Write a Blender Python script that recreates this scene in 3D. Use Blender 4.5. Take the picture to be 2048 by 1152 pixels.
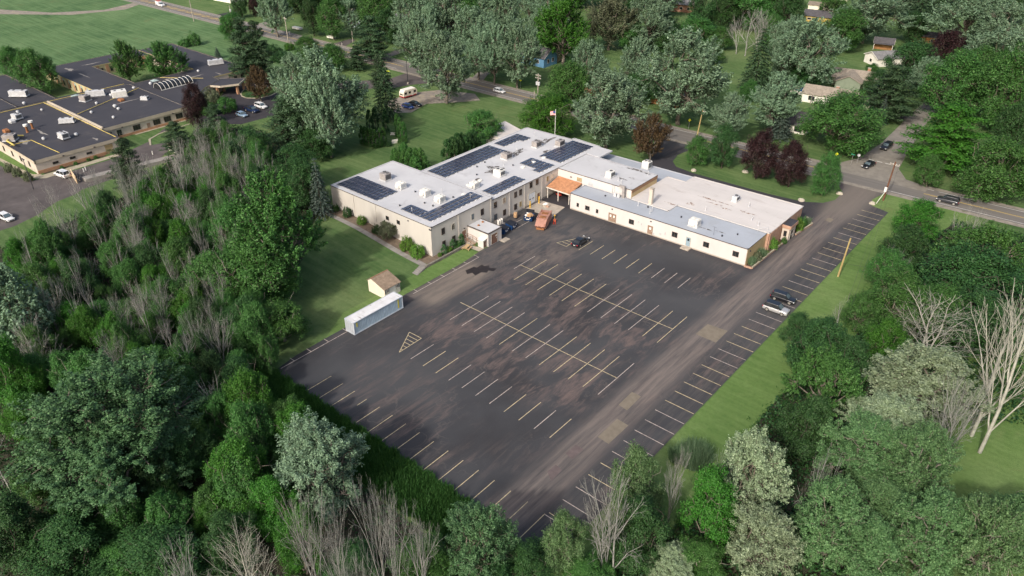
# Aerial view of a factory yard with car park, woods and a road: built object by object.
import bpy, math, random
import numpy as np
from mathutils import Vector, Matrix
from mathutils.geometry import delaunay_2d_cdt

for o in list(bpy.data.objects):
    bpy.data.objects.remove(o)
SC = bpy.context.scene
COL = SC.collection
R = math.radians

# ------------------------------------------------------------------ camera, sky, sun, exposure
CAM_H = 78.86
cd = bpy.data.cameras.new('camera')
cam = bpy.data.objects.new('camera', cd)
COL.objects.link(cam)
cd.sensor_width = 36.0
cd.lens = 36.0 * 1513.84 / 2048.0
cd.clip_start = 1.0
cd.clip_end = 4000.0
cam.location = (0, 0, CAM_H)
cam.rotation_euler = (R(90 - 31.786), 0, 0.70217)
SC.camera = cam

SUN_EL, SUN_AZ = 37.0, 172.0          # elevation; compass angle of the sun from +y towards +x
w = bpy.data.worlds.new('World')
SC.world = w
w.use_nodes = True
nt = w.node_tree
bg = nt.nodes['Background']
sky = nt.nodes.new('ShaderNodeTexSky')
sky.sky_type = 'NISHITA'
sky.sun_disc = False
sky.sun_elevation = R(SUN_EL)
sky.sun_rotation = R(SUN_AZ)
sky.air_density = 1.0
sky.dust_density = 5.0
nt.links.new(sky.outputs[0], bg.inputs[0])
bg.inputs[1].default_value = 0.15
sd = bpy.data.lights.new('sun', 'SUN')
sd.energy = 2.4
sd.angle = R(2.2)
sd.color = (1.0, 0.96, 0.905)
sun = bpy.data.objects.new('sun', sd)
COL.objects.link(sun)
az, el = R(SUN_AZ), R(SUN_EL)
sdir = Vector((-math.sin(az) * math.cos(el), -math.cos(az) * math.cos(el), -math.sin(el)))
sun.rotation_euler = sdir.to_track_quat('-Z', 'Y').to_euler()
sun.location = (0, 0, 150)
SC.view_settings.view_transform = 'Standard'
SC.view_settings.look = 'None'
SC.view_settings.exposure = 0.37
SC.view_settings.gamma = 1.0
SC.view_settings.use_curve_mapping = False
SC.render.engine = 'CYCLES'
cy = SC.cycles
cy.max_bounces = 5
cy.diffuse_bounces = 3
cy.glossy_bounces = 2
cy.transmission_bounces = 3
cy.transparent_max_bounces = 4
cy.use_denoising = True
cy.caustics_reflective = False
cy.caustics_refractive = False

# ------------------------------------------------------------------ materials
MATS = {}


def new_mat(name):
    m = bpy.data.materials.new(name)
    m.use_nodes = True
    MATS[name] = m
    return m, m.node_tree, m.node_tree.nodes['Principled BSDF']


def N(nt, typ, **kw):
    n = nt.nodes.new(typ)
    for k, v in kw.items():
        if k == 'op':
            n.operation = v
        else:
            n.inputs[k].default_value = v
    return n


def noise(nt, co, scale, detail=4, rough=0.55, dist=0.0):
    n = nt.nodes.new('ShaderNodeTexNoise')
    n.inputs['Scale'].default_value = scale
    n.inputs['Detail'].default_value = detail
    n.inputs['Roughness'].default_value = rough
    n.inputs['Distortion'].default_value = dist
    if co is not None:
        nt.links.new(co, n.inputs['Vector'])
    return n.outputs['Fac']


def ramp(nt, fac, stops):
    r = nt.nodes.new('ShaderNodeValToRGB')
    e = r.color_ramp.elements
    while len(e) < len(stops):
        e.new(0.5)
    for i, (p, c) in enumerate(stops):
        e[i].position = p
        e[i].color = (c[0], c[1], c[2], 1) if not isinstance(c, (int, float)) else (c, c, c, 1)
    nt.links.new(fac, r.inputs[0])
    return r.outputs[0]


def mix(nt, fac, a, b, mode='MIX'):
    m = nt.nodes.new('ShaderNodeMix')
    m.data_type = 'RGBA'
    m.blend_type = mode
    for s, v in ((0, fac), (6, a), (7, b)):
        if isinstance(v, (int, float)):
            m.inputs[s].default_value = v
        elif isinstance(v, tuple):
            m.inputs[s].default_value = (v[0], v[1], v[2], 1)
        else:
            nt.links.new(v, m.inputs[s])
    return m.outputs[2]


def mathn(nt, op, a, b=None, c=None):
    m = nt.nodes.new('ShaderNodeMath')
    m.operation = op
    for i, v in enumerate((a, b, c)):
        if v is None:
            continue
        if isinstance(v, (int, float)):
            m.inputs[i].default_value = v
        else:
            nt.links.new(v, m.inputs[i])
    return m.outputs[0]


def pos(nt, scale=(1, 1, 1), rot=0.0):
    g = nt.nodes.new('ShaderNodeNewGeometry')
    mp = nt.nodes.new('ShaderNodeMapping')
    mp.inputs['Scale'].default_value = scale
    mp.inputs['Rotation'].default_value = (0, 0, rot)
    nt.links.new(g.outputs['Position'], mp.inputs['Vector'])
    return mp.outputs['Vector']


def band(nt, v, lo, hi, soft):
    """1 between lo and hi with soft edges"""
    a = nt.nodes.new('ShaderNodeMapRange')
    a.interpolation_type = 'SMOOTHSTEP'
    nt.links.new(v, a.inputs[0])
    a.inputs[1].default_value = lo - soft
    a.inputs[2].default_value = lo + soft
    b = nt.nodes.new('ShaderNodeMapRange')
    b.interpolation_type = 'SMOOTHSTEP'
    nt.links.new(v, b.inputs[0])
    b.inputs[1].default_value = hi + soft
    b.inputs[2].default_value = hi - soft
    return mathn(nt, 'MULTIPLY', a.outputs[0], b.outputs[0])


def bump(nt, bsdf, h, strength=0.3, dist=0.05):
    b = nt.nodes.new('ShaderNodeBump')
    b.inputs['Strength'].default_value = strength
    b.inputs['Distance'].default_value = dist
    nt.links.new(h, b.inputs['Height'])
    nt.links.new(b.outputs[0], bsdf.inputs['Normal'])


def plain(name, col, rough=0.7, var=0.12, scale=1.5, metal=0.0, spec=0.3, bmp=0.0, vmix=None):
    """a surface with slight wear: two noises shift its own colour"""
    m, nt, b = new_mat(name)
    p = pos(nt)
    f = noise(nt, p, scale, 6, 0.6)
    dk = tuple(c * (1 - var * 1.6) for c in col)
    lt = tuple(min(1, c * (1 + var)) for c in col)
    c = ramp(nt, f, [(0.28, dk), (0.72, lt)])
    if vmix:
        f2 = noise(nt, p, vmix[1], 5, 0.65)
        k = ramp(nt, f2, [(vmix[2], 0.0), (vmix[2] + 0.12, 1.0)])
        c = mix(nt, k, c, vmix[0])
    nt.links.new(c, b.inputs['Base Color'])
    b.inputs['Roughness'].default_value = rough
    b.inputs['Metallic'].default_value = metal
    b.inputs['Specular IOR Level'].default_value = spec
    if bmp:
        bump(nt, b, noise(nt, p, scale * 8, 3), bmp, 0.03)
    return m


def leaf_mat(name, dark, light, trans=0.22, rough=0.5, spec=0.25, hue=0.25):
    m, nt, b = new_mat(name)
    a = nt.nodes.new('ShaderNodeAttribute')
    a.attribute_name = 'tint'
    oi = nt.nodes.new('ShaderNodeObjectInfo')
    c = ramp(nt, a.outputs['Fac'], [(0.0, dark), (0.7, tuple((x + y) / 2 for x, y in zip(dark, light))), (1.0, light)])
    hs = nt.nodes.new('ShaderNodeHueSaturation')
    hs.inputs['Hue'].default_value = 0.5
    nt.links.new(mathn(nt, 'MULTIPLY_ADD', oi.outputs['Random'], hue, 1 - hue * 0.5), hs.inputs['Value'])
    nt.links.new(mathn(nt, 'MULTIPLY_ADD', oi.outputs['Random'], 0.02, 0.49), hs.inputs['Hue'])
    nt.links.new(c, hs.inputs['Color'])
    nt.links.new(hs.outputs[0], b.inputs['Base Color'])
    b.inputs['Roughness'].default_value = rough
    b.inputs['Specular IOR Level'].default_value = spec
    t = nt.nodes.new('ShaderNodeBsdfTranslucent')
    nt.links.new(mix(nt, 1.0, hs.outputs[0], (0.9, 1.0, 0.5), 'MULTIPLY'), t.inputs[0])
    s = nt.nodes.new('ShaderNodeMixShader')
    s.inputs[0].default_value = trans
    nt.links.new(b.outputs[0], s.inputs[1])
    nt.links.new(t.outputs[0], s.inputs[2])
    nt.links.new(s.outputs[0], nt.nodes['Material Output'].inputs[0])
    return m


# leaves (base colours of the foliage itself)
leaf_mat('leaf_silver', (0.112, 0.188, 0.104), (0.285, 0.405, 0.265), 0.2)
leaf_mat('leaf_green', (0.033, 0.105, 0.022), (0.125, 0.280, 0.068), 0.25)
leaf_mat('leaf_dark', (0.020, 0.064, 0.018), (0.078, 0.165, 0.048), 0.18)
leaf_mat('leaf_bright', (0.034, 0.130, 0.014), (0.105, 0.270, 0.040), 0.3)
leaf_mat('leaf_shrub', (0.075, 0.170, 0.022), (0.20, 0.36, 0.060), 0.25)
leaf_mat('leaf_white', (0.13, 0.185, 0.09), (0.40, 0.48, 0.31), 0.15)
leaf_mat('leaf_blue', (0.034, 0.092, 0.032), (0.150, 0.270, 0.115), 0.15)
leaf_mat('leaf_light', (0.062, 0.140, 0.046), (0.215, 0.345, 0.145), 0.26)
leaf_mat('leaf_copper', (0.022, 0.010, 0.011), (0.065, 0.028, 0.026), 0.15)
leaf_mat('leaf_bronze', (0.06, 0.035, 0.018), (0.13, 0.09, 0.04), 0.2)
leaf_mat('leaf_olive', (0.08, 0.105, 0.055), (0.24, 0.25, 0.15), 0.2)
leaf_mat('leaf_yellow', (0.09, 0.12, 0.03), (0.22, 0.24, 0.06), 0.2)
leaf_mat('needle_dark', (0.022, 0.054, 0.022), (0.082, 0.135, 0.058), 0.08)
leaf_mat('needle_blue', (0.04, 0.065, 0.05), (0.11, 0.14, 0.11), 0.05)
leaf_mat('leaf_under', (0.015, 0.052, 0.016), (0.065, 0.140, 0.040), 0.2)
leaf_mat('blade_tall', (0.03, 0.095, 0.022), (0.09, 0.19, 0.05), 0.4)
leaf_mat('blade_reed', (0.11, 0.18, 0.10), (0.24, 0.34, 0.20), 0.4)
plain('bark', (0.17, 0.145, 0.115), 0.9, 0.3, 3, bmp=0.4)
plain('bark_dark', (0.07, 0.058, 0.045), 0.9, 0.3, 3, bmp=0.4)
plain('bark_mid', (0.235, 0.215, 0.17), 0.9, 0.3, 2)
plain('bark_bare', (0.29, 0.285, 0.255), 0.9, 0.28, 1.2)
plain('bark_pale', (0.37, 0.36, 0.30), 0.9, 0.2, 1.2)


def lawn_mat(name, cols, streak=0.0, rotz=0.0):
    m, nt, b = new_mat(name)
    p = pos(nt)
    f = noise(nt, p, 0.045, 6, 0.62, 0.6)
    c = ramp(nt, f, [(0.30, cols[0]), (0.5, cols[1]), (0.70, cols[2])])
    f2 = noise(nt, p, 1.4, 6, 0.72)
    c = mix(nt, ramp(nt, f2, [(0.35, 0.0), (0.75, 0.55)]), c, tuple(x * 0.62 for x in cols[0]))
    f4 = noise(nt, p, 0.22, 7, 0.7, 0.5)
    c = mix(nt, ramp(nt, f4, [(0.52, 0.0), (0.72, 0.6)]), c, cols[2])
    f5 = noise(nt, p, 0.11, 5, 0.6, 0.8)
    c = mix(nt, ramp(nt, f5, [(0.60, 0.0), (0.74, 0.45)]), c, (0.150, 0.135, 0.062))
    if streak:
        ps = pos(nt, (0.05, 0.9, 1), rotz)
        f3 = noise(nt, ps, 1.0, 3, 0.5)
        c = mix(nt, ramp(nt, f3, [(0.42, 0.0), (0.62, streak)]), c, tuple(x * 1.35 for x in cols[2]))
    nt.links.new(c, b.inputs['Base Color'])
    b.inputs['Roughness'].default_value = 0.95
    b.inputs['Specular IOR Level'].default_value = 0.1
    bump(nt, b, noise(nt, p, 9, 4, 0.7), 0.9, 0.12)
    return m


lawn_mat('lawn', ((0.053, 0.108, 0.034), (0.090, 0.152, 0.050), (0.150, 0.198, 0.080)), 0.22, 0.05)
lawn_mat('lawn_fresh', ((0.086, 0.155, 0.040), (0.125, 0.205, 0.058), (0.175, 0.245, 0.088)), 0.15, 1.57)
lawn_mat('field', ((0.055, 0.112, 0.046), (0.090, 0.162, 0.064), (0.140, 0.215, 0.095)), 0.3, 0.12)
lawn_mat('dark_lawn', ((0.038, 0.070, 0.022), (0.052, 0.09, 0.028), (0.075, 0.11, 0.036)))  # a darker grass green, for the round entrance bed

# woodland floor: litter, soil and low green
m, nt, b = new_mat('forest_floor')
p = pos(nt)
f = noise(nt, p, 0.35, 7, 0.7)
c = ramp(nt, f, [(0.3, (0.03, 0.024, 0.017)), (0.5, (0.045, 0.042, 0.022)), (0.68, (0.035, 0.06, 0.018))])
nt.links.new(c, b.inputs['Base Color'])
b.inputs['Roughness'].default_value = 0.95
bump(nt, b, noise(nt, p, 3, 5, 0.7), 1.0, 0.3)

# car park: patched seal coat, brown silt streaked along the bays, a worn dirt aisle
m, nt, b = new_mat('asphalt_lot')
p = pos(nt)
sx = nt.nodes.new('ShaderNodeSeparateXYZ')
nt.links.new(p, sx.inputs[0])
fine = noise(nt, p, 6.0, 5, 0.75)
base = ramp(nt, noise(nt, p, 0.055, 4, 0.5, 0.4), [(0.34, (0.031, 0.030, 0.032)), (0.5, (0.046, 0.046, 0.049)), (0.64, (0.060, 0.060, 0.062))])
ps = pos(nt, (0.55, 0.075, 1))
st = noise(nt, ps, 1.0, 8, 0.68, 0.5)
zone = noise(nt, p, 0.06, 3, 0.5)
brk = ramp(nt, noise(nt, pos(nt, (2.0, 0.30, 1)), 1.0, 6, 0.7, 0.4), [(0.36, 0.25), (0.60, 1.0)])
k = mathn(nt, 'MULTIPLY', ramp(nt, st, [(0.50, 0.0), (0.62, 0.85)]), ramp(nt, zone, [(0.42, 0.0), (0.56, 1.0)]))
base = mix(nt, mathn(nt, 'MULTIPLY', k, brk), base, (0.130, 0.098, 0.087))
# silt in the two double rows of bays
xm = sx.outputs[0]
ym = sx.outputs[1]
rows = mathn(nt, 'ADD', band(nt, ym, 91, 103, 3.5), band(nt, ym, 73, 86, 3.5))
rows = mathn(nt, 'MULTIPLY', rows, band(nt, xm, -88, -50, 5))
ps2 = pos(nt, (0.36, 0.12, 1))
k = mathn(nt, 'MULTIPLY', rows, ramp(nt, noise(nt, ps2, 1.0, 9, 0.72, 0.8), [(0.48, 0.0), (0.60, 0.85)]))
base = mix(nt, mathn(nt, 'MULTIPLY', k, brk), base, (0.160, 0.115, 0.100))
# worn aisle beside the right-hand bays
ps3 = pos(nt, (1.1, 0.07, 1))
ais = mathn(nt, 'MULTIPLY', band(nt, xm, -48.2, -42.6, 1.6), ramp(nt, noise(nt, ps3, 1.0, 8, 0.7, 0.3), [(0.33, 0.15), (0.62, 1.0)]))
base = mix(nt, mathn(nt, 'MULTIPLY', ais, 0.85), base, (0.205, 0.168, 0.145))
edge = mathn(nt, 'MULTIPLY', band(nt, xm, -41.6, -36, 0.8), ramp(nt, noise(nt, ps3, 0.8, 7, 0.75), [(0.45, 0.0), (0.65, 0.5)]))
base = mix(nt, edge, base, (0.115, 0.100, 0.088))
# pale old surface in front of the annexe and along the yard door
old = mathn(nt, 'MULTIPLY', band(nt, xm, -96, -89, 1.5), band(nt, ym, 82, 100, 2.5))
old = mathn(nt, 'MULTIPLY', old, ramp(nt, noise(nt, ps, 1.5, 6, 0.6), [(0.3, 0.35), (0.6, 0.95)]))
base = mix(nt, old, base, (0.195, 0.160, 0.130))
yard = mathn(nt, 'MULTIPLY', band(nt, xm, -97, -80, 4), band(nt, ym, 103, 128, 5))
yard = mathn(nt, 'MULTIPLY', yard, ramp(nt, noise(nt, ps2, 1.2, 8, 0.7, 0.6), [(0.42, 0.0), (0.66, 0.8)]))
base = mix(nt, yard, base, (0.165, 0.135, 0.115))
# fresh sealed drive round the end of the building
drv = mathn(nt, 'MULTIPLY', band(nt, ym, 133, 176, 1.5), band(nt, xm, -120, -48.6, 0.8))
base = mix(nt, mathn(nt, 'MULTIPLY', drv, 0.85), base, (0.036, 0.033, 0.038))
apron = mathn(nt, 'MULTIPLY', band(nt, ym, 170, 200, 6), band(nt, xm, -49.5, -41, 2))
base = mix(nt, mathn(nt, 'MULTIPLY', apron, 0.8), base, (0.17, 0.145, 0.122))
# lighter scuffs and crack lines
v = nt.nodes.new('ShaderNodeTexVoronoi')
v.feature = 'DISTANCE_TO_EDGE'
v.inputs['Scale'].default_value = 0.16
wp = nt.nodes.new('ShaderNodeMixRGB')
wp.inputs[0].default_value = 0.35
nn = nt.nodes.new('ShaderNodeTexNoise')
nn.inputs['Scale'].default_value = 0.5
nt.links.new(p, nn.inputs['Vector'])
nt.links.new(p, wp.inputs[1])
va = nt.nodes.new('ShaderNodeVectorMath')
va.operation = 'MULTIPLY_ADD'
nt.links.new(nn.outputs['Color'], va.inputs[0])
va.inputs[1].default_value = (5, 5, 0)
nt.links.new(p, va.inputs[2])
nt.links.new(va.outputs[0], v.inputs['Vector'])
crack = mathn(nt, 'MULTIPLY', ramp(nt, v.outputs['Distance'], [(0.0, 1.0), (0.018, 0.0)]), ramp(nt, zone, [(0.45, 0.0), (0.6, 0.45)]))
base = mix(nt, crack, base, (0.14, 0.115, 0.10))
base = mix(nt, ramp(nt, fine, [(0.35, 0.0), (0.8, 0.28)]), base, (0.088, 0.086, 0.086))
nt.links.new(base, b.inputs['Base Color'])
b.inputs['Roughness'].default_value = 0.8
b.inputs['Specular IOR Level'].default_value = 0.3
bump(nt, b, fine, 0.25, 0.02)

# public road: worn grey lanes
m, nt, b = new_mat('asphalt_road')
p = pos(nt)
ps = pos(nt, (0.06, 0.9, 1))
c = ramp(nt, noise(nt, ps, 1.0, 6, 0.6), [(0.3, (0.120, 0.110, 0.098)), (0.55, (0.150, 0.137, 0.122)), (0.75, (0.185, 0.170, 0.15))])
c = mix(nt, ramp(nt, noise(nt, p, 3, 5, 0.7), [(0.4, 0.0), (0.8, 0.3)]), c, (0.17, 0.155, 0.14))
nt.links.new(c, b.inputs['Base Color'])
b.inputs['Roughness'].default_value = 0.9
plain('road_shoulder', (0.26, 0.23, 0.19), 0.95, 0.18, 0.8, vmix=((0.10, 0.11, 0.06), 0.5, 0.58))
plain('side_street', (0.22, 0.20, 0.17), 0.95, 0.14, 0.6)
plain('asphalt_drive', (0.098, 0.084, 0.080), 0.9, 0.22, 0.25)
plain('asphalt_dark', (0.042, 0.038, 0.042), 0.9, 0.2, 0.3)
plain('gravel', (0.26, 0.225, 0.185), 0.95, 0.22, 0.7, vmix=((0.33, 0.28, 0.2), 0.25, 0.52))
plain('patch_tan', (0.195, 0.165, 0.125), 0.95, 0.12, 0.9)
plain('patch_pink', (0.135, 0.105, 0.10), 0.95, 0.16, 0.9)
plain('puddle_stain', (0.026, 0.020, 0.018), 0.45, 0.2, 0.8)
plain('concrete', (0.40, 0.345, 0.28), 0.9, 0.15, 0.9)
plain('concrete_grey', (0.26, 0.24, 0.215), 0.9, 0.2, 0.8)
plain('curb', (0.36, 0.32, 0.235), 0.9, 0.15, 0.8)
plain('mulch', (0.075, 0.05, 0.036), 0.95, 0.3, 2.0)
plain('bed_soil', (0.165, 0.125, 0.09), 0.95, 0.25, 1.2)
plain('line_yellow', (0.54, 0.445, 0.27), 0.8, 0.3, 2.2, vmix=((0.22, 0.18, 0.14), 1.3, 0.60))
plain('line_white', (0.47, 0.40, 0.35), 0.8, 0.3, 2.2, vmix=((0.20, 0.165, 0.15), 1.3, 0.58))
plain('road_white', (0.62, 0.60, 0.56), 0.8, 0.15, 1.2)
plain('road_yellow', (0.60, 0.42, 0.10), 0.8, 0.15, 1.2)
plain('stone_wall', (0.20, 0.18, 0.15), 0.95, 0.25, 1.5, bmp=0.3)

# white membrane roofs with dirt
def roof_mat(name, col, dirt, amount, sc=0.12, stretch=(1, 1, 1)):
    m, nt, b = new_mat(name)
    p = pos(nt, stretch)
    c = ramp(nt, noise(nt, p, sc, 7, 0.6), [(0.32, tuple(x * 0.86 for x in col)), (0.65, col)])
    k = ramp(nt, noise(nt, p, sc * 2.3, 9, 0.7, 0.6), [(0.56, 0.0), (0.74, amount)])
    c = mix(nt, k, c, dirt)
    # welded seams of the sheet
    g = nt.nodes.new('ShaderNodeNewGeometry')
    s = nt.nodes.new('ShaderNodeSeparateXYZ')
    nt.links.new(g.outputs['Position'], s.inputs[0])
    fr = mathn(nt, 'FRACT', mathn(nt, 'MULTIPLY', s.outputs[0], 0.33))
    seam = band(nt, fr, 0.49, 0.51, 0.006)
    c = mix(nt, mathn(nt, 'MULTIPLY', seam, 0.16), c, tuple(x * 0.5 for x in col))
    nt.links.new(c, b.inputs['Base Color'])
    b.inputs['Roughness'].default_value = 0.7
    b.inputs['Specular IOR Level'].default_value = 0.3
    return m


roof_mat('roof_grey_white', (0.535, 0.53, 0.53), (0.25, 0.235, 0.225), 0.55)
roof_mat('roof_blue_grey', (0.385, 0.41, 0.445), (0.28, 0.275, 0.275), 0.5)
roof_mat('roof_white', (0.60, 0.56, 0.525), (0.33, 0.275, 0.23), 0.75, 0.14, (0.45, 1.2, 1))
roof_mat('roof_black', (0.050, 0.048, 0.055), (0.12, 0.105, 0.095), 0.45, 0.09)
plain('roof_stain', (0.10, 0.088, 0.080), 0.8, 0.35, 1.0, vmix=((0.46, 0.45, 0.44), 1.5, 0.48))
plain('roof_rust', (0.21, 0.125, 0.085), 0.9, 0.35, 1.5, vmix=((0.60, 0.55, 0.50), 1.7, 0.44))


def siding_mat(name, col, freq=1.6, depth=0.25):
    m, nt, b = new_mat(name)
    g = nt.nodes.new('ShaderNodeNewGeometry')
    s = nt.nodes.new('ShaderNodeSeparateXYZ')
    nt.links.new(g.outputs['Position'], s.inputs[0])
    u = mathn(nt, 'ADD', s.outputs[0], s.outputs[1])
    fr = mathn(nt, 'FRACT', mathn(nt, 'MULTIPLY', u, freq))
    rib = band(nt, fr, 0.40, 0.60, 0.08)
    p = pos(nt, (1, 1, 0.25))
    c = ramp(nt, noise(nt, p, 0.35, 6, 0.6), [(0.3, tuple(x * 0.88 for x in col)), (0.7, col)])
    nt.links.new(c, b.inputs['Base Color'])
    b.inputs['Roughness'].default_value = 0.6
    b.inputs['Specular IOR Level'].default_value = 0.3
    bump(nt, b, rib, depth, 0.04)
    return m


siding_mat('siding_cream', (0.585, 0.545, 0.485), 1.6)
siding_mat('wall_white', (0.625, 0.58, 0.545), 0.28, 0.12)
plain('wall_tan', (0.50, 0.37, 0.20), 0.8, 0.12, 0.6)
plain('fascia_brown', (0.28, 0.16, 0.09), 0.8, 0.15, 0.6)
plain('trim_dark', (0.085, 0.07, 0.06), 0.6, 0.15, 1)
plain('trim_light', (0.62, 0.57, 0.50), 0.7, 0.1, 1)
plain('frame_brown', (0.10, 0.07, 0.055), 0.6, 0.15, 2)
plain('frame_light', (0.50, 0.46, 0.38), 0.6, 0.1, 2)
plain('door_brown', (0.21, 0.115, 0.08), 0.6, 0.15, 1)
plain('door_tan', (0.30, 0.205, 0.145), 0.6, 0.12, 1)
plain('door_blue', (0.25, 0.33, 0.38), 0.6, 0.1, 1)
plain('door_white', (0.66, 0.69, 0.72), 0.6, 0.08, 1)
plain('board_tan', (0.36, 0.27, 0.14), 0.8, 0.15, 1)
plain('metal_white', (0.70, 0.68, 0.62), 0.5, 0.12, 1.2)
plain('metal_grey', (0.33, 0.30, 0.28), 0.5, 0.2, 1.2)
plain('metal_light', (0.52, 0.52, 0.52), 0.45, 0.15, 1.2)
plain('metal_dark', (0.05, 0.05, 0.055), 0.5, 0.15, 1.2)
plain('galvanised', (0.42, 0.42, 0.41), 0.4, 0.15, 1.5, 0.5)
plain('rust', (0.30, 0.13, 0.055), 0.85, 0.3, 1.5)
plain('salmon_steel', (0.40, 0.205, 0.15), 0.6, 0.16, 0.9, vmix=((0.27, 0.105, 0.06), 0.7, 0.60))
plain('blue_steel', (0.012, 0.045, 0.13), 0.45, 0.2, 1.2)
plain('lid_black', (0.02, 0.022, 0.03), 0.5, 0.2, 1.2)
plain('cardboard', (0.48, 0.30, 0.16), 0.9, 0.15, 1.5)
plain('paper_white', (0.78, 0.74, 0.68), 0.8, 0.1, 2)
plain('wood_new', (0.52, 0.36, 0.19), 0.8, 0.2, 2)
plain('wood_pole', (0.17, 0.075, 0.04), 0.9, 0.2, 2)
plain('wood_yellow', (0.40, 0.30, 0.13), 0.9, 0.15, 1.5)
plain('wood_grey', (0.34, 0.30, 0.25), 0.9, 0.2, 1.5)
plain('yellow_paint', (0.70, 0.42, 0.05), 0.6, 0.12, 2)
plain('red_paint', (0.45, 0.05, 0.03), 0.6, 0.12, 2)
plain('orange_paint', (0.42, 0.10, 0.05), 0.6, 0.12, 2)
plain('brick', (0.36, 0.19, 0.125), 0.9, 0.2, 2)
plain('brick_light', (0.44, 0.27, 0.19), 0.9, 0.15, 1.2)
plain('brick_band', (0.46, 0.255, 0.145), 0.9, 0.12, 1.2)
plain('block_cream', (0.55, 0.475, 0.395), 0.85, 0.1, 0.8)
plain('block_yellow', (0.52, 0.46, 0.27), 0.85, 0.12, 0.8)
plain('fascia_cream', (0.50, 0.43, 0.33), 0.8, 0.1, 0.6)
plain('coping_yellow', (0.50, 0.42, 0.22), 0.7, 0.15, 0.8)
plain('gas_yellow', (0.62, 0.48, 0.13), 0.6, 0.15, 1)
plain('roof_seafoam', (0.32, 0.40, 0.38), 0.7, 0.12, 0.8)
plain('canopy_shingle', (0.46, 0.225, 0.115), 0.9, 0.2, 1.4)
plain('shingle_brown', (0.27, 0.20, 0.14), 0.9, 0.22, 1.5)
plain('shingle_tan', (0.30, 0.255, 0.20), 0.9, 0.2, 1.2)
plain('shingle_grey', (0.085, 0.08, 0.085), 0.9, 0.2, 1.2)
plain('shingle_slate', (0.20, 0.195, 0.19), 0.9, 0.2, 1.2)
plain('vinyl_white', (0.74, 0.70, 0.62), 0.7, 0.06, 1)
plain('vinyl_cream', (0.74, 0.67, 0.54), 0.7, 0.06, 1)
plain('vinyl_pale_blue', (0.50, 0.60, 0.60), 0.7, 0.08, 1)
plain('vinyl_blue', (0.12, 0.26, 0.40), 0.7, 0.08, 1)
plain('vinyl_green', (0.20, 0.235, 0.17), 0.7, 0.08, 1)
plain('vinyl_yellow', (0.48, 0.33, 0.08), 0.7, 0.08, 1)
plain('log_brown', (0.30, 0.15, 0.06), 0.8, 0.2, 1)
plain('pool_water', (0.015, 0.10, 0.24), 0.1, 0.1, 0.8, spec=0.5)
plain('rock', (0.42, 0.38, 0.30), 0.9, 0.2, 2)
plain('box_blue', (0.38, 0.475, 0.545), 0.55, 0.12, 0.7)
plain('box_pale', (0.50, 0.53, 0.56), 0.55, 0.1, 0.7)
plain('box_yellow', (0.68, 0.58, 0.05), 0.6, 0.1, 1.5)
plain('rubber', (0.02, 0.02, 0.022), 0.8, 0.2, 3)
plain('alloy', (0.55, 0.52, 0.46), 0.35, 0.1, 3, 0.6)
plain('lamp_red', (0.35, 0.02, 0.03), 0.3, 0.1, 3)
plain('lamp_clear', (0.75, 0.75, 0.72), 0.2, 0.05, 3)
plain('sign_yellow', (0.65, 0.68, 0.03), 0.5, 0.05, 2)
plain('sign_green', (0.03, 0.24, 0.14), 0.5, 0.05, 2)
plain('flag_red', (0.50, 0.09, 0.09), 0.8, 0.1, 2)
plain('flag_white', (0.70, 0.66, 0.64), 0.8, 0.05, 2)
plain('flag_blue', (0.05, 0.07, 0.20), 0.8, 0.05, 2)
plain('cable', (0.05, 0.05, 0.05), 0.7, 0.1, 2)
plain('panel_frame', (0.28, 0.29, 0.33), 0.4, 0.1, 2, 0.3)
plain('ballast', (0.66, 0.66, 0.66), 0.8, 0.1, 2)


def paint(name, col, metal=0.3, rough=0.28):
    m, nt, b = new_mat(name)
    p = pos(nt)
    c = ramp(nt, noise(nt, p, 2.5, 4), [(0.3, tuple(x * 0.85 for x in col)), (0.7, col)])
    nt.links.new(c, b.inputs['Base Color'])
    b.inputs['Metallic'].default_value = metal
    b.inputs['Roughness'].default_value = rough
    b.inputs['Coat Weight'].default_value = 0.5
    return m


paint('paint_black', (0.012, 0.013, 0.017), 0.0)
paint('paint_charcoal', (0.05, 0.052, 0.06), 0.3)
paint('paint_silver', (0.55, 0.54, 0.53), 0.35)
paint('paint_white', (0.75, 0.75, 0.74), 0.0)
paint('paint_blue', (0.02, 0.07, 0.30), 0.2)
paint('paint_navy', (0.012, 0.025, 0.075), 0.2)
paint('paint_sky', (0.28, 0.40, 0.52), 0.3)
m, nt, b = new_mat('glass_dark')
c = ramp(nt, noise(nt, pos(nt), 0.8, 4), [(0.3, (0.012, 0.014, 0.016)), (0.7, (0.035, 0.038, 0.04))])
nt.links.new(c, b.inputs['Base Color'])
b.inputs['Roughness'].default_value = 0.08
b.inputs['Specular IOR Level'].default_value = 0.6
m, nt, b = new_mat('glass_blue')
c = ramp(nt, noise(nt, pos(nt), 0.8, 4), [(0.3, (0.05, 0.075, 0.09)), (0.7, (0.12, 0.16, 0.18))])
nt.links.new(c, b.inputs['Base Color'])
b.inputs['Roughness'].default_value = 0.08
b.inputs['Specular IOR Level'].default_value = 0.7
# photovoltaic cells
m, nt, b = new_mat('solar_cell')
p = pos(nt)
c = ramp(nt, noise(nt, p, 0.5, 4), [(0.3, (0.020, 0.026, 0.055)), (0.7, (0.040, 0.048, 0.085))])
nt.links.new(c, b.inputs['Base Color'])
b.inputs['Roughness'].default_value = 0.22
b.inputs['Specular IOR Level'].default_value = 0.5


# ------------------------------------------------------------------ object helpers
def tag(o, label=None, cat=None, group=None, kind=None):
    if label:
        o['label'] = label
    if cat:
        o['category'] = cat
    if group:
        o['group'] = group
    if kind:
        o['kind'] = kind
    return o


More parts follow.
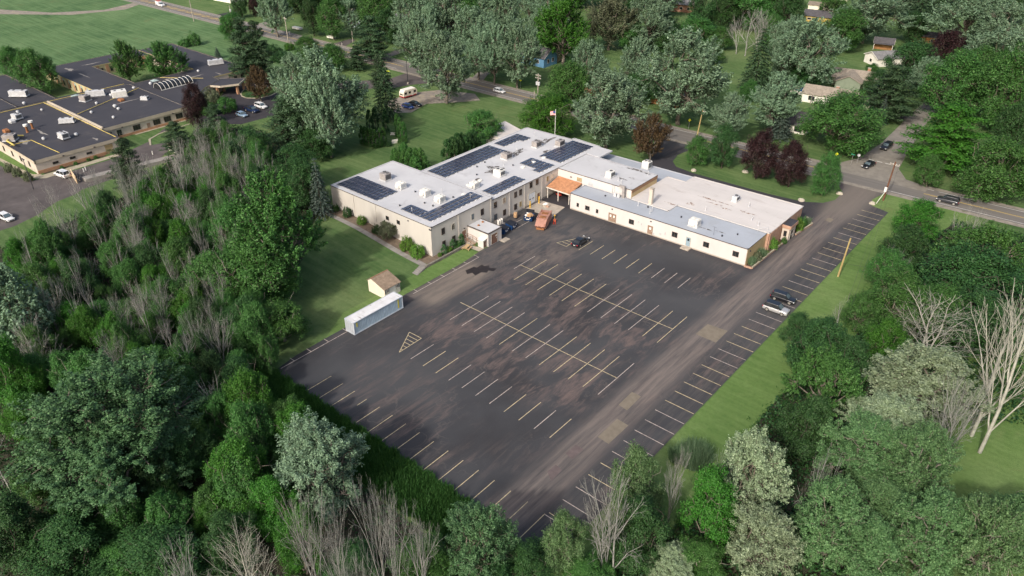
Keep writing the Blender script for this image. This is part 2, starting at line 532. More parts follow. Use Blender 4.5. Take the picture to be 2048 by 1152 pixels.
def empty(name, loc, rz=0.0, label=None, cat=None, group=None):
    o = bpy.data.objects.new(name, None)
    o.empty_display_size = 0.5
    COL.objects.link(o)
    o.location = loc
    o.rotation_euler = (0, 0, rz)
    return tag(o, label, cat, group)


class MB:
    """collects boxes, prisms, tubes and quads, then links them as ONE mesh object"""

    def __init__(s):
        s.v = []
        s.f = []
        s.mi = []
        s.cur = 0

    def add(s, vs, fs):
        o = len(s.v)
        s.v += [tuple(v) for v in vs]
        s.f += [tuple(i + o for i in f) for f in fs]
        s.mi += [s.cur] * len(fs)
        return s

    def box(s, x0, x1, y0, y1, z0, z1):
        return s.add([(x0, y0, z0), (x1, y0, z0), (x1, y1, z0), (x0, y1, z0), (x0, y0, z1), (x1, y0, z1), (x1, y1, z1), (x0, y1, z1)],
                     [(3, 2, 1, 0), (4, 5, 6, 7), (0, 1, 5, 4), (1, 2, 6, 5), (2, 3, 7, 6), (3, 0, 4, 7)])

    def boxc(s, c, d):
        return s.box(c[0] - d[0] / 2, c[0] + d[0] / 2, c[1] - d[1] / 2, c[1] + d[1] / 2, c[2] - d[2] / 2, c[2] + d[2] / 2)

    def bevbox(s, x0, x1, y0, y1, z0, z1, b):
        """box with chamfered vertical and top edges"""
        P = [(x0 + b, y0), (x1 - b, y0), (x1, y0 + b), (x1, y1 - b), (x1 - b, y1), (x0 + b, y1), (x0, y1 - b), (x0, y0 + b)]
        Q = [(min(max(x, x0 + b), x1 - b), min(max(y, y0 + b), y1 - b)) for x, y in P]
        vs = [(x, y, z0) for x, y in P] + [(x, y, z1 - b) for x, y in P] + [(x, y, z1) for x, y in Q]
        fs = [tuple(range(7, -1, -1))]
        for i in range(8):
            j = (i + 1) % 8
            fs.append((i, j, 8 + j, 8 + i))
            fs.append((8 + i, 8 + j, 16 + j, 16 + i))
        fs.append(tuple(range(16, 24)))
        return s.add(vs, fs)

    def quad(s, a, b, c, d):
        return s.add([a, b, c, d], [(0, 1, 2, 3)])

    def poly(s, pts, z):
        """flat polygon, any shape, facing up"""
        n = len(pts)
        vs, _, tr = delaunay_2d_cdt([Vector((x, y)) for x, y in pts], [(i, (i + 1) % n) for i in range(n)], [], 1, 1e-5)[:3]
        fs = []
        for t in tr:
            a, b, c = t
            A, B, C = vs[a], vs[b], vs[c]
            cr = (B[0] - A[0]) * (C[1] - A[1]) - (B[1] - A[1]) * (C[0] - A[0])
            fs.append((a, b, c) if cr > 0 else (a, c, b))
        return s.add([(v[0], v[1], z) for v in vs], fs)

    def sides(s, pts, z0, z1):
        n = len(pts)
        ar = sum(pts[i][0] * pts[(i + 1) % n][1] - pts[(i + 1) % n][0] * pts[i][1] for i in range(n))
        if ar < 0:
            pts = pts[::-1]
        vs = [(x, y, z0) for x, y in pts] + [(x, y, z1) for x, y in pts]
        return s.add(vs, [(i, (i + 1) % n, n + (i + 1) % n, n + i) for i in range(n)])

    def prism(s, pts, z0, z1):
        return s.sides(pts, z0, z1).poly(pts, z1)

    def tube(s, p0, p1, r0, r1=None, n=8, caps=True):
        r1 = r0 if r1 is None else r1
        p0, p1 = Vector(p0), Vector(p1)
        d = (p1 - p0).normalized()
        a = d.orthogonal().normalized()
        b = d.cross(a)
        vs, fs = [], []
        for P, r in ((p0, r0), (p1, r1)):
            for i in range(n):
                t = 2 * math.pi * i / n
                vs.append(P + a * (r * math.cos(t)) + b * (r * math.sin(t)))
        for i in range(n):
            j = (i + 1) % n
            fs.append((i, j, n + j, n + i))
        if caps:
            fs.append(tuple(range(n - 1, -1, -1)))
            fs.append(tuple(range(n, 2 * n)))
        return s.add(vs, fs)

    def path(s, pts, r, n=6):
        for a, b in zip(pts[:-1], pts[1:]):
            s.tube(a, b, r, r, n)
        return s

    def lathe(s, c, prof, n=12):
        """profile of (radius, z) turned about the vertical through c"""
        vs, fs = [], []
        for r, z in prof:
            for i in range(n):
                t = 2 * math.pi * i / n
                vs.append((c[0] + r * math.cos(t), c[1] + r * math.sin(t), c[2] + z))
        m = len(prof)
        for k in range(m - 1):
            for i in range(n):
                j = (i + 1) % n
                fs.append((k * n + i, k * n + j, (k + 1) * n + j, (k + 1) * n + i))
        fs.append(tuple(range((m - 1) * n, m * n)))
        return s.add(vs, fs)

    def mesh(s, name, mats):
        me = bpy.data.meshes.new(name)
        me.from_pydata(s.v, [], s.f)
        for m in (mats if isinstance(mats, (list, tuple)) else [mats]):
            me.materials.append(MATS[m])
        if any(s.mi):
            me.polygons.foreach_set('material_index', s.mi)
        me.update()
        return me

    def build(s, name, mats, parent=None, smooth=False):
        o = link(name, s.mesh(name, mats), parent)
        if smooth:
            o.data.polygons.foreach_set('use_smooth', [True] * len(o.data.polygons))
        return o


def origin_of(parent):
    """where a part must sit so that a mesh in world coordinates lands in place (unrotated parents only)"""
    v = Vector((0, 0, 0))
    while parent is not None:
        v -= parent.location
        parent = parent.parent
    return v


def link(name, me, parent=None, loc=None, rz=None):
    o = bpy.data.objects.new(name, me)
    COL.objects.link(o)
    if parent is not None:
        o.parent = parent
    if loc is not None:
        o.location = loc
    if rz is not None:
        o.rotation_euler = (0, 0, rz)
    return o


def wpart(mb, name, mats, parent, smooth=False):
    """mesh written in world coordinates, made a part of an unrotated thing"""
    o = mb.build(name, mats, parent, smooth)
    o.location = origin_of(parent)
    return o


def copy_tree(o, parent=None):
    c = o.copy()
    COL.objects.link(c)
    if parent is not None:
        c.parent = parent
    for ch in list(o.children):
        copy_tree(ch, c)
    return c


def sstep(a, b, x):
    t = min(1, max(0, (x - a) / (b - a)))
    return t * t * (3 - 2 * t)


def ground_h(x, y):
    """the lawn climbs along the long wall of the factory's near wing"""
    return 1.45 * sstep(-104, -128, x) * sstep(62, 88, y) * (1 - sstep(120, 150, y)) * sstep(-182, -150, x)


# ------------------------------------------------------------------ ground, road, car park
def structure(o):
    o['kind'] = 'structure'
    return o


def sheet(name, pts, z, mat, parent=None):
    o = MB().poly(pts, z).build(name, mat, parent)
    if parent is None:
        structure(o)
    return o


gx = [-2500, -1200, -600, -380, -260] + [x for x in np.arange(-216, -92, 4)] + [-60, 0, 100, 400, 1200, 2500]
gy = [-900, -300, -60, 20, 44] + [y for y in np.arange(56, 160, 4)] + [200, 300, 500, 900, 1800, 3000]
gv = [(x, y, ground_h(x, y)) for y in gy for x in gx]
nx = len(gx)
gf = [(j * nx + i, j * nx + i + 1, (j + 1) * nx + i + 1, (j + 1) * nx + i) for j in range(len(gy) - 1) for i in range(nx - 1)]
structure(MB().add(gv, gf).build('ground', 'lawn', smooth=True))


def draped(name, pts, dz, mat, cell=2.0):
    """a sheet that follows the slope of the lawn"""
    import bmesh
    bm = bmesh.new()
    mb = MB().poly(pts, 0)
    vs = [bm.verts.new(v) for v in mb.v]
    for f in mb.f:
        bm.faces.new([vs[i] for i in f])
    xs = [p[0] for p in pts]
    ys = [p[1] for p in pts]
    for lo, hi, ax in ((min(xs), max(xs), 0), (min(ys), max(ys), 1)):
        t = math.ceil(lo / cell) * cell
        while t < hi:
            co, no = ((t, 0, 0), (1, 0, 0)) if ax == 0 else ((0, t, 0), (0, 1, 0))
            bmesh.ops.bisect_plane(bm, geom=bm.verts[:] + bm.edges[:] + bm.faces[:], plane_co=co, plane_no=no)
            t += cell
    for v in bm.verts:
        v.co.z = ground_h(v.co.x, v.co.y) + dz
    me = bpy.data.meshes.new(name)
    bm.to_mesh(me)
    bm.free()
    me.materials.append(MATS[mat])
    me.polygons.foreach_set('use_smooth', [True] * len(me.polygons))
    return structure(link(name, me))


sheet('field', [(-2400, -800), (-305, -800), (-303, 70), (-302, 146), (-262, 150), (-243, 160), (-240, 184), (-330, 184), (-700, 178), (-2400, 160)], 0.03, 'field')
sheet('dirt_track', [(-470, 112), (-428, 128), (-400, 150), (-392, 172), (-398, 182), (-404, 182), (-399, 165), (-412, 146), (-436, 134), (-474, 119)], 0.036, 'gravel')
# woodland floors either side of the car park
WOODS_L = [(-176.3, 37.8), (-178.2, 51.1), (-182.6, 68.5), (-193.6, 84.9), (-215.0, 107.7), (-196.6, 116.4), (-170.8, 113.5), (-139.7, 94.6), (-122.7, 77.6), (-112.0, 60.5), (-100.7, 54.6), (-97, 50), (-92, 44), (-46, 43.5), (-35, 42), (-20, 40), (-10, 20), (-60, -20), (-160, -40), (-260, 0)]
draped('woodland_floor', WOODS_L, 0.05, 'forest_floor', 6.0)
WOODS_R = [(-27.5, 62), (-28, 88), (-28, 100), (-25, 118), (-24, 140), (-27, 160), (-23, 184), (-8, 186), (0, 184), (30, 180), (40, 140), (10, 122), (-4, 112), (-8, 100), (-10, 88), (-4, 76), (6, 70), (6, 36), (-34, 40), (-33, 50)]
sheet('woodland_floor', WOODS_R, 0.012, 'forest_floor')
sheet('verge', [(-36.2, 48), (-26, 62), (-26.5, 100), (-24, 120), (-23, 140), (-26.5, 160), (-22, 184), (-20, 191.4), (-41, 191), (-41.6, 185), (-40.5, 181.5), (-36.2, 180.3)], 0.008, 'lawn_fresh')
sheet('lawn', [(-12, 97), (-12, 126), (-2, 150), (80, 170), (80, 90), (4, 84)], 0.016, 'lawn_fresh')
sheet('verge', [(-100.7, 70), (-96.6, 62.5), (-96.6, 98.5), (-97.1, 103.4), (-100.7, 103.4)], 0.008, 'lawn_fresh')

LOT = [(-95.6, 51.3), (-36.4, 50.9), (-36.3, 180.3), (-40.5, 181.5), (-41.6, 185), (-40.3, 192.2), (-53.4, 192.0), (-48.6, 184.6), (-48.4, 179), (-50, 175.6), (-54, 173), (-62.5, 171.9), (-83.2, 171.4), (-88.5, 172.4), (-91, 175), (-92.3, 180), (-91.6, 185.5), (-90, 190.4), (-104, 190.0), (-101, 183), (-97, 172), (-92, 165), (-84, 161), (-84, 150), (-103.2, 141), (-103.2, 111.2), (-97.1, 111.2), (-97.1, 104), (-96.5, 98), (-96.6, 62.3), (-96.4, 56)]
lot = sheet('parking_lot', LOT, 0.016, 'asphalt_lot')

LW = 0.115


def line_mesh(length, mat):
    return MB().box(-LW / 2, LW / 2, -length / 2, length / 2, 0, 0.004).mesh('parking_line', mat)


LM = {}


def pline(x, y, length, rz=0.0, mat='line_yellow'):
    k = (round(length, 2), mat)
    if k not in LM:
        LM[k] = line_mesh(length, mat)
    return link('parking_line', LM[k], lot, (x, y, 0.0165), rz)


SP = 3.017
rnd = random.Random(4)
tone = lambda: 'line_yellow' if rnd.random() < 0.55 else 'line_white'
for k in range(9):
    pline(-81.28 + k * SP, 120.82, 5.13, 0, tone())
for k in range(12):                                   # upper double row
    x = -83.9 + k * SP
    if x < -50:
        pline(x, 105.1, 10.7, 0, tone())
pline(-86.75, 106.6, 6.9, 0, 'line_white')
pline(-68.8, 105.2, 36.2, R(90), 'line_yellow')
for k in range(12):                                   # lower double row
    x = -83.75 + k * SP
    if x < -50:
        pline(x, 86.6, 10.75, 0, tone())
pline(-68.4, 86.75, 36.0, R(90), 'line_yellow')
for k in range(11):                                   # single row below it
    pline(-80.53 + k * SP, 71.0, 5.5, 0, tone())
for k in range(15):                                   # row along the lower edge
    x = -87.18 + k * SP
    if k == 3:
        pline(x, 55.4, 2.0, 0, 'line_yellow')
    else:
        pline(x, 53.9, 5.12, 0, 'line_yellow')
pline(-41.87, 53.7, 5.2, 0, 'line_yellow')
for k in range(41):                                   # row along the right-hand verge
    y = 177.5 - k * SP
    pline(-39.02, y, 5.1, R(90), tone())
pline(-40.5, 56.2, 2.8, R(90), 'line_white')
pline(-95.3, 63.0, 21.5, 0, 'line_white')             # parallel bays along the left edge
pline(-95.55, 92.6, 19.2, 0, 'line_white')
for y in (55.0, 58.5, 62.3, 66.5, 70.8, 84.2, 88.0, 91.6, 95.1, 98.5):
    pline(-96.0, y, 1.2, R(90), 'line_white')
pline(-96.3, 102.1, 1.4, R(90), 'line_white')
pline(-100.0, 119.9, 4.0, 0, 'line_white')
pline(-98.0, 119.6, 5.0, 0, 'line_white')


def hatch(pts, n, apex):
    """striped no-parking triangle"""
    h = empty('hatched_zone', (pts[0][0], pts[0][1], 0.0))
    h.parent = lot
    mb = MB()

    def bar(a, b):
        a, b = Vector((a[0], a[1])), Vector((b[0], b[1]))
        d = (b - a).normalized()
        q = Vector((-d.y, d.x)) * (LW / 2)
        mb.add([(a.x - q.x, a.y - q.y, 0), (b.x - q.x, b.y - q.y, 0), (b.x + q.x, b.y + q.y, 0), (a.x + q.x, a.y + q.y, 0)], [(0, 1, 2, 3)])
        mb_z = mb.build('parking_line', 'line_yellow', h)
        mb_z.location = origin_of(h) + Vector((0, 0, 0.0205))
        mb.v.clear(); mb.f.clear(); mb.mi.clear()
    m_ = len(pts)
    for i in range(m_):
        bar(pts[i], pts[(i + 1) % m_])
    A, B, C_ = (Vector((p_[0], p_[1])) for p_ in apex)
    for k in range(1, n):
        t = k / n
        bar(A.lerp(B, t), A.lerp(C_, t))


hatch([(-83.43, 68.24), (-86.56, 73.6), (-83.53, 73.68)], 6, [(-83.43, 68.24), (-86.56, 73.6), (-83.53, 73.68)])
hatch([(-86.87, 117.84), (-84.2, 117.8), (-84.2, 123.3)], 5, [(-84.2, 123.3), (-86.87, 117.84), (-84.2, 117.84)])
for nm, q, mt in (('tarmac_patch', [(-46.74, 106.48), (-46.62, 110.74), (-42.81, 111.09), (-42.76, 106.44)], 'patch_tan'),
                  ('tarmac_patch', [(-46.63, 81.24), (-46.72, 85.32), (-45.0, 85.26), (-44.87, 80.98)], 'patch_tan'),
                  ('tarmac_patch', [(-44.95, 73.05), (-45.0, 78.33), (-42.83, 78.18), (-42.85, 72.86)], 'patch_tan'),
                  ('tarmac_patch', [(-46.56, 67.14), (-46.49, 69.55), (-45.05, 69.57), (-45.13, 66.82)], 'patch_pink'),
                  ('tarmac_patch', [(-46.36, 62.6), (-46.25, 64.42), (-44.93, 64.16), (-44.85, 61.5)], 'patch_pink'),
                  ('tarmac_patch', [(-46.17, 166.68), (-46.03, 168.49), (-44.79, 168.28), (-44.81, 166.17)], 'patch_tan'),
                  ('puddle_stain', [(-93.9, 96.2), (-93.6, 98.4), (-92.9, 98.6), (-93.0, 100.2), (-92.1, 100.0), (-91.6, 101.0), (-91.0, 100.2), (-89.5, 101.0), (-89.3, 99.7), (-90.3, 99.2), (-89.9, 98.4), (-90.9, 97.7), (-91.0, 96.0), (-92.2, 96.4), (-92.6, 95.3)], 'puddle_stain')):
    MB().poly(q, 0.0185).build(nm, mt, lot)
MB().poly([(-102.9, 126.6), (-95.2, 126.6), (-96.2, 133.3), (-102.9, 132.6)], 0.021).build('concrete_apron', 'concrete', lot)
MB().poly([(-103.1, 133.0), (-95.0, 133.2), (-95.0, 139.4), (-103.1, 139.4)], 0.0195).build('tarmac_patch', 'asphalt_dark', lot)


# ---- the main road
RP = [(-900, 176), (-700, 181.5), (-520, 186), (-340, 189.3), (-260, 190.6), (-200, 191.4), (-150, 192.5), (-100, 194.1), (-60, 195.7), (-12, 197.6), (60, 201), (200, 208), (500, 224)]


def road_y(x):
    for (x0, y0), (x1, y1) in zip(RP[:-1], RP[1:]):
        if x <= x1:
            t = (x - x0) / (x1 - x0)
            return y0 + (y1 - y0) * t
    return RP[-1][1]


def ribbon(x0, x1, off0, off1, z, step=12.0):
    mb = MB()
    n = max(1, int(abs(x1 - x0) / step))
    xs = [x0 + (x1 - x0) * i / n for i in range(n + 1)]
    vs = [(x, road_y(x) + off0, z) for x in xs] + [(x, road_y(x) + off1, z) for x in xs]
    mb.add(vs, [(i, i + 1, n + 2 + i, n + 1 + i) for i in range(n)])
    return mb


structure(ribbon(-900, 500, -6.0, 5.6, 0.040).build('road_shoulder', 'road_shoulder'))
road = structure(ribbon(-900, 500, -4.3, 4.1, 0.046).build('road', 'asphalt_road'))


def marking(x0, x1, off, wd, mat, name):
    o = ribbon(x0, x1, off - wd / 2, off + wd / 2, 0.051).build(name, mat, road)
    return o


for x0, x1 in ((-900, -500), (-500, -306), (-306, -215), (-200, -108), (-92, -54), (-41, 200)):
    marking(x0, x1, -3.55, 0.16, 'road_white', 'edge_line')
for x0, x1 in ((-900, -330), (-330, -205), (-205, -56), (-40, -36), (-34.6, -31.5), (-30.5, 200)):
    marking(x0, x1, 3.45, 0.16, 'road_white', 'edge_line')
for x0, x1 in ((-900, -330), (-330, -215), (-200, -110), (-92, -60), (-33, 200)):
    for d in (-0.17, 0.17):
        marking(x0, x1, d, 0.13, 'road_yellow', 'centre_line')
x = -560
while x < -330:                                       # chevrons of the painted median
    o = MB().add([(x, road_y(x) - 1.2, 0), (x + 0.7, road_y(x) - 1.2, 0), (x + 3.2, road_y(x) + 1.2, 0), (x + 2.5, road_y(x) + 1.2, 0)], [(0, 1, 2, 3)]).build('chevron_stripe', 'road_yellow', road)
    o.location.z = 0.051
    x += 7
for d in (-1.3, 1.3):
    marking(-600, -330, d, 0.14, 'road_yellow', 'centre_line')

sheet('side_street', [(-62, 199.4), (-56, 203.5), (-53.2, 210), (-52.3, 225), (-53, 247), (-54, 275), (-58, 330), (-50, 330), (-48, 275), (-47.5, 255), (-45.8, 237), (-44.3, 222), (-42.6, 209), (-39, 203), (-33, 201.6), (-33, 198), (-62, 197)], 0.055, 'side_street')
for k in range(4):
    MB().box(-51 + k * 2.2, -49.6 + k * 2.2, 210.6, 210.9, 0.056, 0.060).build('stop_line', 'road_white', road)
# house driveways across the road
for q, mt in (([(-316.2, 194.9), (-319.4, 206.7), (-317.8, 209.4), (-308.1, 198.0), (-307.4, 191.1)], 'side_street'),
              ([(-262.1, 194.0), (-263.0, 205.2), (-259.8, 205.7), (-254.9, 195.9)], 'asphalt_drive'),
              ([(-233.4, 195.0), (-234.7, 204.8), (-233.7, 210.7), (-230.7, 207.1), (-228.5, 195.3)], 'side_street'),
              ([(-184.2, 194.6), (-190.0, 206.3), (-192.4, 220.3), (-188.8, 219.6), (-183.6, 203.3), (-178.8, 194.5)], 'side_street'),
              ([(-56.0, 249.8), (-52.8, 261.8), (-50.5, 257.5), (-51.8, 248.1)], 'asphalt_drive'),
              ([(-79.6, 222.2), (-81.3, 237.7), (-77.1, 237.5), (-74.1, 220.1)], 'asphalt_drive'),
              ([(-347.5, 185.6), (-348.4, 204.7), (-344.6, 205.0), (-336.6, 186.8)], 'asphalt_dark')):
    sheet('driveway', q, 0.034, mt)
sheet('gravel_pad', [(-189, 163), (-188, 158), (-178, 153.5), (-174.5, 157), (-177, 166), (-171, 173), (-166, 180), (-172, 184), (-184, 180), (-188.5, 172)], 0.012, 'gravel')
sheet('access_road', [(-208, 186.4), (-207, 176), (-214, 168), (-226, 156), (-232, 148), (-240, 148.5), (-243, 145), (-226, 143.5), (-219, 147), (-208, 160), (-198, 171), (-195.5, 178), (-190, 186.6)], 0.014, 'asphalt_drive')
sheet('visitor_lot', [(-243, 145.3), (-226, 146), (-212, 140), (-205, 128), (-206, 116), (-214, 110), (-221, 110), (-224, 116), (-232, 124), (-241, 133)], 0.020, 'asphalt_dark')
sheet('service_yard', [(-227.0, 56.2), (-211.2, 56.6), (-209.8, 57.8), (-208.5, 66.1), (-208.5, 76.9), (-211.1, 84.2), (-213.7, 91.2), (-221.0, 99.7), (-205.3, 94.2), (-197.0, 83.8), (-195.3, 73.4), (-194.5, 63.4), (-192.9, 60.9), (-192.0, 56.0), (-188.0, 50.1), (-186.0, 44.5), (-186.3, 35.4), (-300, 20), (-300, 46)], 0.020, 'asphalt_drive')
sheet('pavement', [(-300, 50), (-236, 57.3), (-216.5, 57.5), (-215.5, 58.4), (-210.6, 58.6), (-208.8, 60.5), (-209.6, 81), (-211.4, 82), (-211.6, 60.8), (-217, 59.9), (-236, 59.4), (-300, 54)], 0.026, 'curb')
sheet('pavement', [(-223, 91), (-221.6, 91), (-221.8, 107.5), (-223.2, 108.5)], 0.024, 'curb')
structure(MB().prism([(-218.2, 106), (-217.4, 96), (-215.2, 91.5), (-210.5, 89.4), (-210.3, 89.8), (-214.8, 92), (-217, 96.2), (-217.8, 106)], 0, 0.14).build('kerb', 'curb'))

# round bed in front of the entrance, with its kerb
isl = [(-235.4, 135.86), (-232.41, 132.72), (-229.5, 131.4), (-226.57, 131.62), (-223.44, 133.73), (-222.6, 138.1), (-224.5, 142.8), (-229.7, 145.2), (-234, 141)]
structure(MB().prism(isl, 0, 0.15).build('kerb', 'curb'))
cx_ = sum(p[0] for p in isl) / len(isl)
cy_ = sum(p[1] for p in isl) / len(isl)
sheet('flower_bed', [(cx_ + (x - cx_) * 0.93, cy_ + (y - cy_) * 0.93) for x, y in isl], 0.156, 'dark_lawn')

# planting bed, path and steps beside the long wall
draped('flower_bed', [(-137, 93.4), (-103.0, 92.9), (-101.2, 93.0), (-101.1, 104), (-103.1, 104), (-103.2, 95.9), (-137, 95.9)], 0.03, 'bed_soil')
draped('garden_path', [(-139, 92.2), (-104, 91.6), (-101.0, 91.4), (-101.0, 92.7), (-104, 93.0), (-139, 93.4)], 0.05, 'concrete_grey')
st = empty('stone_steps', (-101.2, 90, 0), 0, 'grey stone steps leading down from the garden path onto the grass by the car park', 'steps')
for k in range(5):
    wpart(MB().bevbox(-102.0 + k * 0.12, -100.5 + k * 0.12, 90.6 - k * 0.55, 91.2 - k * 0.55, 0, 0.42 - k * 0.075, 0.02), 'step', 'concrete_grey', st)
rw = empty('retaining_wall', (-100.8, 96, 0), 0, 'low grey stone retaining wall in front of the shrubs at the corner of the near wing', 'wall')
yy = 91.4
rr = random.Random(9)
while yy < 103.6:
    L = rr.uniform(0.8, 1.4)
    for lv in range(2):
        if 0.62 - lv * 0.3 > 0:
            wpart(MB().bevbox(-101.05 + rr.uniform(-.03, .03), -100.65 + rr.uniform(-.03, .03), yy + 0.012 + lv * 0.3, yy + L - 0.012 + lv * 0.3, lv * 0.3, lv * 0.3 + 0.29, 0.03), 'stone', 'stone_wall', rw)
    yy += L
draped('flower_bed', [(-64, 171.9), (-58, 172.3), (-54.6, 173.6), (-55, 175), (-60, 174)], 0.014, 'lawn')


# ------------------------------------------------------------------ the factory
fac = empty('factory_building', (-100, 134, 0), 0, 'cream two storey factory with flat pale roofs and a long low white wing', 'building')


def wing(name, pts, h, wallmat, roofmat, trim='trim_dark', lip=0.10, over=0.12, parent=None):
    """walls, a flat roof sheet and a thin metal edge running round it"""
    parent = parent or fac
    w_ = wpart(MB().sides(pts, -0.3, h), 'wall', wallmat, parent)
    r_ = wpart(MB().poly(pts, h + 0.02), 'roof', roofmat, parent)
    n = len(pts)
    ar = sum(pts[i][0] * pts[(i + 1) % n][1] - pts[(i + 1) % n][0] * pts[i][1] for i in range(n))
    P = pts if ar > 0 else pts[::-1]
    mb = MB()
    for i in range(n):
        a, b = Vector(P[i]), Vector(P[(i + 1) % n])
        d = (b - a).normalized()
        o_ = Vector((d.y, -d.x))
        a2, b2 = a - d * 0.0, b + d * over
        q = [a2 - o_ * 0.22, b2 - o_ * 0.22, b2 + o_ * over, a2 + o_ * over]
        mb.add([(v.x, v.y, h - lip) for v in q] + [(v.x, v.y, h + 0.07) for v in q], [(3, 2, 1, 0), (0, 1, 5, 4), (1, 2, 6, 5), (2, 3, 7, 6), (3, 0, 4, 7)])
        mb.cur = 1
        mb.add([(v.x, v.y, h + 0.07) for v in q], [(0, 1, 2, 3)])
        mb.cur = 0
    wpart(mb, 'roof_edge', [trim, roofmat], r_)
    return w_, r_


A1W, A1R = wing('near', [(-135.9, 95.9), (-103.1, 95.9), (-103.1, 115.0), (-135.9, 115.0)], 7.0, 'siding_cream', 'roof_grey_white')
A2W, A2R = wing('rear', [(-127.3, 115.0), (-103.25, 115.0), (-103.25, 151.6), (-103.25, 157.7), (-112.1, 158.3), (-112.1, 157.2), (-127.0, 156.4)], 6.25, 'siding_cream', 'roof_grey_white')
wing('back', [(-139.0, 161.2), (-126.6, 157.2), (-126.6, 150.0), (-139, 150)], 4.0, 'wall_white', 'roof_white', 'trim_light')
BW, BR = wing('middle', [(-103.2, 139.45), (-82.4, 140.1), (-82.4, 151.4), (-103.2, 151.4)], 6.18, 'wall_white', 'roof_grey_white')
CW, CR = wing('low', [(-94.85, 133.5), (-50.95, 134.9), (-50.95, 144.0), (-72.4, 143.5), (-72.4, 139.6), (-82.0, 139.6), (-94.85, 139.2)], 4.05, 'wall_white', 'roof_blue_grey')
EW, ER = wing('hall', [(-82.2, 139.7), (-72.3, 139.72), (-72.3, 143.6), (-50.4, 144.1), (-50.2, 161.6), (-77.2, 160.6), (-77.2, 156.4), (-82.2, 156.4)], 4.15, 'brick_light', 'roof_white', 'trim_light')
DW, DR = wing('back', [(-103.0, 151.5), (-82.3, 151.5), (-82.3, 156.5), (-77.3, 156.5), (-77.3, 160.6), (-102.4, 159.8)], 3.95, 'wall_white', 'roof_blue_grey', 'trim_light')
# tan return wall with its brown fascia at the end of the middle wing
wpart(MB().box(-82.38, -82.30, 140.2, 151.3, 4.2, 5.35), 'wall', 'wall_tan', fac)
wpart(MB().box(-82.38, -82.22, 140.1, 151.4, 5.36, 6.06), 'fascia', 'fascia_brown', fac)
wpart(MB().box(-103.2, -99.4, 151.55, 151.65, 4, 6.0), 'wall', 'wall_tan', fac)
wpart(MB().box(-103.2, -99.2, 151.35, 157.3, 5.95, 6.33), 'roof', 'roof_grey_white', fac)
# the end of the low wing is tan, and its cream base course
wpart(MB().box(-50.93, -50.88, 135.0, 143.9, 0, 3.9), 'wall', 'wall_tan', fac)
for y0, y1 in ((144.3, 150.0), (155.0, 161.4)):
    wpart(MB().box(-50.32, -50.16, y0, y1, 0.0, 3.95), 'wall', 'brick_light', fac)
for px_ in (-135.8, -103.2):
    wpart(MB().box(px_ - 0.08, px_ + 0.08, 95.78, 95.88, 0, 6.9), 'corner_trim', 'trim_light', fac)
wpart(MB().box(-103.24, -103.12, 115.05, 139.3, 0, 0.35), 'base_course', 'concrete_grey', fac)
wpart(MB().add([(-94.8, 133.42, 0), (-50.9, 134.82, 0), (-50.9, 134.88, 0), (-94.8, 133.48, 0), (-94.8, 133.42, 0.25), (-50.9, 134.82, 0.25), (-50.9, 134.88, 0.25), (-94.8, 133.48, 0.25)], [(0, 1, 5, 4), (4, 5, 6, 7)]), 'base_course', 'concrete', fac)

FACE = {'-y': 0.0, '+x': R(90), '-x': R(-90), '+y': R(180)}
WM = {}


def window(parent, x, y, z, w_, h_, face, frame='frame_brown', pane='glass_dark', mull=0, name='window', rz=0.0):
    """frame of four bars with the pane set back inside it; the frame is the window, the pane its part"""
    k = (w_, h_, frame, mull)
    t = 0.07
    if k not in WM:
        mb = MB()
        mb.box(-w_ / 2, -w_ / 2 + t, -0.07, 0.01, -h_ / 2, h_ / 2).box(w_ / 2 - t, w_ / 2, -0.07, 0.01, -h_ / 2, h_ / 2)
        mb.box(-w_ / 2 + t, w_ / 2 - t, -0.07, 0.01, h_ / 2 - t, h_ / 2).box(-w_ / 2 + t, w_ / 2 - t, -0.09, 0.01, -h_ / 2, -h_ / 2 + t)
        for i in range(mull):
            u = -w_ / 2 + w_ * (i + 1) / (mull + 1)
            mb.box(u - 0.025, u + 0.025, -0.055, 0.005, -h_ / 2 + t, h_ / 2 - t)
        WM[k] = mb.mesh(name, frame)
    kp = (w_, h_, pane)
    if kp not in WM:
        WM[kp] = MB().box(-w_ / 2 + t, w_ / 2 - t, -0.03, 0.0, -h_ / 2 + t, h_ / 2 - t).mesh('pane', pane)
    f = link(name, WM[k], parent, Vector((x, y, z)) + origin_of(parent), FACE[face] + rz)
    link('pane', WM[kp], f)
    return f


def door(parent, x, y, z0, w_, h_, face, mat, leaves=1, glass=None, rz=0.0, frame='frame_light'):
    t = 0.08
    mb = MB()
    mb.box(-w_ / 2 - t, -w_ / 2, -0.08, 0.01, 0, h_ + t).box(w_ / 2, w_ / 2 + t, -0.08, 0.01, 0, h_ + t).box(-w_ / 2, w_ / 2, -0.08, 0.01, h_, h_ + t)
    f = link('door_frame', mb.mesh('door_frame', frame), parent, Vector((x, y, z0)) + origin_of(parent), FACE[face] + rz)
    lw = w_ / leaves
    for i in range(leaves):
        c = -w_ / 2 + lw * (i + 0.5)
        mb = MB()
        mb.box(c - lw / 2 + 0.012, c + lw / 2 - 0.012, -0.045, 0.0, 0.02, h_ - 0.01)
        d = mb.build('door', mat, f)
        mb2 = MB().box(c + lw * 0.34, c + lw * 0.39, -0.10, -0.045, h_ * 0.42, h_ * 0.54)
        mb2.build('handle', 'metal_light', f)
        if glass:
            MB().box(c - lw * 0.22, c + lw * 0.22, -0.052, -0.046, h_ * 0.60, h_ * 0.86).build('door_pane', glass, f)
    return f


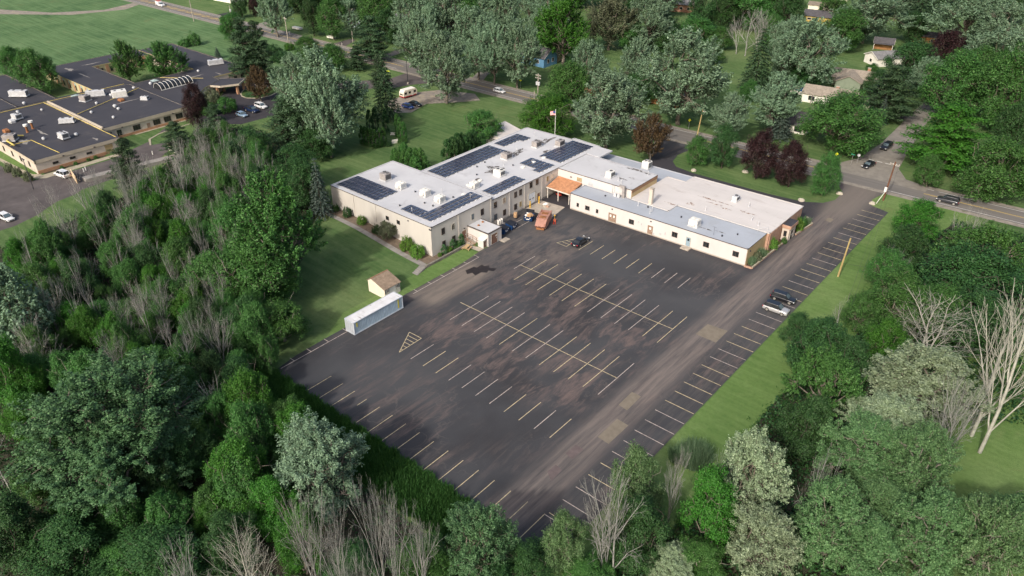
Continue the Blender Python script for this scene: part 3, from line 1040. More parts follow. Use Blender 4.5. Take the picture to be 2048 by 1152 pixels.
A1X, A2X = -103.1, -103.25
for y, z in ((99.3, 4.76), (102.3, 4.67), (108.5, 4.66), (111.6, 4.67), (99.33, 1.69), (102.36, 1.66)):
    if (y, z) == (102.3, 4.67):
        window(fac, A1X, y, z, 1.0, 1.5, '+x', 'frame_light', 'glass_dark', 1)
    elif y == 108.5:
        window(fac, A1X, y, z, 1.0, 1.5, '+x', 'frame_light', 'glass_blue', 0)
    else:
        window(fac, A1X, y, z, 1.0, 1.5, '+x', 'frame_brown', 'glass_dark', 1)
door(fac, A1X, 105.55, 0.25, 1.25, 2.2, '+x', 'door_brown', 1, None)
for y, z, kind in ((116.2, 4.68, 0), (119.3, 4.68, 3), (123.3, 4.7, 0), (125.1, 4.7, 0), (128.97, 5.2, 0), (131.3, 5.2, 0), (116.24, 1.62, 2), (119.35, 1.62, 0), (123.3, 1.62, 0), (125.13, 1.62, 1), (135.36, 4.7, 1), (137.1, 4.73, 4)):
    if kind == 1:
        window(fac, A2X, y, z, 1.0, 1.45, '+x', 'frame_light', 'board_tan', 0)
    elif kind == 2:
        window(fac, A2X, y, z, 1.0, 1.45, '+x', 'frame_brown', 'glass_blue', 1)
    elif kind == 3:
        window(fac, A2X, y, z, 1.0, 1.45, '+x', 'frame_light', 'door_tan', 1)
    elif kind == 4:
        window(fac, A2X, y, z, 1.0, 1.3, '+x', 'frame_light', 'vinyl_cream', 1)
    else:
        window(fac, A2X, y, z, 1.0, 1.45, '+x', 'frame_brown', 'glass_dark', 1)
for x, z in ((-116.77, 4.73), (-113.24, 4.86)):
    window(fac, x, 95.9, z, 1.0, 0.95, '-y', 'frame_brown', 'glass_dark', 0)
# overhead door of five lifting panels, two of them glazed
od = link('overhead_door', MB().box(-1.35, -1.2, -0.10, 0.02, 0, 3.05).box(1.2, 1.35, -0.10, 0.02, 0, 3.05).box(-1.35, 1.35, -0.10, 0.02, 3.05, 3.2).mesh('overhead_door', 'frame_light'), fac, Vector((A2X, 129.3, 0.02)) + origin_of(fac), R(90))
for k in range(5):
    MB().bevbox(-1.19, 1.19, -0.06, 0.0, 0.03 + k * 0.6, 0.61 + k * 0.6, 0.015).build('door_panel', 'door_white', od)
for u in (-0.6, 0.5):
    MB().box(u - 0.28, u + 0.28, -0.072, -0.061, 1.4, 1.68).build('door_pane', 'glass_dark', od)
door(fac, A2X, 131.9, 0.02, 1.0, 2.1, '+x', 'door_brown')
slope_c = math.atan2(1.4, 43.9)
cface = lambda x: 133.5 + (x + 94.85) * 1.4 / 43.9
for x, z, w_, h_ in ((-92.69, 1.6, 0.62, 0.95), (-89.99, 1.6, 1.2, 1.05), (-87.28, 1.6, 0.62, 0.95), (-78.13, 1.72, 1.3, 1.15), (-67.33, 2.0, 1.35, 1.2), (-59.89, 2.05, 1.35, 1.2), (-53.23, 2.1, 1.35, 1.2)):
    window(fac, x, cface(x) - 0.01, z, w_, h_, '-y', 'frame_brown', 'glass_dark', 1 if w_ > 1 else 0, rz=slope_c)
door(fac, -83.15, cface(-83.15) - 0.02, 0.03, 1.85, 2.15, '-y', 'door_tan', 2, 'paper_white', slope_c, 'door_tan')
door(fac, -73.3, cface(-73.3) - 0.02, 0.03, 1.1, 2.15, '-y', 'door_tan', 1, 'paper_white', slope_c, 'door_tan')
door(fac, -64.0, cface(-64.0) - 0.02, 0.32, 1.0, 2.1, '-y', 'door_blue', 1, 'glass_dark', slope_c)
wpart(MB().bevbox(-65.0, -63.0, 132.9, 134.35, 0, 0.28, 0.02), 'door_step', 'concrete', fac)
for x in (-83.3, -73.3, -110.0):
    y = cface(x) - 0.06 if x > -95 else 95.84
    wpart(MB().boxc((x, y, 3.35 if x > -95 else 6.3), (0.32, 0.22, 0.2)), 'wall_lamp', 'metal_dark', fac)
wpart(MB().boxc((-103.3, 95.8, 6.4), (0.5, 0.3, 0.25)), 'wall_lamp', 'metal_dark', fac)
wpart(MB().boxc((A1X + 0.12, 105.66, 2.95), (0.2, 0.3, 0.2)), 'wall_lamp', 'metal_dark', fac)
wpart(MB().boxc((-50.78, 136.2, 3.1), (0.2, 0.25, 0.25)), 'wall_lamp', 'metal_dark', fac)
for x, z, d in ((-70.8, 1.15, (0.5, 0.14, 0.45)), (-69.6, 1.6, (0.16, 0.12, 0.7)), (-72.4, 0.6, (0.35, 0.16, 0.4)), (-76.4, 2.3, (0.3, 0.12, 0.2)), (-75.6, 2.0, (0.14, 0.12, 0.5))):
    wpart(MB().boxc((x, cface(x) - 0.07, z), d), 'meter_box', 'metal_light', fac)
bface = lambda x: 139.45 + (x + 103.2) * 0.65 / 20.8
window(fac, -96.8, bface(-96.8) - 0.01, 4.85, 1.5, 1.1, '-y', 'frame_light', 'board_tan', 2)
window(fac, -93.6, bface(-93.6) - 0.01, 4.75, 1.3, 1.0, '-y', 'metal_light', 'metal_light', 4, 'louvre')
wpart(MB().boxc((-99.2, bface(-99.2) - 0.1, 4.9), (0.4, 0.25, 0.2)), 'wall_lamp', 'metal_dark', fac)
mb = MB()
for x in (-87.4, -86.9):
    mb.tube((x, bface(x) - 0.10, 4.1), (x, bface(x) - 0.10, 6.0), 0.06)
wpart(mb, 'conduit', 'metal_light', fac)
# gooseneck duct rising through the low roof
dk = wpart(MB().box(-84.2, -83.6, 138.9, 139.5, 4.06, 6.6).box(-85.2, -83.6, 138.9, 139.5, 6.6, 7.0), 'duct', 'metal_grey', fac)
for x in (-85.9, -84.9):
    wpart(MB().bevbox(x - 0.35, x + 0.35, 138.5, 138.9, 4.07, 4.95, 0.05), 'fan_unit', 'metal_light', fac)
# white rendered chimney
ch = wpart(MB().box(-77.7, -76.9, 140.0, 140.8, 4.1, 7.9), 'chimney', 'block_cream', fac)
wpart(MB().box(-77.78, -76.82, 139.92, 140.88, 7.9, 8.02), 'cap', 'concrete', ch)
# shingled canopy over the corner entrance
cp = wpart(MB().add([(-102.9, 134.6, 2.95), (-95.9, 134.9, 2.95), (-95.9, 139.5, 4.2), (-102.9, 139.4, 4.2), (-102.9, 134.6, 2.80), (-95.9, 134.9, 2.80), (-95.9, 139.5, 4.05), (-102.9, 139.4, 4.05)],
                    [(0, 1, 2, 3), (7, 6, 5, 4), (0, 4, 5, 1), (1, 5, 6, 2), (2, 6, 7, 3), (3, 7, 4, 0)]), 'canopy', 'canopy_shingle', fac)
rr = random.Random(5)
tabs = MB()
for k in range(11):                                   # courses of shingle tabs
    u = -102.9
    while u < -95.95:
        wd = min(rr.uniform(0.5, 0.9), -95.9 - u)
        t0, t1 = k / 11, (k + 1) / 11
        if wd > 0.1:
            q = [(u + 0.01, 134.58 + 4.75 * t0, 2.955 + 1.25 * t0 + 0.035), (u + wd - 0.01, 134.58 + 4.75 * t0, 2.955 + 1.25 * t0 + 0.035 + rr.uniform(0, .012)), (u + wd - 0.01, 134.58 + 4.75 * t1, 2.955 + 1.25 * t1 + 0.012), (u + 0.01, 134.58 + 4.75 * t1, 2.955 + 1.25 * t1 + 0.012)]
            tabs.add(q + [(q[0][0], q[0][1], q[0][2] - 0.03), (q[1][0], q[1][1], q[1][2] - 0.03)], [(0, 1, 2, 3), (4, 5, 1, 0)])
        u += wd
t_ = wpart(tabs, 'shingles', 'canopy_shingle', cp)
t_['kind'] = 'stuff'
wpart(MB().box(-102.95, -95.85, 134.48, 134.60, 2.72, 2.97), 'gutter', 'trim_light', cp)
for x, y in ((-102.6, 134.8), (-99.5, 134.9), (-96.3, 135.0)):
    wpart(MB().box(x - 0.09, x + 0.09, y - 0.09, y + 0.09, 0, 2.82), 'post', 'trim_light', cp)
wpart(MB().box(-96.3, -94.9, 136.6, 139.3, 0, 2.75), 'wall', 'wall_white', fac)
# entrance lobby of brick and cream at the far end, with a planter wall
lb = wpart(MB().box(-50.2, -48.6, 151.0, 154.6, 0, 3.0), 'lobby', 'block_cream', fac)
wpart(MB().box(-50.3, -48.3, 150.8, 154.8, 3.0, 3.75), 'fascia', 'brick_light', lb)
wpart(MB().poly([(-50.25, 150.85), (-48.35, 150.85), (-48.35, 154.75), (-50.25, 154.75)], 3.76), 'roof', 'roof_black', lb)
window(fac, -49.4, 151.0, 1.7, 0.7, 1.3, '-y', 'frame_brown', 'glass_dark', 0)
door(fac, -48.6, 152.6, 0.03, 1.5, 2.2, '+x', 'glass_dark', 2, None)
pw = empty('planter_wall', (-48.2, 148, 0), 0, 'low brick planter wall with a pale cap along the end of the low wing', 'wall')
mb = MB()
for (xa, ya), (xb, yb) in (((-50.9, 134.6), (-49.3, 134.8)), ((-49.3, 134.8), (-48.9, 150.6)), ((-48.4, 155.0), (-47.6, 162.5)), ((-47.6, 162.5), (-49.8, 165.0))):
    d = (Vector((xb, yb)) - Vector((xa, ya))).normalized()
    q = Vector((-d.y, d.x)) * 0.14
    mb.prism([(xa - q.x, ya - q.y), (xb - q.x, yb - q.y), (xb + q.x, yb + q.y), (xa + q.x, ya + q.y)], 0, 0.34)
wpart(mb, 'wall', 'brick_light', pw)
mb2 = MB()
for (xa, ya), (xb, yb) in (((-49.3, 134.8), (-48.9, 150.6)), ((-48.4, 155.0), (-47.6, 162.5)), ((-47.6, 162.5), (-49.8, 165.0))):
    d = (Vector((xb, yb)) - Vector((xa, ya))).normalized()
    q = Vector((-d.y, d.x)) * 0.17
    mb2.prism([(xa - q.x, ya - q.y), (xb - q.x, yb - q.y), (xb + q.x, yb + q.y), (xa + q.x, ya + q.y)], 0.345, 0.41)
wpart(mb2, 'cap', 'curb', pw)
sheet('flower_bed', [(-50.9, 134.9), (-49.4, 134.95), (-49.0, 150.5), (-50.2, 150.9)], 0.03, 'mulch')
sheet('flower_bed', [(-50.2, 155), (-48.5, 155), (-47.7, 162.3), (-50.1, 162.3)], 0.03, 'mulch')

for x, y, h in ((-103.0, 103.9, 6.9), (-103.02, 114.4, 6.9), (-103.15, 121.0, 6.1), (-103.15, 126.4, 6.1), (-103.15, 133.0, 6.1)):
    wpart(MB().tube((x + .02, y, 0.1), (x + .02, y, h), 0.05, n=6), 'downpipe', 'trim_light', fac)
for x in (-120.5, -128.0):
    wpart(MB().tube((x, 95.82, 0.1), (x, 95.82, 6.9), 0.05, n=6), 'downpipe', 'trim_light', fac)
# roof marks: dark ponding stains and rust trails, thin films lying on the sheets
for r_, mt, z, blobs in ((A2R, 'roof_stain', 6.275, ((-114.5, 128.6, 2.3, 3.4), (-117.2, 139.6, 1.5, 4.2), (-112.9, 120.3, 1.2, 2.6), (-116.6, 151.5, 1.4, 4.2), (-112.0, 146.0, .7, 1.8))),
                         (ER, 'roof_rust', 4.175, ((-73.5, 143.4, 2.6, 0.5), (-70.2, 146.2, 1.3, 0.9), (-66.0, 149.7, 2.0, .45), (-62.9, 149.0, 1.6, 0.55), (-58.4, 150.2, 2.2, 0.5), (-67, 151.3, 5.5, .4))),
                         (BR, 'roof_stain', 6.205, ((-87.6, 144.0, 1.6, .55), (-86.0, 145.8, 1.2, .5), (-87.4, 150.6, 4.6, .5))),
                         (CR, 'roof_stain', 4.075, ((-61.8, 137.4, 2.3, .25), (-58.6, 138.1, 1.6, .2))),
                         (A1R, 'roof_rust', 7.025, ((-107.0, 105.0, .55, .8), (-124.3, 107.6, .5, .4)))):
    rr = random.Random(int(z * 100))
    for bx_, by_, rx, ry in blobs:
        n = 22
        ph = rr.uniform(0, 6)
        pts = []
        for i in range(n):
            t = 2 * math.pi * i / n
            k = 0.72 + 0.22 * math.sin(3 * t + ph) + 0.16 * math.sin(5 * t + 2 * ph) + rr.uniform(-.16, .16)
            pts.append((bx_ + rx * k * math.cos(t), by_ + ry * k * math.sin(t)))
        z += 0.0015
        wpart(MB().poly(pts, z), 'stain', mt, r_)

# small vents and pipes of the roofs
def vents(roof, z, pts, kind):
    for x, y in pts:
        if kind == 'pipe':
            o = wpart(MB().lathe((x, y, z), [(0.22, 0), (0.22, 0.05), (0.07, 0.10), (0.07, 0.95), (0.11, 0.97), (0.11, 1.05)], 8), 'vent_pipe', 'metal_light', roof)
        elif kind == 'curb':
            o = wpart(MB().bevbox(x - 0.45, x + 0.45, y - 0.45, y + 0.45, z, z + 0.35, 0.1), 'skylight', 'metal_white', roof)
        elif kind == 'stub':
            o = wpart(MB().lathe((x, y, z), [(0.16, 0), (0.16, 0.25), (0.2, 0.26), (0.2, 0.32)], 8), 'drain_cap', 'metal_dark', roof)


vents(A1R, 7.02, ((-111.3, 98.3), (-113.4, 109.6), (-106.6, 111.6)), 'pipe')
vents(A1R, 7.02, ((-112.5, 99.5), (-115.5, 98.6), (-112.3, 103.0), (-109.9, 103.2), (-118.2, 105.8), (-109.6, 109.2)), 'stub')
vents(A1R, 7.02, ((-108.8, 111.9),), 'curb')
vents(A2R, 6.27, ((-112.4, 121.2), (-110.6, 128.2), (-109.8, 134.0), (-109.7, 138.0), (-109.6, 142.0), (-112.6, 117.4)), 'curb')
vents(A2R, 6.27, ((-117.6, 141.0), (-114.2, 131.8), (-121.5, 153.0)), 'pipe')
vents(A2R, 6.27, ((-115.3, 123.2), (-119.0, 130.2), (-112.4, 133.2), (-118.5, 126.8)), 'stub')
vents(CR, 4.07, ((-79.0, 137.8), (-75.1, 137.4), (-74.8, 136.0)), 'pipe')
vents(CR, 4.07, ((-87.6, 137.2), (-76.8, 138.4), (-68.5, 138.8), (-55.3, 139.2), (-57.5, 136.5)), 'stub')
vents(ER, 4.17, ((-66.0, 145.2), (-56.0, 147.5), (-59.5, 153.5), (-53.8, 146.0)), 'pipe')
vents(BR, 6.2, ((-87.6, 142.4), (-86.2, 141.6), (-84.0, 149.8)), 'pipe')
for x, y in ((-59.2, 136.0),):
    wpart(MB().tube((x, y, 4.07), (x, y, 6.0), 0.03).tube((x - .5, y, 5.9), (x + .5, y, 5.9), 0.02), 'aerial', 'metal_dark', CR)
wpart(MB().path([(-52.6, 143.2, 4.1), (-52.6, 143.2, 5.0), (-51.2, 145.0, 5.0), (-51.2, 145.0, 4.1)], 0.035), 'roof_rail', 'metal_light', ER)

# annexe with its plant-room door
an = empty('annexe_shed', (-99.6, 109, 0), 0, 'small flat roofed annexe with a brown roller door below the near wing', 'annexe')
apts = [(-103.05, 106.75), (-97.05, 106.75), (-97.05, 111.15), (-103.05, 111.15)]
wpart(MB().sides(apts, 0, 3.15), 'wall', 'wall_white', an)
r_ = wpart(MB().poly(apts, 3.18), 'roof', 'roof_grey_white', an)
mb = MB().box(-103.05, -96.93, 106.63, 106.85, 3.05, 3.24).box(-97.15, -96.93, 106.85, 111.27, 3.05, 3.24).box(-103.05, -97.15, 111.05, 111.27, 3.05, 3.24)
wpart(mb, 'roof_edge', 'trim_dark', an)
for x, y in ((-101.2, 108.3), (-101.6, 110.1)):
    wpart(MB().bevbox(x - .22, x + .22, y - .22, y + .22, 3.18, 3.42, .05), 'vent', 'rust', r_)
door(an, -97.05, 108.75, 0.12, 1.9, 2.35, '+x', 'door_brown', 1, None)
wpart(MB().box(-97.02, -96.98, 109.05, 109.55, 1.7, 1.95), 'sign', 'paper_white', an)
wpart(MB().tube((-96.98, 106.95, 0), (-96.98, 106.95, 3.05), 0.06), 'downpipe', 'metal_grey', an)
wpart(MB().box(-97.0, -95.6, 110.4, 112.4, 0.0, 0.16), 'door_step', 'concrete', an)
kb = empty('utility_hut', (-98.0, 106.0, 0), 0, 'tiny white hut with a brown door standing against the annexe', 'hut')
wpart(MB().box(-98.9, -97.4, 105.5, 106.62, 0, 1.75), 'wall', 'wall_white', kb)
wpart(MB().add([(-99.0, 105.4, 1.75), (-97.3, 105.4, 1.75), (-97.3, 106.7, 1.98), (-99.0, 106.7, 1.98), (-99.0, 105.4, 1.83), (-97.3, 105.4, 1.83), (-97.3, 106.7, 2.06), (-99.0, 106.7, 2.06)], [(4, 5, 6, 7), (3, 2, 1, 0), (0, 1, 5, 4), (1, 2, 6, 5), (2, 3, 7, 6), (3, 0, 4, 7)]), 'roof', 'vinyl_white', kb)
door(kb, -97.4, 106.05, 0.08, 0.8, 1.5, '+x', 'door_brown')
# landing with steps and a brown handrail in front of the staff door
ld = empty('entrance_stairs', (-101.5, 105.2, 0), 0, 'concrete landing and stairs with a rusty brown handrail below the staff door', 'stairs')
wpart(MB().bevbox(-103.08, -101.4, 104.6, 106.6, 0, 0.42, .02), 'landing', 'concrete', ld)
for k in range(3):
    wpart(MB().bevbox(-101.38 + k * 0.38, -101.0 + k * 0.38, 104.7, 106.5, 0, 0.33 - k * 0.11, .015), 'step', 'concrete', ld)
wpart(MB().poly([(-101, 103.7), (-97.2, 103.9), (-97.2, 105.6), (-101, 104.7)], 0.03), 'paving', 'concrete', ld)
mb = MB()
for y in (104.7, 106.5):
    mb.path([(-103.0, y, 1.4), (-101.4, y, 1.4), (-99.2, y, 0.95), (-98.95, y, 0.95)], 0.035)
    mb.path([(-103.0, y, 0.95), (-101.4, y, 0.95), (-99.2, y, 0.5)], 0.03)
    for x, z1 in ((-102.9, 1.4), (-101.4, 1.4), (-100.3, 1.18), (-99.1, 0.95)):
        mb.tube((x, y, 0.03), (x, y, z1), 0.035)
wpart(mb, 'handrail', 'rust', ld)


# ------------------------------------------------------------------ solar arrays on the factory roof
PW, PL = 1.06, 1.50
tl = R(7)
pm_ = MB()
pm_.box(-PW / 2, PW / 2, -PL / 2, PL / 2, -0.02, 0.018)
pm_.cur = 1
pm_.box(-PW / 2 + 0.035, PW / 2 - 0.035, -PL / 2 + 0.035, PL / 2 - 0.035, 0.0, 0.024)
PANEL = pm_.mesh('solar_panel', ['panel_frame', 'solar_cell'])
FOOT = MB().box(-0.16, 0.16, -0.28, 0.28, 0, 0.09).mesh('ballast_block', 'ballast')


def solar(label, z, rects):
    x0 = sum(r[0] for r in rects) / len(rects)
    y0 = sum(r[2] for r in rects) / len(rects)
    a = empty('solar_array', (x0, y0, z), 0, label, 'solar array', 'solar arrays on the factory roof')
    for xa, xb, ya, yb, nx_, ny_ in rects:
        for i in range(nx_):
            for j in range(ny_):
                x = xa + (xb - xa) * (i + 0.5) / nx_
                y = ya + (yb - ya) * (j + 0.5) / ny_
                p_ = link('solar_panel', PANEL, a, (x - x0, y - y0, 0.22))
                p_.rotation_euler = (0, -tl, 0)
                p_.scale = (min(1.0, (xb - xa) / nx_ / (PW + 0.10)), (yb - ya) / ny_ / (PL + 0.035), 1)
                if i == nx_ - 1 or (i % 3 == 0 and j == ny_ - 1):
                    link('ballast_block', FOOT, a, (x - x0 + 0.55, y - y0, 0.01))
    return a


solar('wide solar array in the far left corner of the near wing roof', 7.02, [(-135.1, -121.2, 96.9, 103.2, 12, 4)])
solar('L shaped solar array along the front corner of the near wing roof', 7.02, [(-114.1, -108.72, 97.45, 100.45, 5, 2), (-108.7, -104.75, 97.45, 113.8, 3, 11)])
solar('longest solar array along the back edge of the factory roof', 6.27, [(-126.0, -119.8, 121.6, 139.3, 5, 12), (-126.0, -119.8, 117.0, 121.6, 5, 3)])
solar('small solar array at the far back corner of the factory roof', 6.27, [(-125.8, -122.2, 141.2, 147.4, 3, 4), (-125.8, -120.8, 147.4, 150.6, 4, 2)])
solar('stepped solar array beside the inner corner where the white middle wing joins', 6.27, [(-112.1, -104.5, 135.2, 139.8, 6, 3), (-106.8, -104.5, 133.8, 135.2, 2, 1)])
solar('large solar array on the roof end nearest the main road', 6.27, [(-111.2, -104.4, 142.0, 156.2, 6, 9)])
solar('narrow solar array above the wall with the overhead door', 6.27, [(-108.1, -104.4, 117.0, 128.4, 3, 8)])


# ------------------------------------------------------------------ rooftop machines
def hvac(label, x, y, z, sx, sy, sz, mat='metal_white', rz=0.0, style=0, group='rooftop air handling units'):
    u = empty('rooftop_unit', (x, y, z), rz, label, 'air handler', group)
    MB().box(-sx / 2 - .12, sx / 2 + .12, -sy / 2 - .12, sy / 2 + .12, 0, 0.28).build('curb', 'metal_light', u)
    MB().bevbox(-sx / 2, sx / 2, -sy / 2, sy / 2, 0.281, sz, 0.04).build('housing', mat, u)
    g = MB()
    for k in range(5):
        g.box(sx / 2 + 0.004, sx / 2 + 0.03, -sy * .38, sy * .38, 0.45 + (sz - .65) * k / 5, 0.45 + (sz - .65) * (k + .62) / 5)
    g.build('louvre', 'metal_dark' if style else 'metal_light', u)
    if style == 0:
        MB().add([(-.3 * sx, -sy / 2 - .45, 0.5), (.3 * sx, -sy / 2 - .45, 0.5), (.3 * sx, -sy / 2, 0.5), (-.3 * sx, -sy / 2, 0.5), (-.3 * sx, -sy / 2, sz - .08), (.3 * sx, -sy / 2, sz - .08), (-.3 * sx, -sy / 2 - .45, .85), (.3 * sx, -sy / 2 - .45, .85)],
                 [(3, 2, 1, 0), (0, 1, 7, 6), (6, 7, 5, 4), (0, 6, 4, 3), (1, 2, 5, 7)]).build('intake_hood', mat, u)
    for s in ((-0.25, 0.25) if sx > 1.6 else (0,)):
        f = MB().lathe((s * sx, 0.1 * sy, sz), [(0.36, 0.0), (0.36, 0.12), (0.30, 0.13)], 12).build('fan', 'metal_dark' if style else mat, u)
        MB().box(s * sx - .3, s * sx + .3, .1 * sy - .02, .1 * sy + .02, sz + .135, sz + .15).build('fan_guard', 'metal_light', f)
    MB().box(-sx * .12, sx * .42, sy / 2 + .004, sy / 2 + .03, .4, sz - .15).build('access_panel', mat, u)
    return u


hvac('grey boxy air handler standing furthest left on the near wing roof', -128.6, 106.2, 7.02, 2.0, 1.9, 1.75, 'metal_grey', 0, 1)
hvac('white air handler next to the grey one on the near wing roof', -122.3, 105.3, 7.02, 1.8, 1.8, 1.45)
hvac('white air handler in the middle of the near wing roof', -115.2, 106.1, 7.02, 1.8, 1.8, 1.45)
hvac('white air handler closest to the L shaped solar array', -110.4, 105.9, 7.02, 1.8, 1.8, 1.45)
hvac('white air handler between two wings beside a dark roof stain', -110.8, 117.5, 6.27, 1.7, 1.8, 1.45)
hvac('long white air handler with dark side grilles behind the narrow solar array', -111.1, 126.6, 6.27, 2.3, 1.8, 1.5, 'metal_white', 0, 1)
hvac('grey air handler beside the long solar array and a dark stain', -116.7, 135.8, 6.27, 2.0, 2.2, 1.6, 'metal_grey', 0, 1)
hvac('grey air handler near the far back solar array', -115.9, 146.9, 6.27, 1.7, 2.2, 1.6, 'metal_grey', 0, 1)
hvac('grey air handler at the end of the large solar array by the flagpole', -111.7, 151.4, 6.27, 1.6, 2.2, 1.6, 'metal_grey', 0, 1)
hvac('white air handler on the roof of the middle wing', -90.4, 143.2, 6.2, 1.5, 2.0, 1.5, 'metal_white', 0, 1)
hvac('white air handler raised on a stand behind the middle wing', -89.2, 158.0, 4.0, 1.9, 1.9, 1.9, 'metal_white', 0, 1)
hvac('white air handler on the blue grey roof of the low wing', -64.4, 137.2, 4.07, 2.1, 1.9, 1.6)
hvac('small grey air handler alone on the big white roof', -63.2, 154.3, 4.17, 1.2, 1.7, 1.3, 'metal_light', 0, 1)


# ------------------------------------------------------------------ the black roofed care home on the left
care = empty('care_home', (-235, 80, 0), 0, 'sprawling single storey building with black flat roofs and cream and brick walls', 'building')
H0 = 3.7
P_pts = [(-262, 60.4), (-213.0, 60.4), (-213.0, 82.5), (-262, 82.5)]
_, PR = wing('front', P_pts, H0, 'block_cream', 'roof_black', 'fascia_cream', 0.85, 0.25, care)
_, PR2 = wing('west', [(-330, 60.4), (-262, 60.4), (-262, 75.0), (-330, 75.0)], H0, 'block_cream', 'roof_black', 'fascia_cream', 0.85, 0.25, care)
_, QR = wing('centre', [(-258.6, 82.6), (-222.6, 82.6), (-222.6, 108.4), (-258.6, 108.4)], H0 + 0.25, 'block_cream', 'roof_black', 'fascia_cream', 0.95, 0.3, care)
_, RR = wing('lobby', [(-258.4, 108.5), (-223.2, 108.5), (-226.5, 113.0), (-236.0, 122.3), (-240.4, 131.0), (-245.0, 131.2), (-245.0, 145.4), (-298.4, 145.4), (-298.4, 132.1), (-258.4, 132.1)], H0 + 0.1, 'block_cream', 'roof_black', 'coping_yellow', 0.3, 0.15, care)
_, W1R = wing('ward', [(-302.5, 75.2), (-262.0, 75.2), (-262.0, 86.4), (-302.5, 86.4)], H0, 'block_yellow', 'roof_black', 'coping_yellow', 0.3, 0.15, care)
_, W2R = wing('ward', [(-300.5, 98.0), (-258.8, 98.0), (-258.8, 110.6), (-290, 110.6), (-290, 132.0), (-300.5, 132.0)], H0, 'block_yellow', 'roof_black', 'coping_yellow', 0.3, 0.15, care)
wpart(MB().box(-262.0, -258.7, 82.7, 108.4, 0, H0 - 0.1), 'wall', 'block_cream', care)
wpart(MB().box(-262.2, -258.6, 82.6, 108.3, H0 - .1, H0 + .06), 'roof', 'roof_black', care)
# brick plinth and the windows of the front
wpart(MB().box(-213.0, -212.92, 60.4, 78.3, 0, 0.85), 'plinth', 'brick_band', care)
wpart(MB().box(-222.6, -222.5, 82.7, 108.3, 0, 0.7), 'plinth', 'brick_band', care)
for y in (65.2, 69.6, 74.0):
    window(care, -213.0, y, 1.75, 1.5, 0.62, '+x', 'frame_brown', 'glass_dark', 1)
d_ = door(care, -213.0, 79.4, 0.03, 2.2, 2.6, '+x', 'board_tan', 1)
for y, kind in ((84.2, 1), (87.0, 1), (92.2, 0), (98.4, 0), (101.8, 0), (105.6, 0)):
    if kind:
        door(care, -222.6, y, 0.03, 1.4, 2.4, '+x', 'glass_dark', 2, None)
    else:
        window(care, -222.6, y, 1.75, 2.2, 1.55, '+x', 'frame_brown', 'glass_dark', 2)
door(care, -222.6, 95.8, 0.03, 1.1, 2.1, '+x', 'door_tan', 1)
for y in (67.4, 75.6, 88, 103.6):
    x = -212.7 if y < 80 else -222.25
    wpart(MB().boxc((x + .1, y, 3.05), (0.25, 0.45, 0.22)), 'wall_lamp', 'metal_dark', care)
for x in (-217.5, -223, -228.6, -234.5, -240.6):
    window(care, x, 60.4, 1.7, 1.1, 1.5, '-y', 'frame_brown', 'glass_dark', 1)
for k in range(7):                                    # ward wall facing the left courtyard
    x = -294 + k * 4.6
    window(care, x, 98.0, 1.6, 1.0, 1.7, '-y', 'frame_brown', 'glass_dark', 0)
    wpart(MB().box(x - 1.9, x - 0.9, 97.90, 97.97, 0.2, 3.3), 'wall_panel', 'brick_band', care)
    wpart(MB().box(x - 0.5, x + 0.5, 97.90, 97.97, 2.5, 3.3), 'wall_panel', 'roof_seafoam', care)
for k in range(6):
    y = 113.5 + k * 3.4
    window(care, -289.95, y, 1.6, 1.0, 1.7, '+x', 'frame_brown', 'glass_dark', 0)
    wpart(MB().box(-289.98, -289.9, y - 1.9, y - .8, 0.2, 3.4), 'wall_panel', 'brick_band', care)
for k in range(4):
    window(care, -245.0, 134.0 + k * 2.7, 1.7, 1.2, 1.2, '+x', 'frame_brown', 'glass_dark', 0)
# arched rooflight with white ribs
sk = empty('rooflight', (-246, 117.5, H0 + .1))
sk.parent = care
sk.location = Vector((-246.3, 117.5, H0 + 0.12)) - care.location
L_, W_, HH = 11.2, 5.0, 1.9
arc = lambda t: (-W_ / 2 * math.cos(t), HH * math.sin(t))
for k in range(8):
    y0, y1 = -L_ / 2 + L_ * k / 8, -L_ / 2 + L_ * (k + 1) / 8
    mb = MB()
    for i in range(8):
        (xa, za), (xb, zb) = arc(math.pi * i / 8), arc(math.pi * (i + 1) / 8)
        mb.quad((xa, y0, za), (xa, y1, za), (xb, y1, zb), (xb, y0, zb))
    mb.build('pane', 'glass_dark', sk)
for k in range(9):
    y = -L_ / 2 + L_ * k / 8
    MB().path([(arc(math.pi * i / 8)[0] * 1.02, y, arc(math.pi * i / 8)[1] * 1.02) for i in range(9)], 0.07, 5).build('rib', 'metal_white', sk)
mb = MB()
for s in (-1, 1):
    mb.box(s * W_ / 2 - .1, s * W_ / 2 + .1, -L_ / 2, L_ / 2, -.1, .18)
mb.build('sill', 'metal_white', sk)
mb = MB()
for s in (-1, 1):
    mb.add([(arc(math.pi * i / 8)[0], s * L_ / 2, arc(math.pi * i / 8)[1]) for i in range(9)], [tuple(range(9))])
mb.build('end_pane', 'glass_dark', sk)
# covered drop-off
po = wpart(MB().prism([(-239.5, 124.0), (-234.0, 127.0), (-231.5, 132.5), (-235.5, 137.6), (-241.5, 132.0)], 3.15, 3.75), 'porte_cochere', 'fascia_cream', care)
wpart(MB().poly([(-239.4, 124.2), (-234.1, 127.1), (-231.7, 132.5), (-235.5, 137.4), (-241.3, 132.0)], 3.76), 'roof', 'roof_black', po)
for x, y in ((-236.2, 127.0), (-232.8, 132.3), (-236.0, 136.6), (-239.3, 131.0)):
    wpart(MB().box(x - .35, x + .35, y - .35, y + .35, 0, 3.14), 'column', 'brick_band', po)
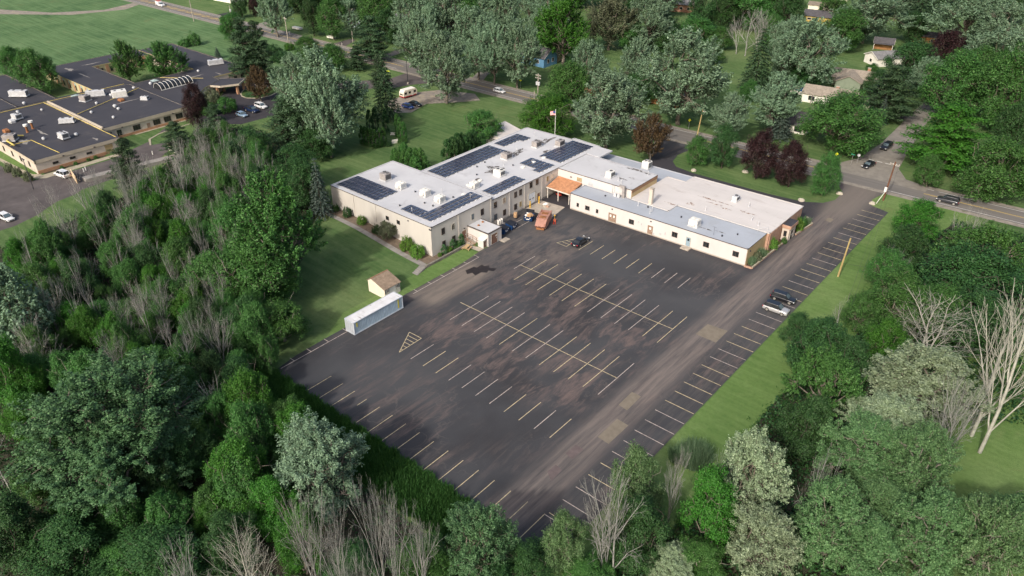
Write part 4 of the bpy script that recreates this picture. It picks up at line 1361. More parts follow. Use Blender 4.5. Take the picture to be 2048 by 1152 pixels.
# seafoam hipped awnings inside the courtyards
for x, y, s in ((-259.5, 91.5, 3.4), (-256.2, 116.0, 3.0), (-258.5, 67.5, 0.1), (-276, 72.5, 4.0)):
    if s > 1:
        wpart(MB().add([(x - s, y - s, 3.0), (x + s, y - s, 3.0), (x + s, y + s, 3.0), (x - s, y + s, 3.0), (x, y, 4.3)], [(0, 1, 4), (1, 2, 4), (2, 3, 4), (3, 0, 4)]), 'awning_roof', 'roof_seafoam', care)
# roof furniture: coping bands, gas pipe, vents and ducts
mb = MB()
for a, b in (((-260.3, 60.8), (-260.3, 107.5)), ((-260.3, 81.9), (-213.6, 82.2)), ((-229.0, 60.6), (-229.0, 66.0)), ((-229.0, 66.0), (-213.5, 67.0)), ((-258, 119), (-246, 128))):
    mb.tube((a[0], a[1], H0 + .12), (b[0], b[1], H0 + .12), 0.085, n=5)
wpart(mb, 'gas_pipe', 'gas_yellow', PR)
wpart(MB().tube((-240, 83.5, H0 + .5), (-251, 108, H0 + .5), 0.09, n=5), 'gas_pipe', 'gas_yellow', QR)
wpart(MB().box(-259.0, -222.4, 82.5, 82.95, H0 - .1, H0 + .75), 'parapet', 'fascia_cream', QR)
wpart(MB().path([(-226, 57.8 + 3, H0 + .9), (-231, 60.8, H0 + .9), (-234, 63.5, H0 + .9), (-234, 66, H0 + .2)], 0.22, 8), 'gas_pipe', 'gas_yellow', PR)


def mushroom(roof, x, y, z, s=1.0, mat='metal_light'):
    s *= .8
    return wpart(MB().lathe((x, y, z), [(0.45 * s, 0), (0.4 * s, 0.3 * s), (0.62 * s, 0.34 * s), (0.62 * s, 0.44 * s), (0.4 * s, 0.85 * s), (0.15 * s, 0.9 * s)], 12), 'roof_vent', mat, roof)


for x, y, s in ((-227.0, 68.5, 1.0), (-223.3, 75.7, 1.1), (-256.5, 73.0, 1.0), (-253.0, 78.5, .8)):
    mushroom(PR, x, y, H0 + .05, s)
for x, y, s in ((-229.0, 89.0, .9), (-238.5, 86.9, .9), (-238.4, 94.0, 1.2), (-235.3, 93.6, 1.0), (-245.8, 91.8, .9), (-250.5, 98.5, 1.0)):
    mushroom(QR, x, y, H0 + .3, s)
for x, y, s in ((-253.0, 113, 1.1), (-252.5, 107.0, 1.0)):
    mushroom(RR, x, y, H0 + .15, s)
for x, y in ((-263.5, 77.5), (-254.5, 131.2), (-287.5, 140.5)):
    mushroom(W1R if y < 90 else RR, x, y, H0 + .1, 1.0)
for x, y in ((-236.5, 68.0), (-238.6, 70.2)):
    o = wpart(MB().lathe((x, y, H0 + .05), [(0.45, 0), (0.3, 0.1), (0.3, 1.7), (0.6, 1.75), (0.6, 2.2)], 10), 'flue', 'rust', PR)
    wpart(MB().lathe((x, y, H0 + 1.85), [(0.65, 0), (0.65, 0.5), (0.3, 0.6)], 10), 'cap', 'metal_white', o)
for x, y, mt in ((-241.0, 64.2, 'rust'), (-243.2, 98.3, 'rust'), (-248.5, 68.5, 'metal_light')):
    wpart(MB().bevbox(x - 1, x + 1, y - .8, y + .8, H0 + .05, H0 + .9, .25), 'roof_hatch', mt, PR if y < 80 else QR)
for label, x, y, sx, sy, sz, rz, mat in (
        ('low air handler with a long duct on the front black roof near its right end', -223.2, 72.4, 2.6, 2.0, 1.6, 0.1, 'metal_light'),
        ('pair of boxy air handlers beside the cream parapet of the black roof', -235.6, 78.6, 4.0, 1.6, 1.3, 0.9, 'metal_light'),
        ('large pale air handler on the centre black roof', -247.6, 100.0, 4.2, 3.0, 1.9, 1.25, 'metal_white'),
        ('curved duct air handler at the ridge of the black roofs', -254.2, 95.5, 5.5, 1.6, 1.7, 1.0, 'metal_light'),
        ('weathered air handler with a round hood at the ridge of the black roofs', -251.5, 91.0, 2.6, 2.4, 1.8, 0.3, 'metal_grey'),
        ('long grey duct unit on the leftmost ward roof', -272.5, 79.6, 5.5, 1.8, 1.8, 0.7, 'metal_light'),
        ('white framed air handler on the ward roof at the back beside the courtyard trees', -258.0, 140.2, 5.0, 2.0, 1.6, 1.3, 'metal_light'),
        ('small beige air handler near the maroon tree', -238.5, 103.6, 2.2, 1.4, 1.1, 0.6, 'metal_light'),
        ('square air handler on the front black roof near two rusty flues', -250.0, 70.5, 2.4, 2.0, 1.5, 0.2, 'metal_light'),
        ('ribbed dark tank unit at the left edge of the black roof', -232.6, 60.0 + 2.2, 3.2, 2.2, 1.7, 0.8, 'metal_grey')):
    hvac(label, x, y, H0 + .3, sx, sy, sz, mat, rz, 1, 'air handlers on the black roofs')
for r_, pts in ((PR, ((-229.5, 64.5, 2.8, 1.5), (-233, 70.5, 4.0, .5), (-216.5, 78.0, 1.6, .5))), (W2R, ((-292.0, 103.5, 3.0, 1.2), (-281, 103.5, 5.0, .4), (-293.5, 112.0, .5, 4.0))), (RR, ((-250.2, 127.0, .5, 5.0), (-246.5, 134.5, 2.5, .4), (-254, 120.0, .6, 2.0))), (QR, ((-241.0, 99.5, .4, 5.5),))):
    z = H0 + (0.29 if r_ is QR else 0.14 if r_ is RR else 0.04)
    rr = random.Random(3)
    for bx_, by_, rx, ry in pts:
        ps_ = []
        for i in range(20):
            t = 2 * math.pi * i / 20
            k = 0.75 + 0.25 * math.sin(3 * t + bx_) + rr.uniform(-.18, .18)
            ps_.append((bx_ + rx * k * math.cos(t), by_ + ry * k * math.sin(t)))
        z += 0.0015
        wpart(MB().poly(ps_, z), 'stain', 'concrete_grey', r_)
# screen walls of the loading yard
sw = empty('screen_wall', (-203, 66, 0), 0, 'cream slatted screen fence in the service yard beside the white pickup', 'fence')
a_, b_ = Vector((-204.6, 65.4)), Vector((-199.0, 64.2))
for k in range(14):
    p_ = a_.lerp(b_, (k + .5) / 14)
    wpart(MB().bevbox(p_.x - .19, p_.x + .19, p_.y - .04, p_.y + .04, 0.05, 2.1 + .05 * (k % 2), .01), 'board', 'wood_new' if k % 3 else 'vinyl_cream', sw)
wpart(MB().box(-204.7, -199.0, 65.0, 65.08, .5, .6), 'rail', 'wood_new', sw)
sw2 = empty('screen_wall', (-199.5, 88, 0), 0, 'white panelled screen fence with a brown cap at the top of the loading ramp', 'fence')
for k in range(8):
    wpart(MB().bevbox(-203.0 + k * .72, -202.35 + k * .72, 91.0, 91.1, 0.0, 1.7, .01), 'board', 'vinyl_white', sw2)
wpart(MB().box(-203.1, -197.2, 90.9, 91.2, 1.71, 1.85), 'cap', 'brick_band', sw2)
rwl = empty('ramp_wall', (-199, 76, 0), 0, 'long low concrete wall between the loading ramp and the woods', 'wall')
wpart(MB().prism([(-200.4, 66.0), (-198.0, 66.0), (-194.2, 90.0), (-196.6, 90.0)], 0, .9), 'wall', 'concrete_grey', rwl)
for k, (lab, x, y) in enumerate((('pair of white bollards in the loading ramp nearest the pickup', -206.0, 69.5), ('white bollard at the upper end of the loading ramp', -203.2, 86.5))):
    b_ = empty('bollard', (x, y, 0), 0, lab, 'bollard')
    MB().lathe((0, 0, 0), [(0.14, 0), (0.14, 1.0), (0.08, 1.06)], 8).build('post', 'metal_white', b_)
    if k == 0:
        MB().lathe((0.6, -.8, 0), [(0.14, 0), (0.14, 1.0), (0.08, 1.06)], 8).build('post', 'metal_white', b_)


# ------------------------------------------------------------------ houses and sheds
def house(label, x, y, rz, L, W, H, rise, wall, roof, cat='house', wins=(), chimney=None, porch=None, wing_=None, hip=False, name='house', trim='vinyl_white'):
    """gabled house: ridge along local x; eaves overhang; windows by face and position"""
    h = empty(name, (x, y, 0), rz, label, cat)

    def body(x0, x1, y0, y1, along_x=True, tag_=''):
        if along_x:
            ym_ = (y0 + y1) / 2
            v = [(x0, y0, 0), (x1, y0, 0), (x1, y1, 0), (x0, y1, 0), (x0, y0, H), (x1, y0, H), (x1, y1, H), (x0, y1, H), (x0, ym_, H + rise), (x1, ym_, H + rise)]
            f = [(0, 1, 5, 4), (2, 3, 7, 6), (1, 2, 6, 9, 5), (3, 0, 4, 8, 7)]
        else:
            xm_ = (x0 + x1) / 2
            v = [(x0, y0, 0), (x1, y0, 0), (x1, y1, 0), (x0, y1, 0), (x0, y0, H), (x1, y0, H), (x1, y1, H), (x0, y1, H), (xm_, y0, H + rise), (xm_, y1, H + rise)]
            f = [(1, 2, 6, 5), (3, 0, 4, 7), (0, 1, 5, 8, 4), (2, 3, 7, 9, 6)]
        MB().add(v, f).build('wall', wall, h)
        ov, th = 0.45, 0.14
        mb = MB()
        if along_x:
            hw = (y1 - y0) / 2
            sl = rise / hw
            for s in (-1, 1):
                e0 = (ym_ + s * (hw + ov), H - sl * ov)
                q = [(x0 - ov, e0[0], e0[1]), (x1 + ov, e0[0], e0[1]), (x1 + ov, ym_, H + rise), (x0 - ov, ym_, H + rise)]
                q = [(a, b, c + 0.03) for a, b, c in q]
                mb.add(q + [(a, b, c + th) for a, b, c in q], [(0, 1, 2, 3), (7, 6, 5, 4), (0, 4, 5, 1), (1, 5, 6, 2), (3, 2, 6, 7), (0, 3, 7, 4)] if s > 0 else [(3, 2, 1, 0), (4, 5, 6, 7), (1, 5, 4, 0), (2, 6, 5, 1), (7, 6, 2, 3), (4, 7, 3, 0)])
        else:
            hw = (x1 - x0) / 2
            sl = rise / hw
            for s in (-1, 1):
                e0 = (xm_ + s * (hw + ov), H - sl * ov)
                q = [(e0[0], y0 - ov, e0[1]), (e0[0], y1 + ov, e0[1]), (xm_, y1 + ov, H + rise), (xm_, y0 - ov, H + rise)]
                q = [(a, b, c + 0.03) for a, b, c in q]
                mb.add(q + [(a, b, c + th) for a, b, c in q], [(3, 2, 1, 0), (4, 5, 6, 7), (1, 5, 4, 0), (2, 6, 5, 1), (7, 6, 2, 3), (4, 7, 3, 0)] if s > 0 else [(0, 1, 2, 3), (7, 6, 5, 4), (0, 4, 5, 1), (1, 5, 6, 2), (3, 2, 6, 7), (0, 3, 7, 4)])
        r = mb.build('roof', roof, h)
        # barge boards on the gables
        mb = MB()
        if along_x:
            for xx in (x0 - ov - .03, x1 + ov):
                for s in (-1, 1):
                    ye = ym_ + s * (hw + ov)
                    mb.add([(xx, ye, H - sl * ov - .06), (xx + .03, ye, H - sl * ov - .06), (xx + .03, ye, H - sl * ov + .2), (xx, ye, H - sl * ov + .2), (xx, ym_, H + rise - .06), (xx + .03, ym_, H + rise - .06), (xx + .03, ym_, H + rise + .2), (xx, ym_, H + rise + .2)], [(0, 1, 5, 4), (1, 2, 6, 5), (2, 3, 7, 6), (3, 0, 4, 7), (0, 3, 2, 1), (4, 5, 6, 7)])
            mb.build('barge_board', trim, h)
        return r
    r = body(-L / 2, L / 2, -W / 2, W / 2, True)
    if wing_:
        body(*wing_, along_x=False)
    for face, u, z, w_, h_ in wins:
        xx, yy_, rot = {'-y': (u, -W / 2, 0), '+y': (u, W / 2, R(180)), '+x': (L / 2, u, R(90)), '-x': (-L / 2, u, R(-90))}[face]
        k = ('hw', w_, h_)
        if k not in WM:
            t = 0.09
            WM[k] = MB().box(-w_ / 2, -w_ / 2 + t, -.08, .01, -h_ / 2, h_ / 2).box(w_ / 2 - t, w_ / 2, -.08, .01, -h_ / 2, h_ / 2).box(-w_ / 2 + t, w_ / 2 - t, -.08, .01, h_ / 2 - t, h_ / 2).box(-w_ / 2 + t, w_ / 2 - t, -.1, .01, -h_ / 2, -h_ / 2 + t).mesh('window', 'vinyl_white')
            WM[k + ('p',)] = MB().box(-w_ / 2 + t, w_ / 2 - t, -.04, 0, -h_ / 2 + t, h_ / 2 - t).mesh('pane', 'glass_dark')
        f = link('window', WM[k], h, (xx, yy_, z), rot)
        link('pane', WM[k + ('p',)], f)
    if chimney:
        cx, cy2, hh = chimney
        c = MB().box(cx - .5, cx + .5, cy2 - .4, cy2 + .4, H, H + rise + hh).build('chimney', 'brick', h)
        MB().box(cx - .58, cx + .58, cy2 - .48, cy2 + .48, H + rise + hh, H + rise + hh + .15).build('cap', 'concrete', c)
    if porch:
        MB().box(*porch[:4], 2.4, 2.55).build('porch_roof', roof, h)
        MB().box(porch[0] + .1, porch[0] + .25, porch[2] + .1, porch[2] + .25, 0, 2.4).build('post', 'vinyl_white', h)
        MB().box(porch[1] - .25, porch[1] - .1, porch[2] + .1, porch[2] + .25, 0, 2.4).build('post', 'vinyl_white', h)
    return h


x, y = (-276.5, 219.7)
house('pale blue gabled house with a dark roof across the road behind dark trees', x, y + 4, R(90), 9, 9, 4.2, 4.2, 'vinyl_pale_blue', 'shingle_grey', wins=(('-x', -2.4, 2.0, 1.1, 1.6), ('-x', 0.2, 2.0, 1.1, 1.6), ('-x', 2.4, 2.0, 1.1, 1.6), ('-x', 0.0, 5.6, .9, 1.4), ('+y', 1.0, 2, 1.1, 1.6), ('+y', -2.5, 2, 1.1, 1.6)))
x, y = (-179.0, 224.4)
house('bright blue house with a brown roof and twin white windows beside the tan shed', x, y + 3, R(0), 11, 8, 3.6, 2.6, 'vinyl_blue', 'shingle_grey', wins=(('+x', -1.4, 2.1, 1.2, 1.5), ('+x', 1.4, 2.1, 1.2, 1.5), ('-y', 2.6, 2.0, 1.3, 1.4), ('-y', -2, 2.0, 1.3, 1.4)))
x, y = (-177.6, 234.6)
house('little tan garden shed behind the blue house', x, y, R(10), 5.2, 3.6, 2.3, 1.2, 'board_tan', 'shingle_tan', 'shed', name='garden_shed', wins=(('-y', 1, 1.4, .7, .7),))
x, y = (-77.8, 275.4)
house('green house with a wide brown roof, red brick chimney and white awnings', x, y + 2.5, R(12), 15, 9, 3.0, 1.9, 'vinyl_green', 'shingle_tan', wins=(('+x', -1.5, 1.6, 1.3, 1.2), ('+x', 1.8, 1.6, 1.3, 1.2), ('-y', -5.5, 1.6, 1.5, 1.0), ('-y', -1.5, 1.6, 1.5, 1.0)), chimney=(3.2, 0.8, 0.9), wing_=(-5.8, 2.2, -9.5, 0))
x, y = (-77.6, 250.0)
house('long low house with a grey tan roof beside the blue swimming pool', x, y + 3, R(8), 16, 9, 2.9, 1.7, 'vinyl_white', 'shingle_tan', wins=(('-y', -5, 1.6, 2.2, 1.6), ('-y', 3, 1.6, 1.4, 1.1), ('+x', 0, 1.6, 1.2, 1.1)), chimney=(1.5, .5, .5))
x, y = (-68.1, 254.0)
house('flat pale garage roof partly hidden by the big green tree', x, y, R(8), 6.5, 6, 2.6, 0.5, 'vinyl_cream', 'patch_tan', 'garage', name='garage', wins=(('-y', 0, 1.4, 2.6, 1.8),))
x, y = (-78.9, 310.8)
house('white walled house with a long grey roof next to the dark round tree', x, y + 1, R(52), 12, 8, 3.0, 1.7, 'vinyl_white', 'shingle_slate', wins=(('-x', 0, 1.6, 1.5, 1.2), ('+y', 2, 1.6, 1.2, 1.1)))
x, y = (-86.6, 333.1)
house('open garden pavilion with a dark grey gable roof and white posts', x, y + 1.5, R(14), 7, 4.5, 2.6, 1.5, 'log_brown', 'shingle_grey', 'pavilion', name='garden_pavilion', porch=(-3.6, 3.6, -4.4, -2.3))
x, y = (-124.8, 362.0)
house('small yellow house with a black roof near the top edge', x, y + 2, R(8), 12, 7, 3.0, 1.9, 'vinyl_yellow', 'shingle_grey', wins=(('-y', -3.2, 1.7, 1.8, 1.1), ('-y', 0, 1.7, 1.4, 1.1)))
x, y = (-132.7, 387.2)
house('long pale shed behind the small yellow house', x, y + 2, R(8), 12, 5, 2.6, 1.0, 'vinyl_cream', 'patch_tan', 'shed', name='garden_shed', wins=(('-y', 0, 1.5, 1.8, 1.2),))
x, y = (-136.2, 415.1)
house('pale yellow house cut off by the top edge above the small yellow house', x, y + 6, R(8), 10, 8, 3.4, 2.4, 'vinyl_cream', 'shingle_slate', wins=(('-y', 0, 1.8, 1.4, 1.3), ('-y', 3, 1.8, 1.4, 1.3)))
x, y = (-76.0, 354.6)
house('low brown log house behind the dark purple tree', x, y + 2, R(8), 12, 6, 2.8, 1.3, 'log_brown', 'shingle_grey', wins=(('-y', 2, 1.5, 1.0, 1.2), ('-y', -2, 1.5, 1.0, 1.2)))
x, y = (-139.2, 208.1)
house('brown roofed house peeking out between two silver maples beside the road', x, y + 4, R(4), 10, 8, 3.0, 2.8, 'brick', 'shingle_tan', wins=(('-y', 0, 1.7, 1.4, 1.3), ('-y', 3, 1.7, 1.4, 1.3)))
x, y = (-116.8, 214.1)
house('orange walled house with a dark blue roof under the largest silver maple', x, y + 4, R(3), 12, 8, 2.9, 2.6, 'log_brown', 'shingle_grey', wins=(('-y', 3.5, 1.7, 1.6, 1.3), ('-y', -2, 1.7, 1.4, 1.3)))
x, y = (-235.5, 233.0)
house('cream gabled house mostly hidden among the silver trees across the road', x, y + 3, R(90), 10, 8, 4.2, 3.4, 'vinyl_cream', 'shingle_slate', wins=(('-x', 0, 2, 1, 1.4), ('-x', 2, 2, 1, 1.4)))
x, y = (-257.5, 230.9)
house('white house with a grey roof behind the roadside trees', x, y + 3, R(20), 11, 8, 3.4, 2.6, 'vinyl_white', 'shingle_slate', wins=(('-y', 0, 1.8, 1.4, 1.3), ('-y', -3, 1.8, 1.4, 1.3)))
x, y = (-183.9, 343.8)
house('grey and rust house among treetops at the top edge', x, y + 2, R(15), 12, 9, 3.6, 2.4, 'brick', 'shingle_slate', wins=(('-y', 0, 1.8, 1.4, 1.3), ('-y', 3.5, 1.8, 1.4, 1.3)))
x, y = (-75.2, 219.1)
house('white garage at the end of a dark drive behind the green round tree', x, y + 1, R(8), 7, 6, 2.6, 1.6, 'vinyl_white', 'shingle_grey', 'garage', name='garage', wins=(('-y', 1, 1.4, 2.4, 1.8),))
x, y = (-373.2, 214.7)
house('white house under trees at the top left edge', x, y + 2, R(5), 14, 8, 3.2, 2.2, 'vinyl_white', 'shingle_slate', wins=(('-y', 0, 1.8, 1.4, 1.3), ('-y', -4, 1.8, 1.4, 1.3), ('-y', 4, 1.8, 1.4, 1.3)))
# swimming pool behind the long low house
po_ = empty('swimming_pool', (-87.1, 257.1) + (0,), R(8), 'raised blue swimming pool behind the long low house', 'pool')
ell = [(5.2 * math.cos(2 * math.pi * i / 24), 3.4 * math.sin(2 * math.pi * i / 24)) for i in range(24)]
MB().sides(ell, 0, 1.2).build('wall', 'vinyl_white', po_)
mb = MB()
for i in range(24):
    (a, b), (c, d) = ell[i], ell[(i + 1) % 24]
    mb.quad((a * 1.05, b * 1.05, 1.22), (c * 1.05, d * 1.05, 1.22), (c * .96, d * .96, 1.22), (a * .96, b * .96, 1.22))
mb.build('rim', 'vinyl_white', po_)
MB().poly([(a * .97, b * .97) for a, b in ell], 1.05).build('water', 'pool_water', po_)

# garden shed on the grass by the shipping container
gs = empty('garden_shed', (-100.0, 80.1, 0), 0, 'white garden shed with a brown shingle roof on the grass behind the shipping container', 'shed')
sx0, sx1, sy0, sy1, sh = -102.9, -98.15, 78.15, 82.1, 2.15
rx = -101.7
wpart(MB().add([(sx0, sy0, 0), (sx1, sy0, 0), (sx1, sy1, 0), (sx0, sy1, 0), (sx0, sy0, 2.6), (sx1, sy0, sh), (sx1, sy1, sh), (sx0, sy1, 2.6), (rx, sy0, 3.35), (rx, sy1, 3.35)],
               [(0, 1, 5, 8, 4), (2, 3, 7, 9, 6), (1, 2, 6, 5), (3, 0, 4, 7)]), 'wall', 'vinyl_cream', gs)
mb = MB()
for (xa, za), (xb, zb) in (((rx, 3.38), (sx1 + .22, sh - .05)), ((sx0 - .22, 2.5), (rx, 3.38))):
    q = [(xa, sy0 - .2, za), (xb, sy0 - .2, zb), (xb, sy1 + .2, zb), (xa, sy1 + .2, za)]
    mb.add(q + [(a, b, c + .1) for a, b, c in q], [(3, 2, 1, 0), (4, 5, 6, 7), (0, 1, 5, 4), (1, 2, 6, 5), (2, 3, 7, 6), (3, 0, 4, 7)])
rf = wpart(mb, 'roof', 'shingle_brown', gs)
wpart(MB().box(rx - .12, rx + .12, sy0 - .2, sy1 + .2, 3.44, 3.52), 'ridge_cap', 'fascia_brown', rf)
for y in (78.85, 81.4):
    f = window(gs, sx1, y, 1.5, .55, .75, '+x', 'vinyl_white', 'glass_dark', 1)
    for s in (-1, 1):
        wpart(MB().box(sx1, sx1 + .04, y + s * .42 - .13, y + s * .42 + .13, 1.12, 1.88), 'shutter', 'metal_dark', gs)
door(gs, sx1, 80.12, 0.1, 1.5, 1.9, '+x', 'vinyl_white', 2, None, 0, 'vinyl_white')


# ------------------------------------------------------------------ shipping container
ct = empty('shipping_container', (-94.55, 72.5, 0), R(90), 'pale blue corrugated shipping container with yellow marks at the edge of the car park', 'container')
cl, cw_, chh = 11.8, 2.45, 2.62


def corrugated(length, height, pitch, depth):
    """one long trapezoid-ribbed sheet in local x/z, ribs towards -y"""
    xs, ys = [], []
    n = int(length / pitch)
    p_ = length / n
    for i in range(n):
        x0 = -length / 2 + i * p_
        xs += [x0, x0 + p_ * .3, x0 + p_ * .45, x0 + p_ * .82]
        ys += [0, 0, depth, depth]
    xs.append(length / 2)
    ys.append(0)
    m_ = len(xs)
    vs = [(a, b, 0) for a, b in zip(xs, ys)] + [(a, b, height) for a, b in zip(xs, ys)]
    return MB().add(vs, [(i, i + 1, m_ + i + 1, m_ + i) for i in range(m_ - 1)])


for s in (-1, 1):
    o = corrugated(cl - .3, chh - .36, 0.36, 0.06).build('side_panel', 'box_blue', ct)
    o.location = (0, s * (cw_ / 2 - .02), .2)
    o.rotation_euler = (0, 0, 0 if s < 0 else math.pi)
m, nt, b = new_mat('box_roof')
p = pos(nt)
sxn = nt.nodes.new('ShaderNodeSeparateXYZ')
nt.links.new(pos(nt, (0.12, 2.4, 1)), sxn.inputs[0])
c = ramp(nt, noise(nt, p, .8, 5), [(.3, (.55, .54, .53)), (.7, (.68, .68, .68))])
c = mix(nt, ramp(nt, noise(nt, pos(nt, (.22, 2.6, 1)), 1.0, 5, .6), [(.60, 0), (.68, .75)]), c, (.17, .11, .09))  # crosswise streaks: rust and the ribs' shadow lines, both put into the roof colour
nt.links.new(c, b.inputs['Base Color'])
b.inputs['Roughness'].default_value = .7
mb = MB().box(-cl / 2 + .1, cl / 2 - .1, -cw_ / 2 + .08, cw_ / 2 - .08, chh - .1, chh - .03)
for k in range(20):
    x = -cl / 2 + .6 + k * (cl - 1.2) / 19
    mb.box(x - .1, x + .1, -cw_ / 2 + .12, cw_ / 2 - .12, chh - .029, chh - .005)
mb.build('roof', 'box_roof', ct)
mb = MB()
for s in (-1, 1):
    mb.box(-cl / 2 + .16, cl / 2 - .16, s * cw_ / 2 - .06, s * cw_ / 2 + .06, chh - .12, chh)
    mb.box(-cl / 2 + .16, cl / 2 - .16, s * cw_ / 2 - .06, s * cw_ / 2 + .06, .04, .2)
for e in (-1, 1):
    mb.box(e * cl / 2 - .08, e * cl / 2 + .08, -cw_ / 2 + .16, cw_ / 2 - .16, chh - .12, chh)
    mb.box(e * cl / 2 - .08, e * cl / 2 + .08, -cw_ / 2 + .16, cw_ / 2 - .16, .04, .2)
    for s in (-1, 1):
        mb.box(e * (cl / 2 - .08) - .08, e * (cl / 2 - .08) + .08, s * (cw_ / 2 - .05) - .08, s * (cw_ / 2 - .05) + .08, .17, chh - .17)
mb.build('frame', 'box_pale', ct)
for e in (-1, 1):
    for s in (-1, 1):
        for z in (0.0, chh - .17):
            MB().boxc((e * (cl / 2 - .06), s * (cw_ / 2 - .06), z + .088), (.2, .2, .176)).build('corner_casting', 'box_pale', ct)
for s in (-1, 1):
    d_ = MB().box(-cl / 2 + .0, -cl / 2 + .05, .02 if s > 0 else -1.08, 1.08 if s > 0 else -.02, .22, chh - .14).build('door', 'box_pale', ct)
    mb = MB()
    for yy_ in (.3, .8):
        mb.tube((-cl / 2 - .04, s * yy_, .25), (-cl / 2 - .04, s * yy_, chh - .2), .025, n=6)
    mb.build('lock_rod', 'galvanised', d_)
MB().box(cl / 2 - .05, cl / 2 + .0, -1.08, 1.08, .22, chh - .14).build('end_panel', 'box_pale', ct)
for x, z0, z1, w_ in ((cl / 2 - 1.15, .55, chh - .25, .32), (-cl / 2 + .72, 1.45, chh - .3, .30)):
    MB().box(x - w_ / 2, x + w_ / 2, -cw_ / 2 - .035, -cw_ / 2 - .024, z0, z1).build('marking_plate', 'box_yellow', ct)


# ------------------------------------------------------------------ skips and yard clutter
def dumpster(label, x, y, rz, lids=True, load=False):
    d = empty('dumpster', (x, y, 0), rz, label, 'dumpster', 'blue dumpsters in the yard')
    v = [(-1.0, -.75, .15), (1.0, -.75, .15), (1.0, .75, .15), (-1.0, .75, .15), (-1.0, -1.0, 1.25), (1.0, -1.0, 1.25), (1.0, .9, 1.5), (-1.0, .9, 1.5)]
    vi = [(a * .95, b * .93, max(c, .25)) for a, b, c in v]
    vi[4:] = [(a * .95, b * .95, c) for a, b, c in v[4:]]
    MB().add(v + vi, [(3, 2, 1, 0), (0, 1, 5, 4), (1, 2, 6, 5), (2, 3, 7, 6), (3, 0, 4, 7), (4, 5, 13, 12), (5, 6, 14, 13), (6, 7, 15, 14), (7, 4, 12, 15), (8, 9, 10, 11), (12, 13, 9, 8), (13, 14, 10, 9), (14, 15, 11, 10), (15, 12, 8, 11)]).build('bin', 'blue_steel', d)
    for s in (-1, 1):
        MB().box(s * 1.06 - .06, s * 1.06 + .06, -.55, .55, .78, .98).build('fork_pocket', 'blue_steel', d)
    for s in (-.55, .55):
        MB().box(s - .12, s + .12, -1.03, -.93, .95, 1.15).build('label_plate', 'paper_white', d)
    MB().box(-.4, .4, -.93, -.88, .55, .75).build('label_plate', 'paper_white', d)
    for s in (-1, 1):
        MB().lathe((s * .75, -.5, 0), [(.09, .0), (.09, .16)], 8).build('castor', 'rubber', d)
    if lids:
        for s in (-1, 1):
            MB().add([(s * .5 - .48, -1.04, 1.27), (s * .5 + .48, -1.04, 1.27), (s * .5 + .48, .93, 1.53), (s * .5 - .48, .93, 1.53), (s * .5 - .48, -1.04, 1.33), (s * .5 + .48, -1.04, 1.33), (s * .5 + .48, .93, 1.60), (s * .5 - .48, .93, 1.60)], [(3, 2, 1, 0), (4, 5, 6, 7), (0, 1, 5, 4), (1, 2, 6, 5), (2, 3, 7, 6), (3, 0, 4, 7)]).build('lid', 'lid_black', d)
    else:
        MB().box(-1.0, 1.0, .94, 1.0, 1.0, 2.4).build('lid', 'lid_black', d)
    return d


dumpster('blue dumpster with a shut black lid beside the annexe', -98.9, 113.9, R(100), True)
dumpster('blue dumpster with a shut black lid, second from the annexe', -98.9, 116.6, R(98), True)
dumpster('blue dumpster with its lid open and heaped with cardboard', -98.4, 122.4, R(20), False)
rr = random.Random(21)
for k, (dx, dy) in enumerate(((-.55, -.4), (.1, -.5), (.6, -.3), (-.3, .15), (.35, .2), (0, -.05), (-.65, .4), (.55, .55), (.0, .5))):
    mb = MB().bevbox(-.32, .32, -.24, .24, 0, .36, .02)
    o = mb.build('cardboard_box', 'cardboard' if k % 3 else 'paper_white')
    o.location = (-98.4 + dx * .9, 122.4 + dy, 1.05 + rr.uniform(0, .35))
    o.rotation_euler = (rr.uniform(-.5, .5), rr.uniform(-.5, .5), rr.uniform(0, 3))
    tag(o, 'crumpled %s box in the heap inside the open blue dumpster' % ('brown cardboard' if k % 3 else 'white'), 'box', 'boxes heaped in the open dumpster')
# roll-off skip of salmon painted steel
ro = empty('roll_off_container', (-94.4, 122.6, 0), R(24), 'long salmon orange roll off waste container standing in the yard', 'container')
RL, RW_, RH = 6.6, 2.35, 2.2
v = [(-RW_ / 2, -RL / 2 + 1.0, .25), (RW_ / 2, -RL / 2 + 1.0, .25), (RW_ / 2, RL / 2, .25), (-RW_ / 2, RL / 2, .25), (-RW_ / 2, -RL / 2 + .1, RH * .55), (RW_ / 2, -RL / 2 + .1, RH * .55), (-RW_ / 2, -RL / 2 + 1.9, RH), (RW_ / 2, -RL / 2 + 1.9, RH), (RW_ / 2, RL / 2, RH), (-RW_ / 2, RL / 2, RH)]
MB().add(v, [(3, 2, 1, 0), (0, 1, 5, 4), (4, 5, 7, 6), (1, 2, 8, 7, 5), (3, 0, 4, 6, 9), (2, 3, 9, 8), (6, 7, 8, 9)]).build('body', 'salmon_steel', ro)
for s in (-1, 1):
    for k in range(5):
        yy_ = -RL / 2 + 2.1 + k * 1.0
        MB().bevbox(s * RW_ / 2 - .08, s * RW_ / 2 + .08, yy_ - .09, yy_ + .09, .3, RH - .05, .02).build('rib', 'salmon_steel', ro)
    MB().box(s * (RW_ / 2 - .02) - .1, s * (RW_ / 2 - .02) + .1, -RL / 2 + 1.9, RL / 2 + .05, RH + .002, RH + .12).build('top_rail', 'salmon_steel', ro)
for yy_ in (-.4, 1.6):
    MB().bevbox(-.75, .75, yy_ - .55, yy_ + .55, RH + .004, RH + .09, .03).build('roof_hatch', 'rust', ro)
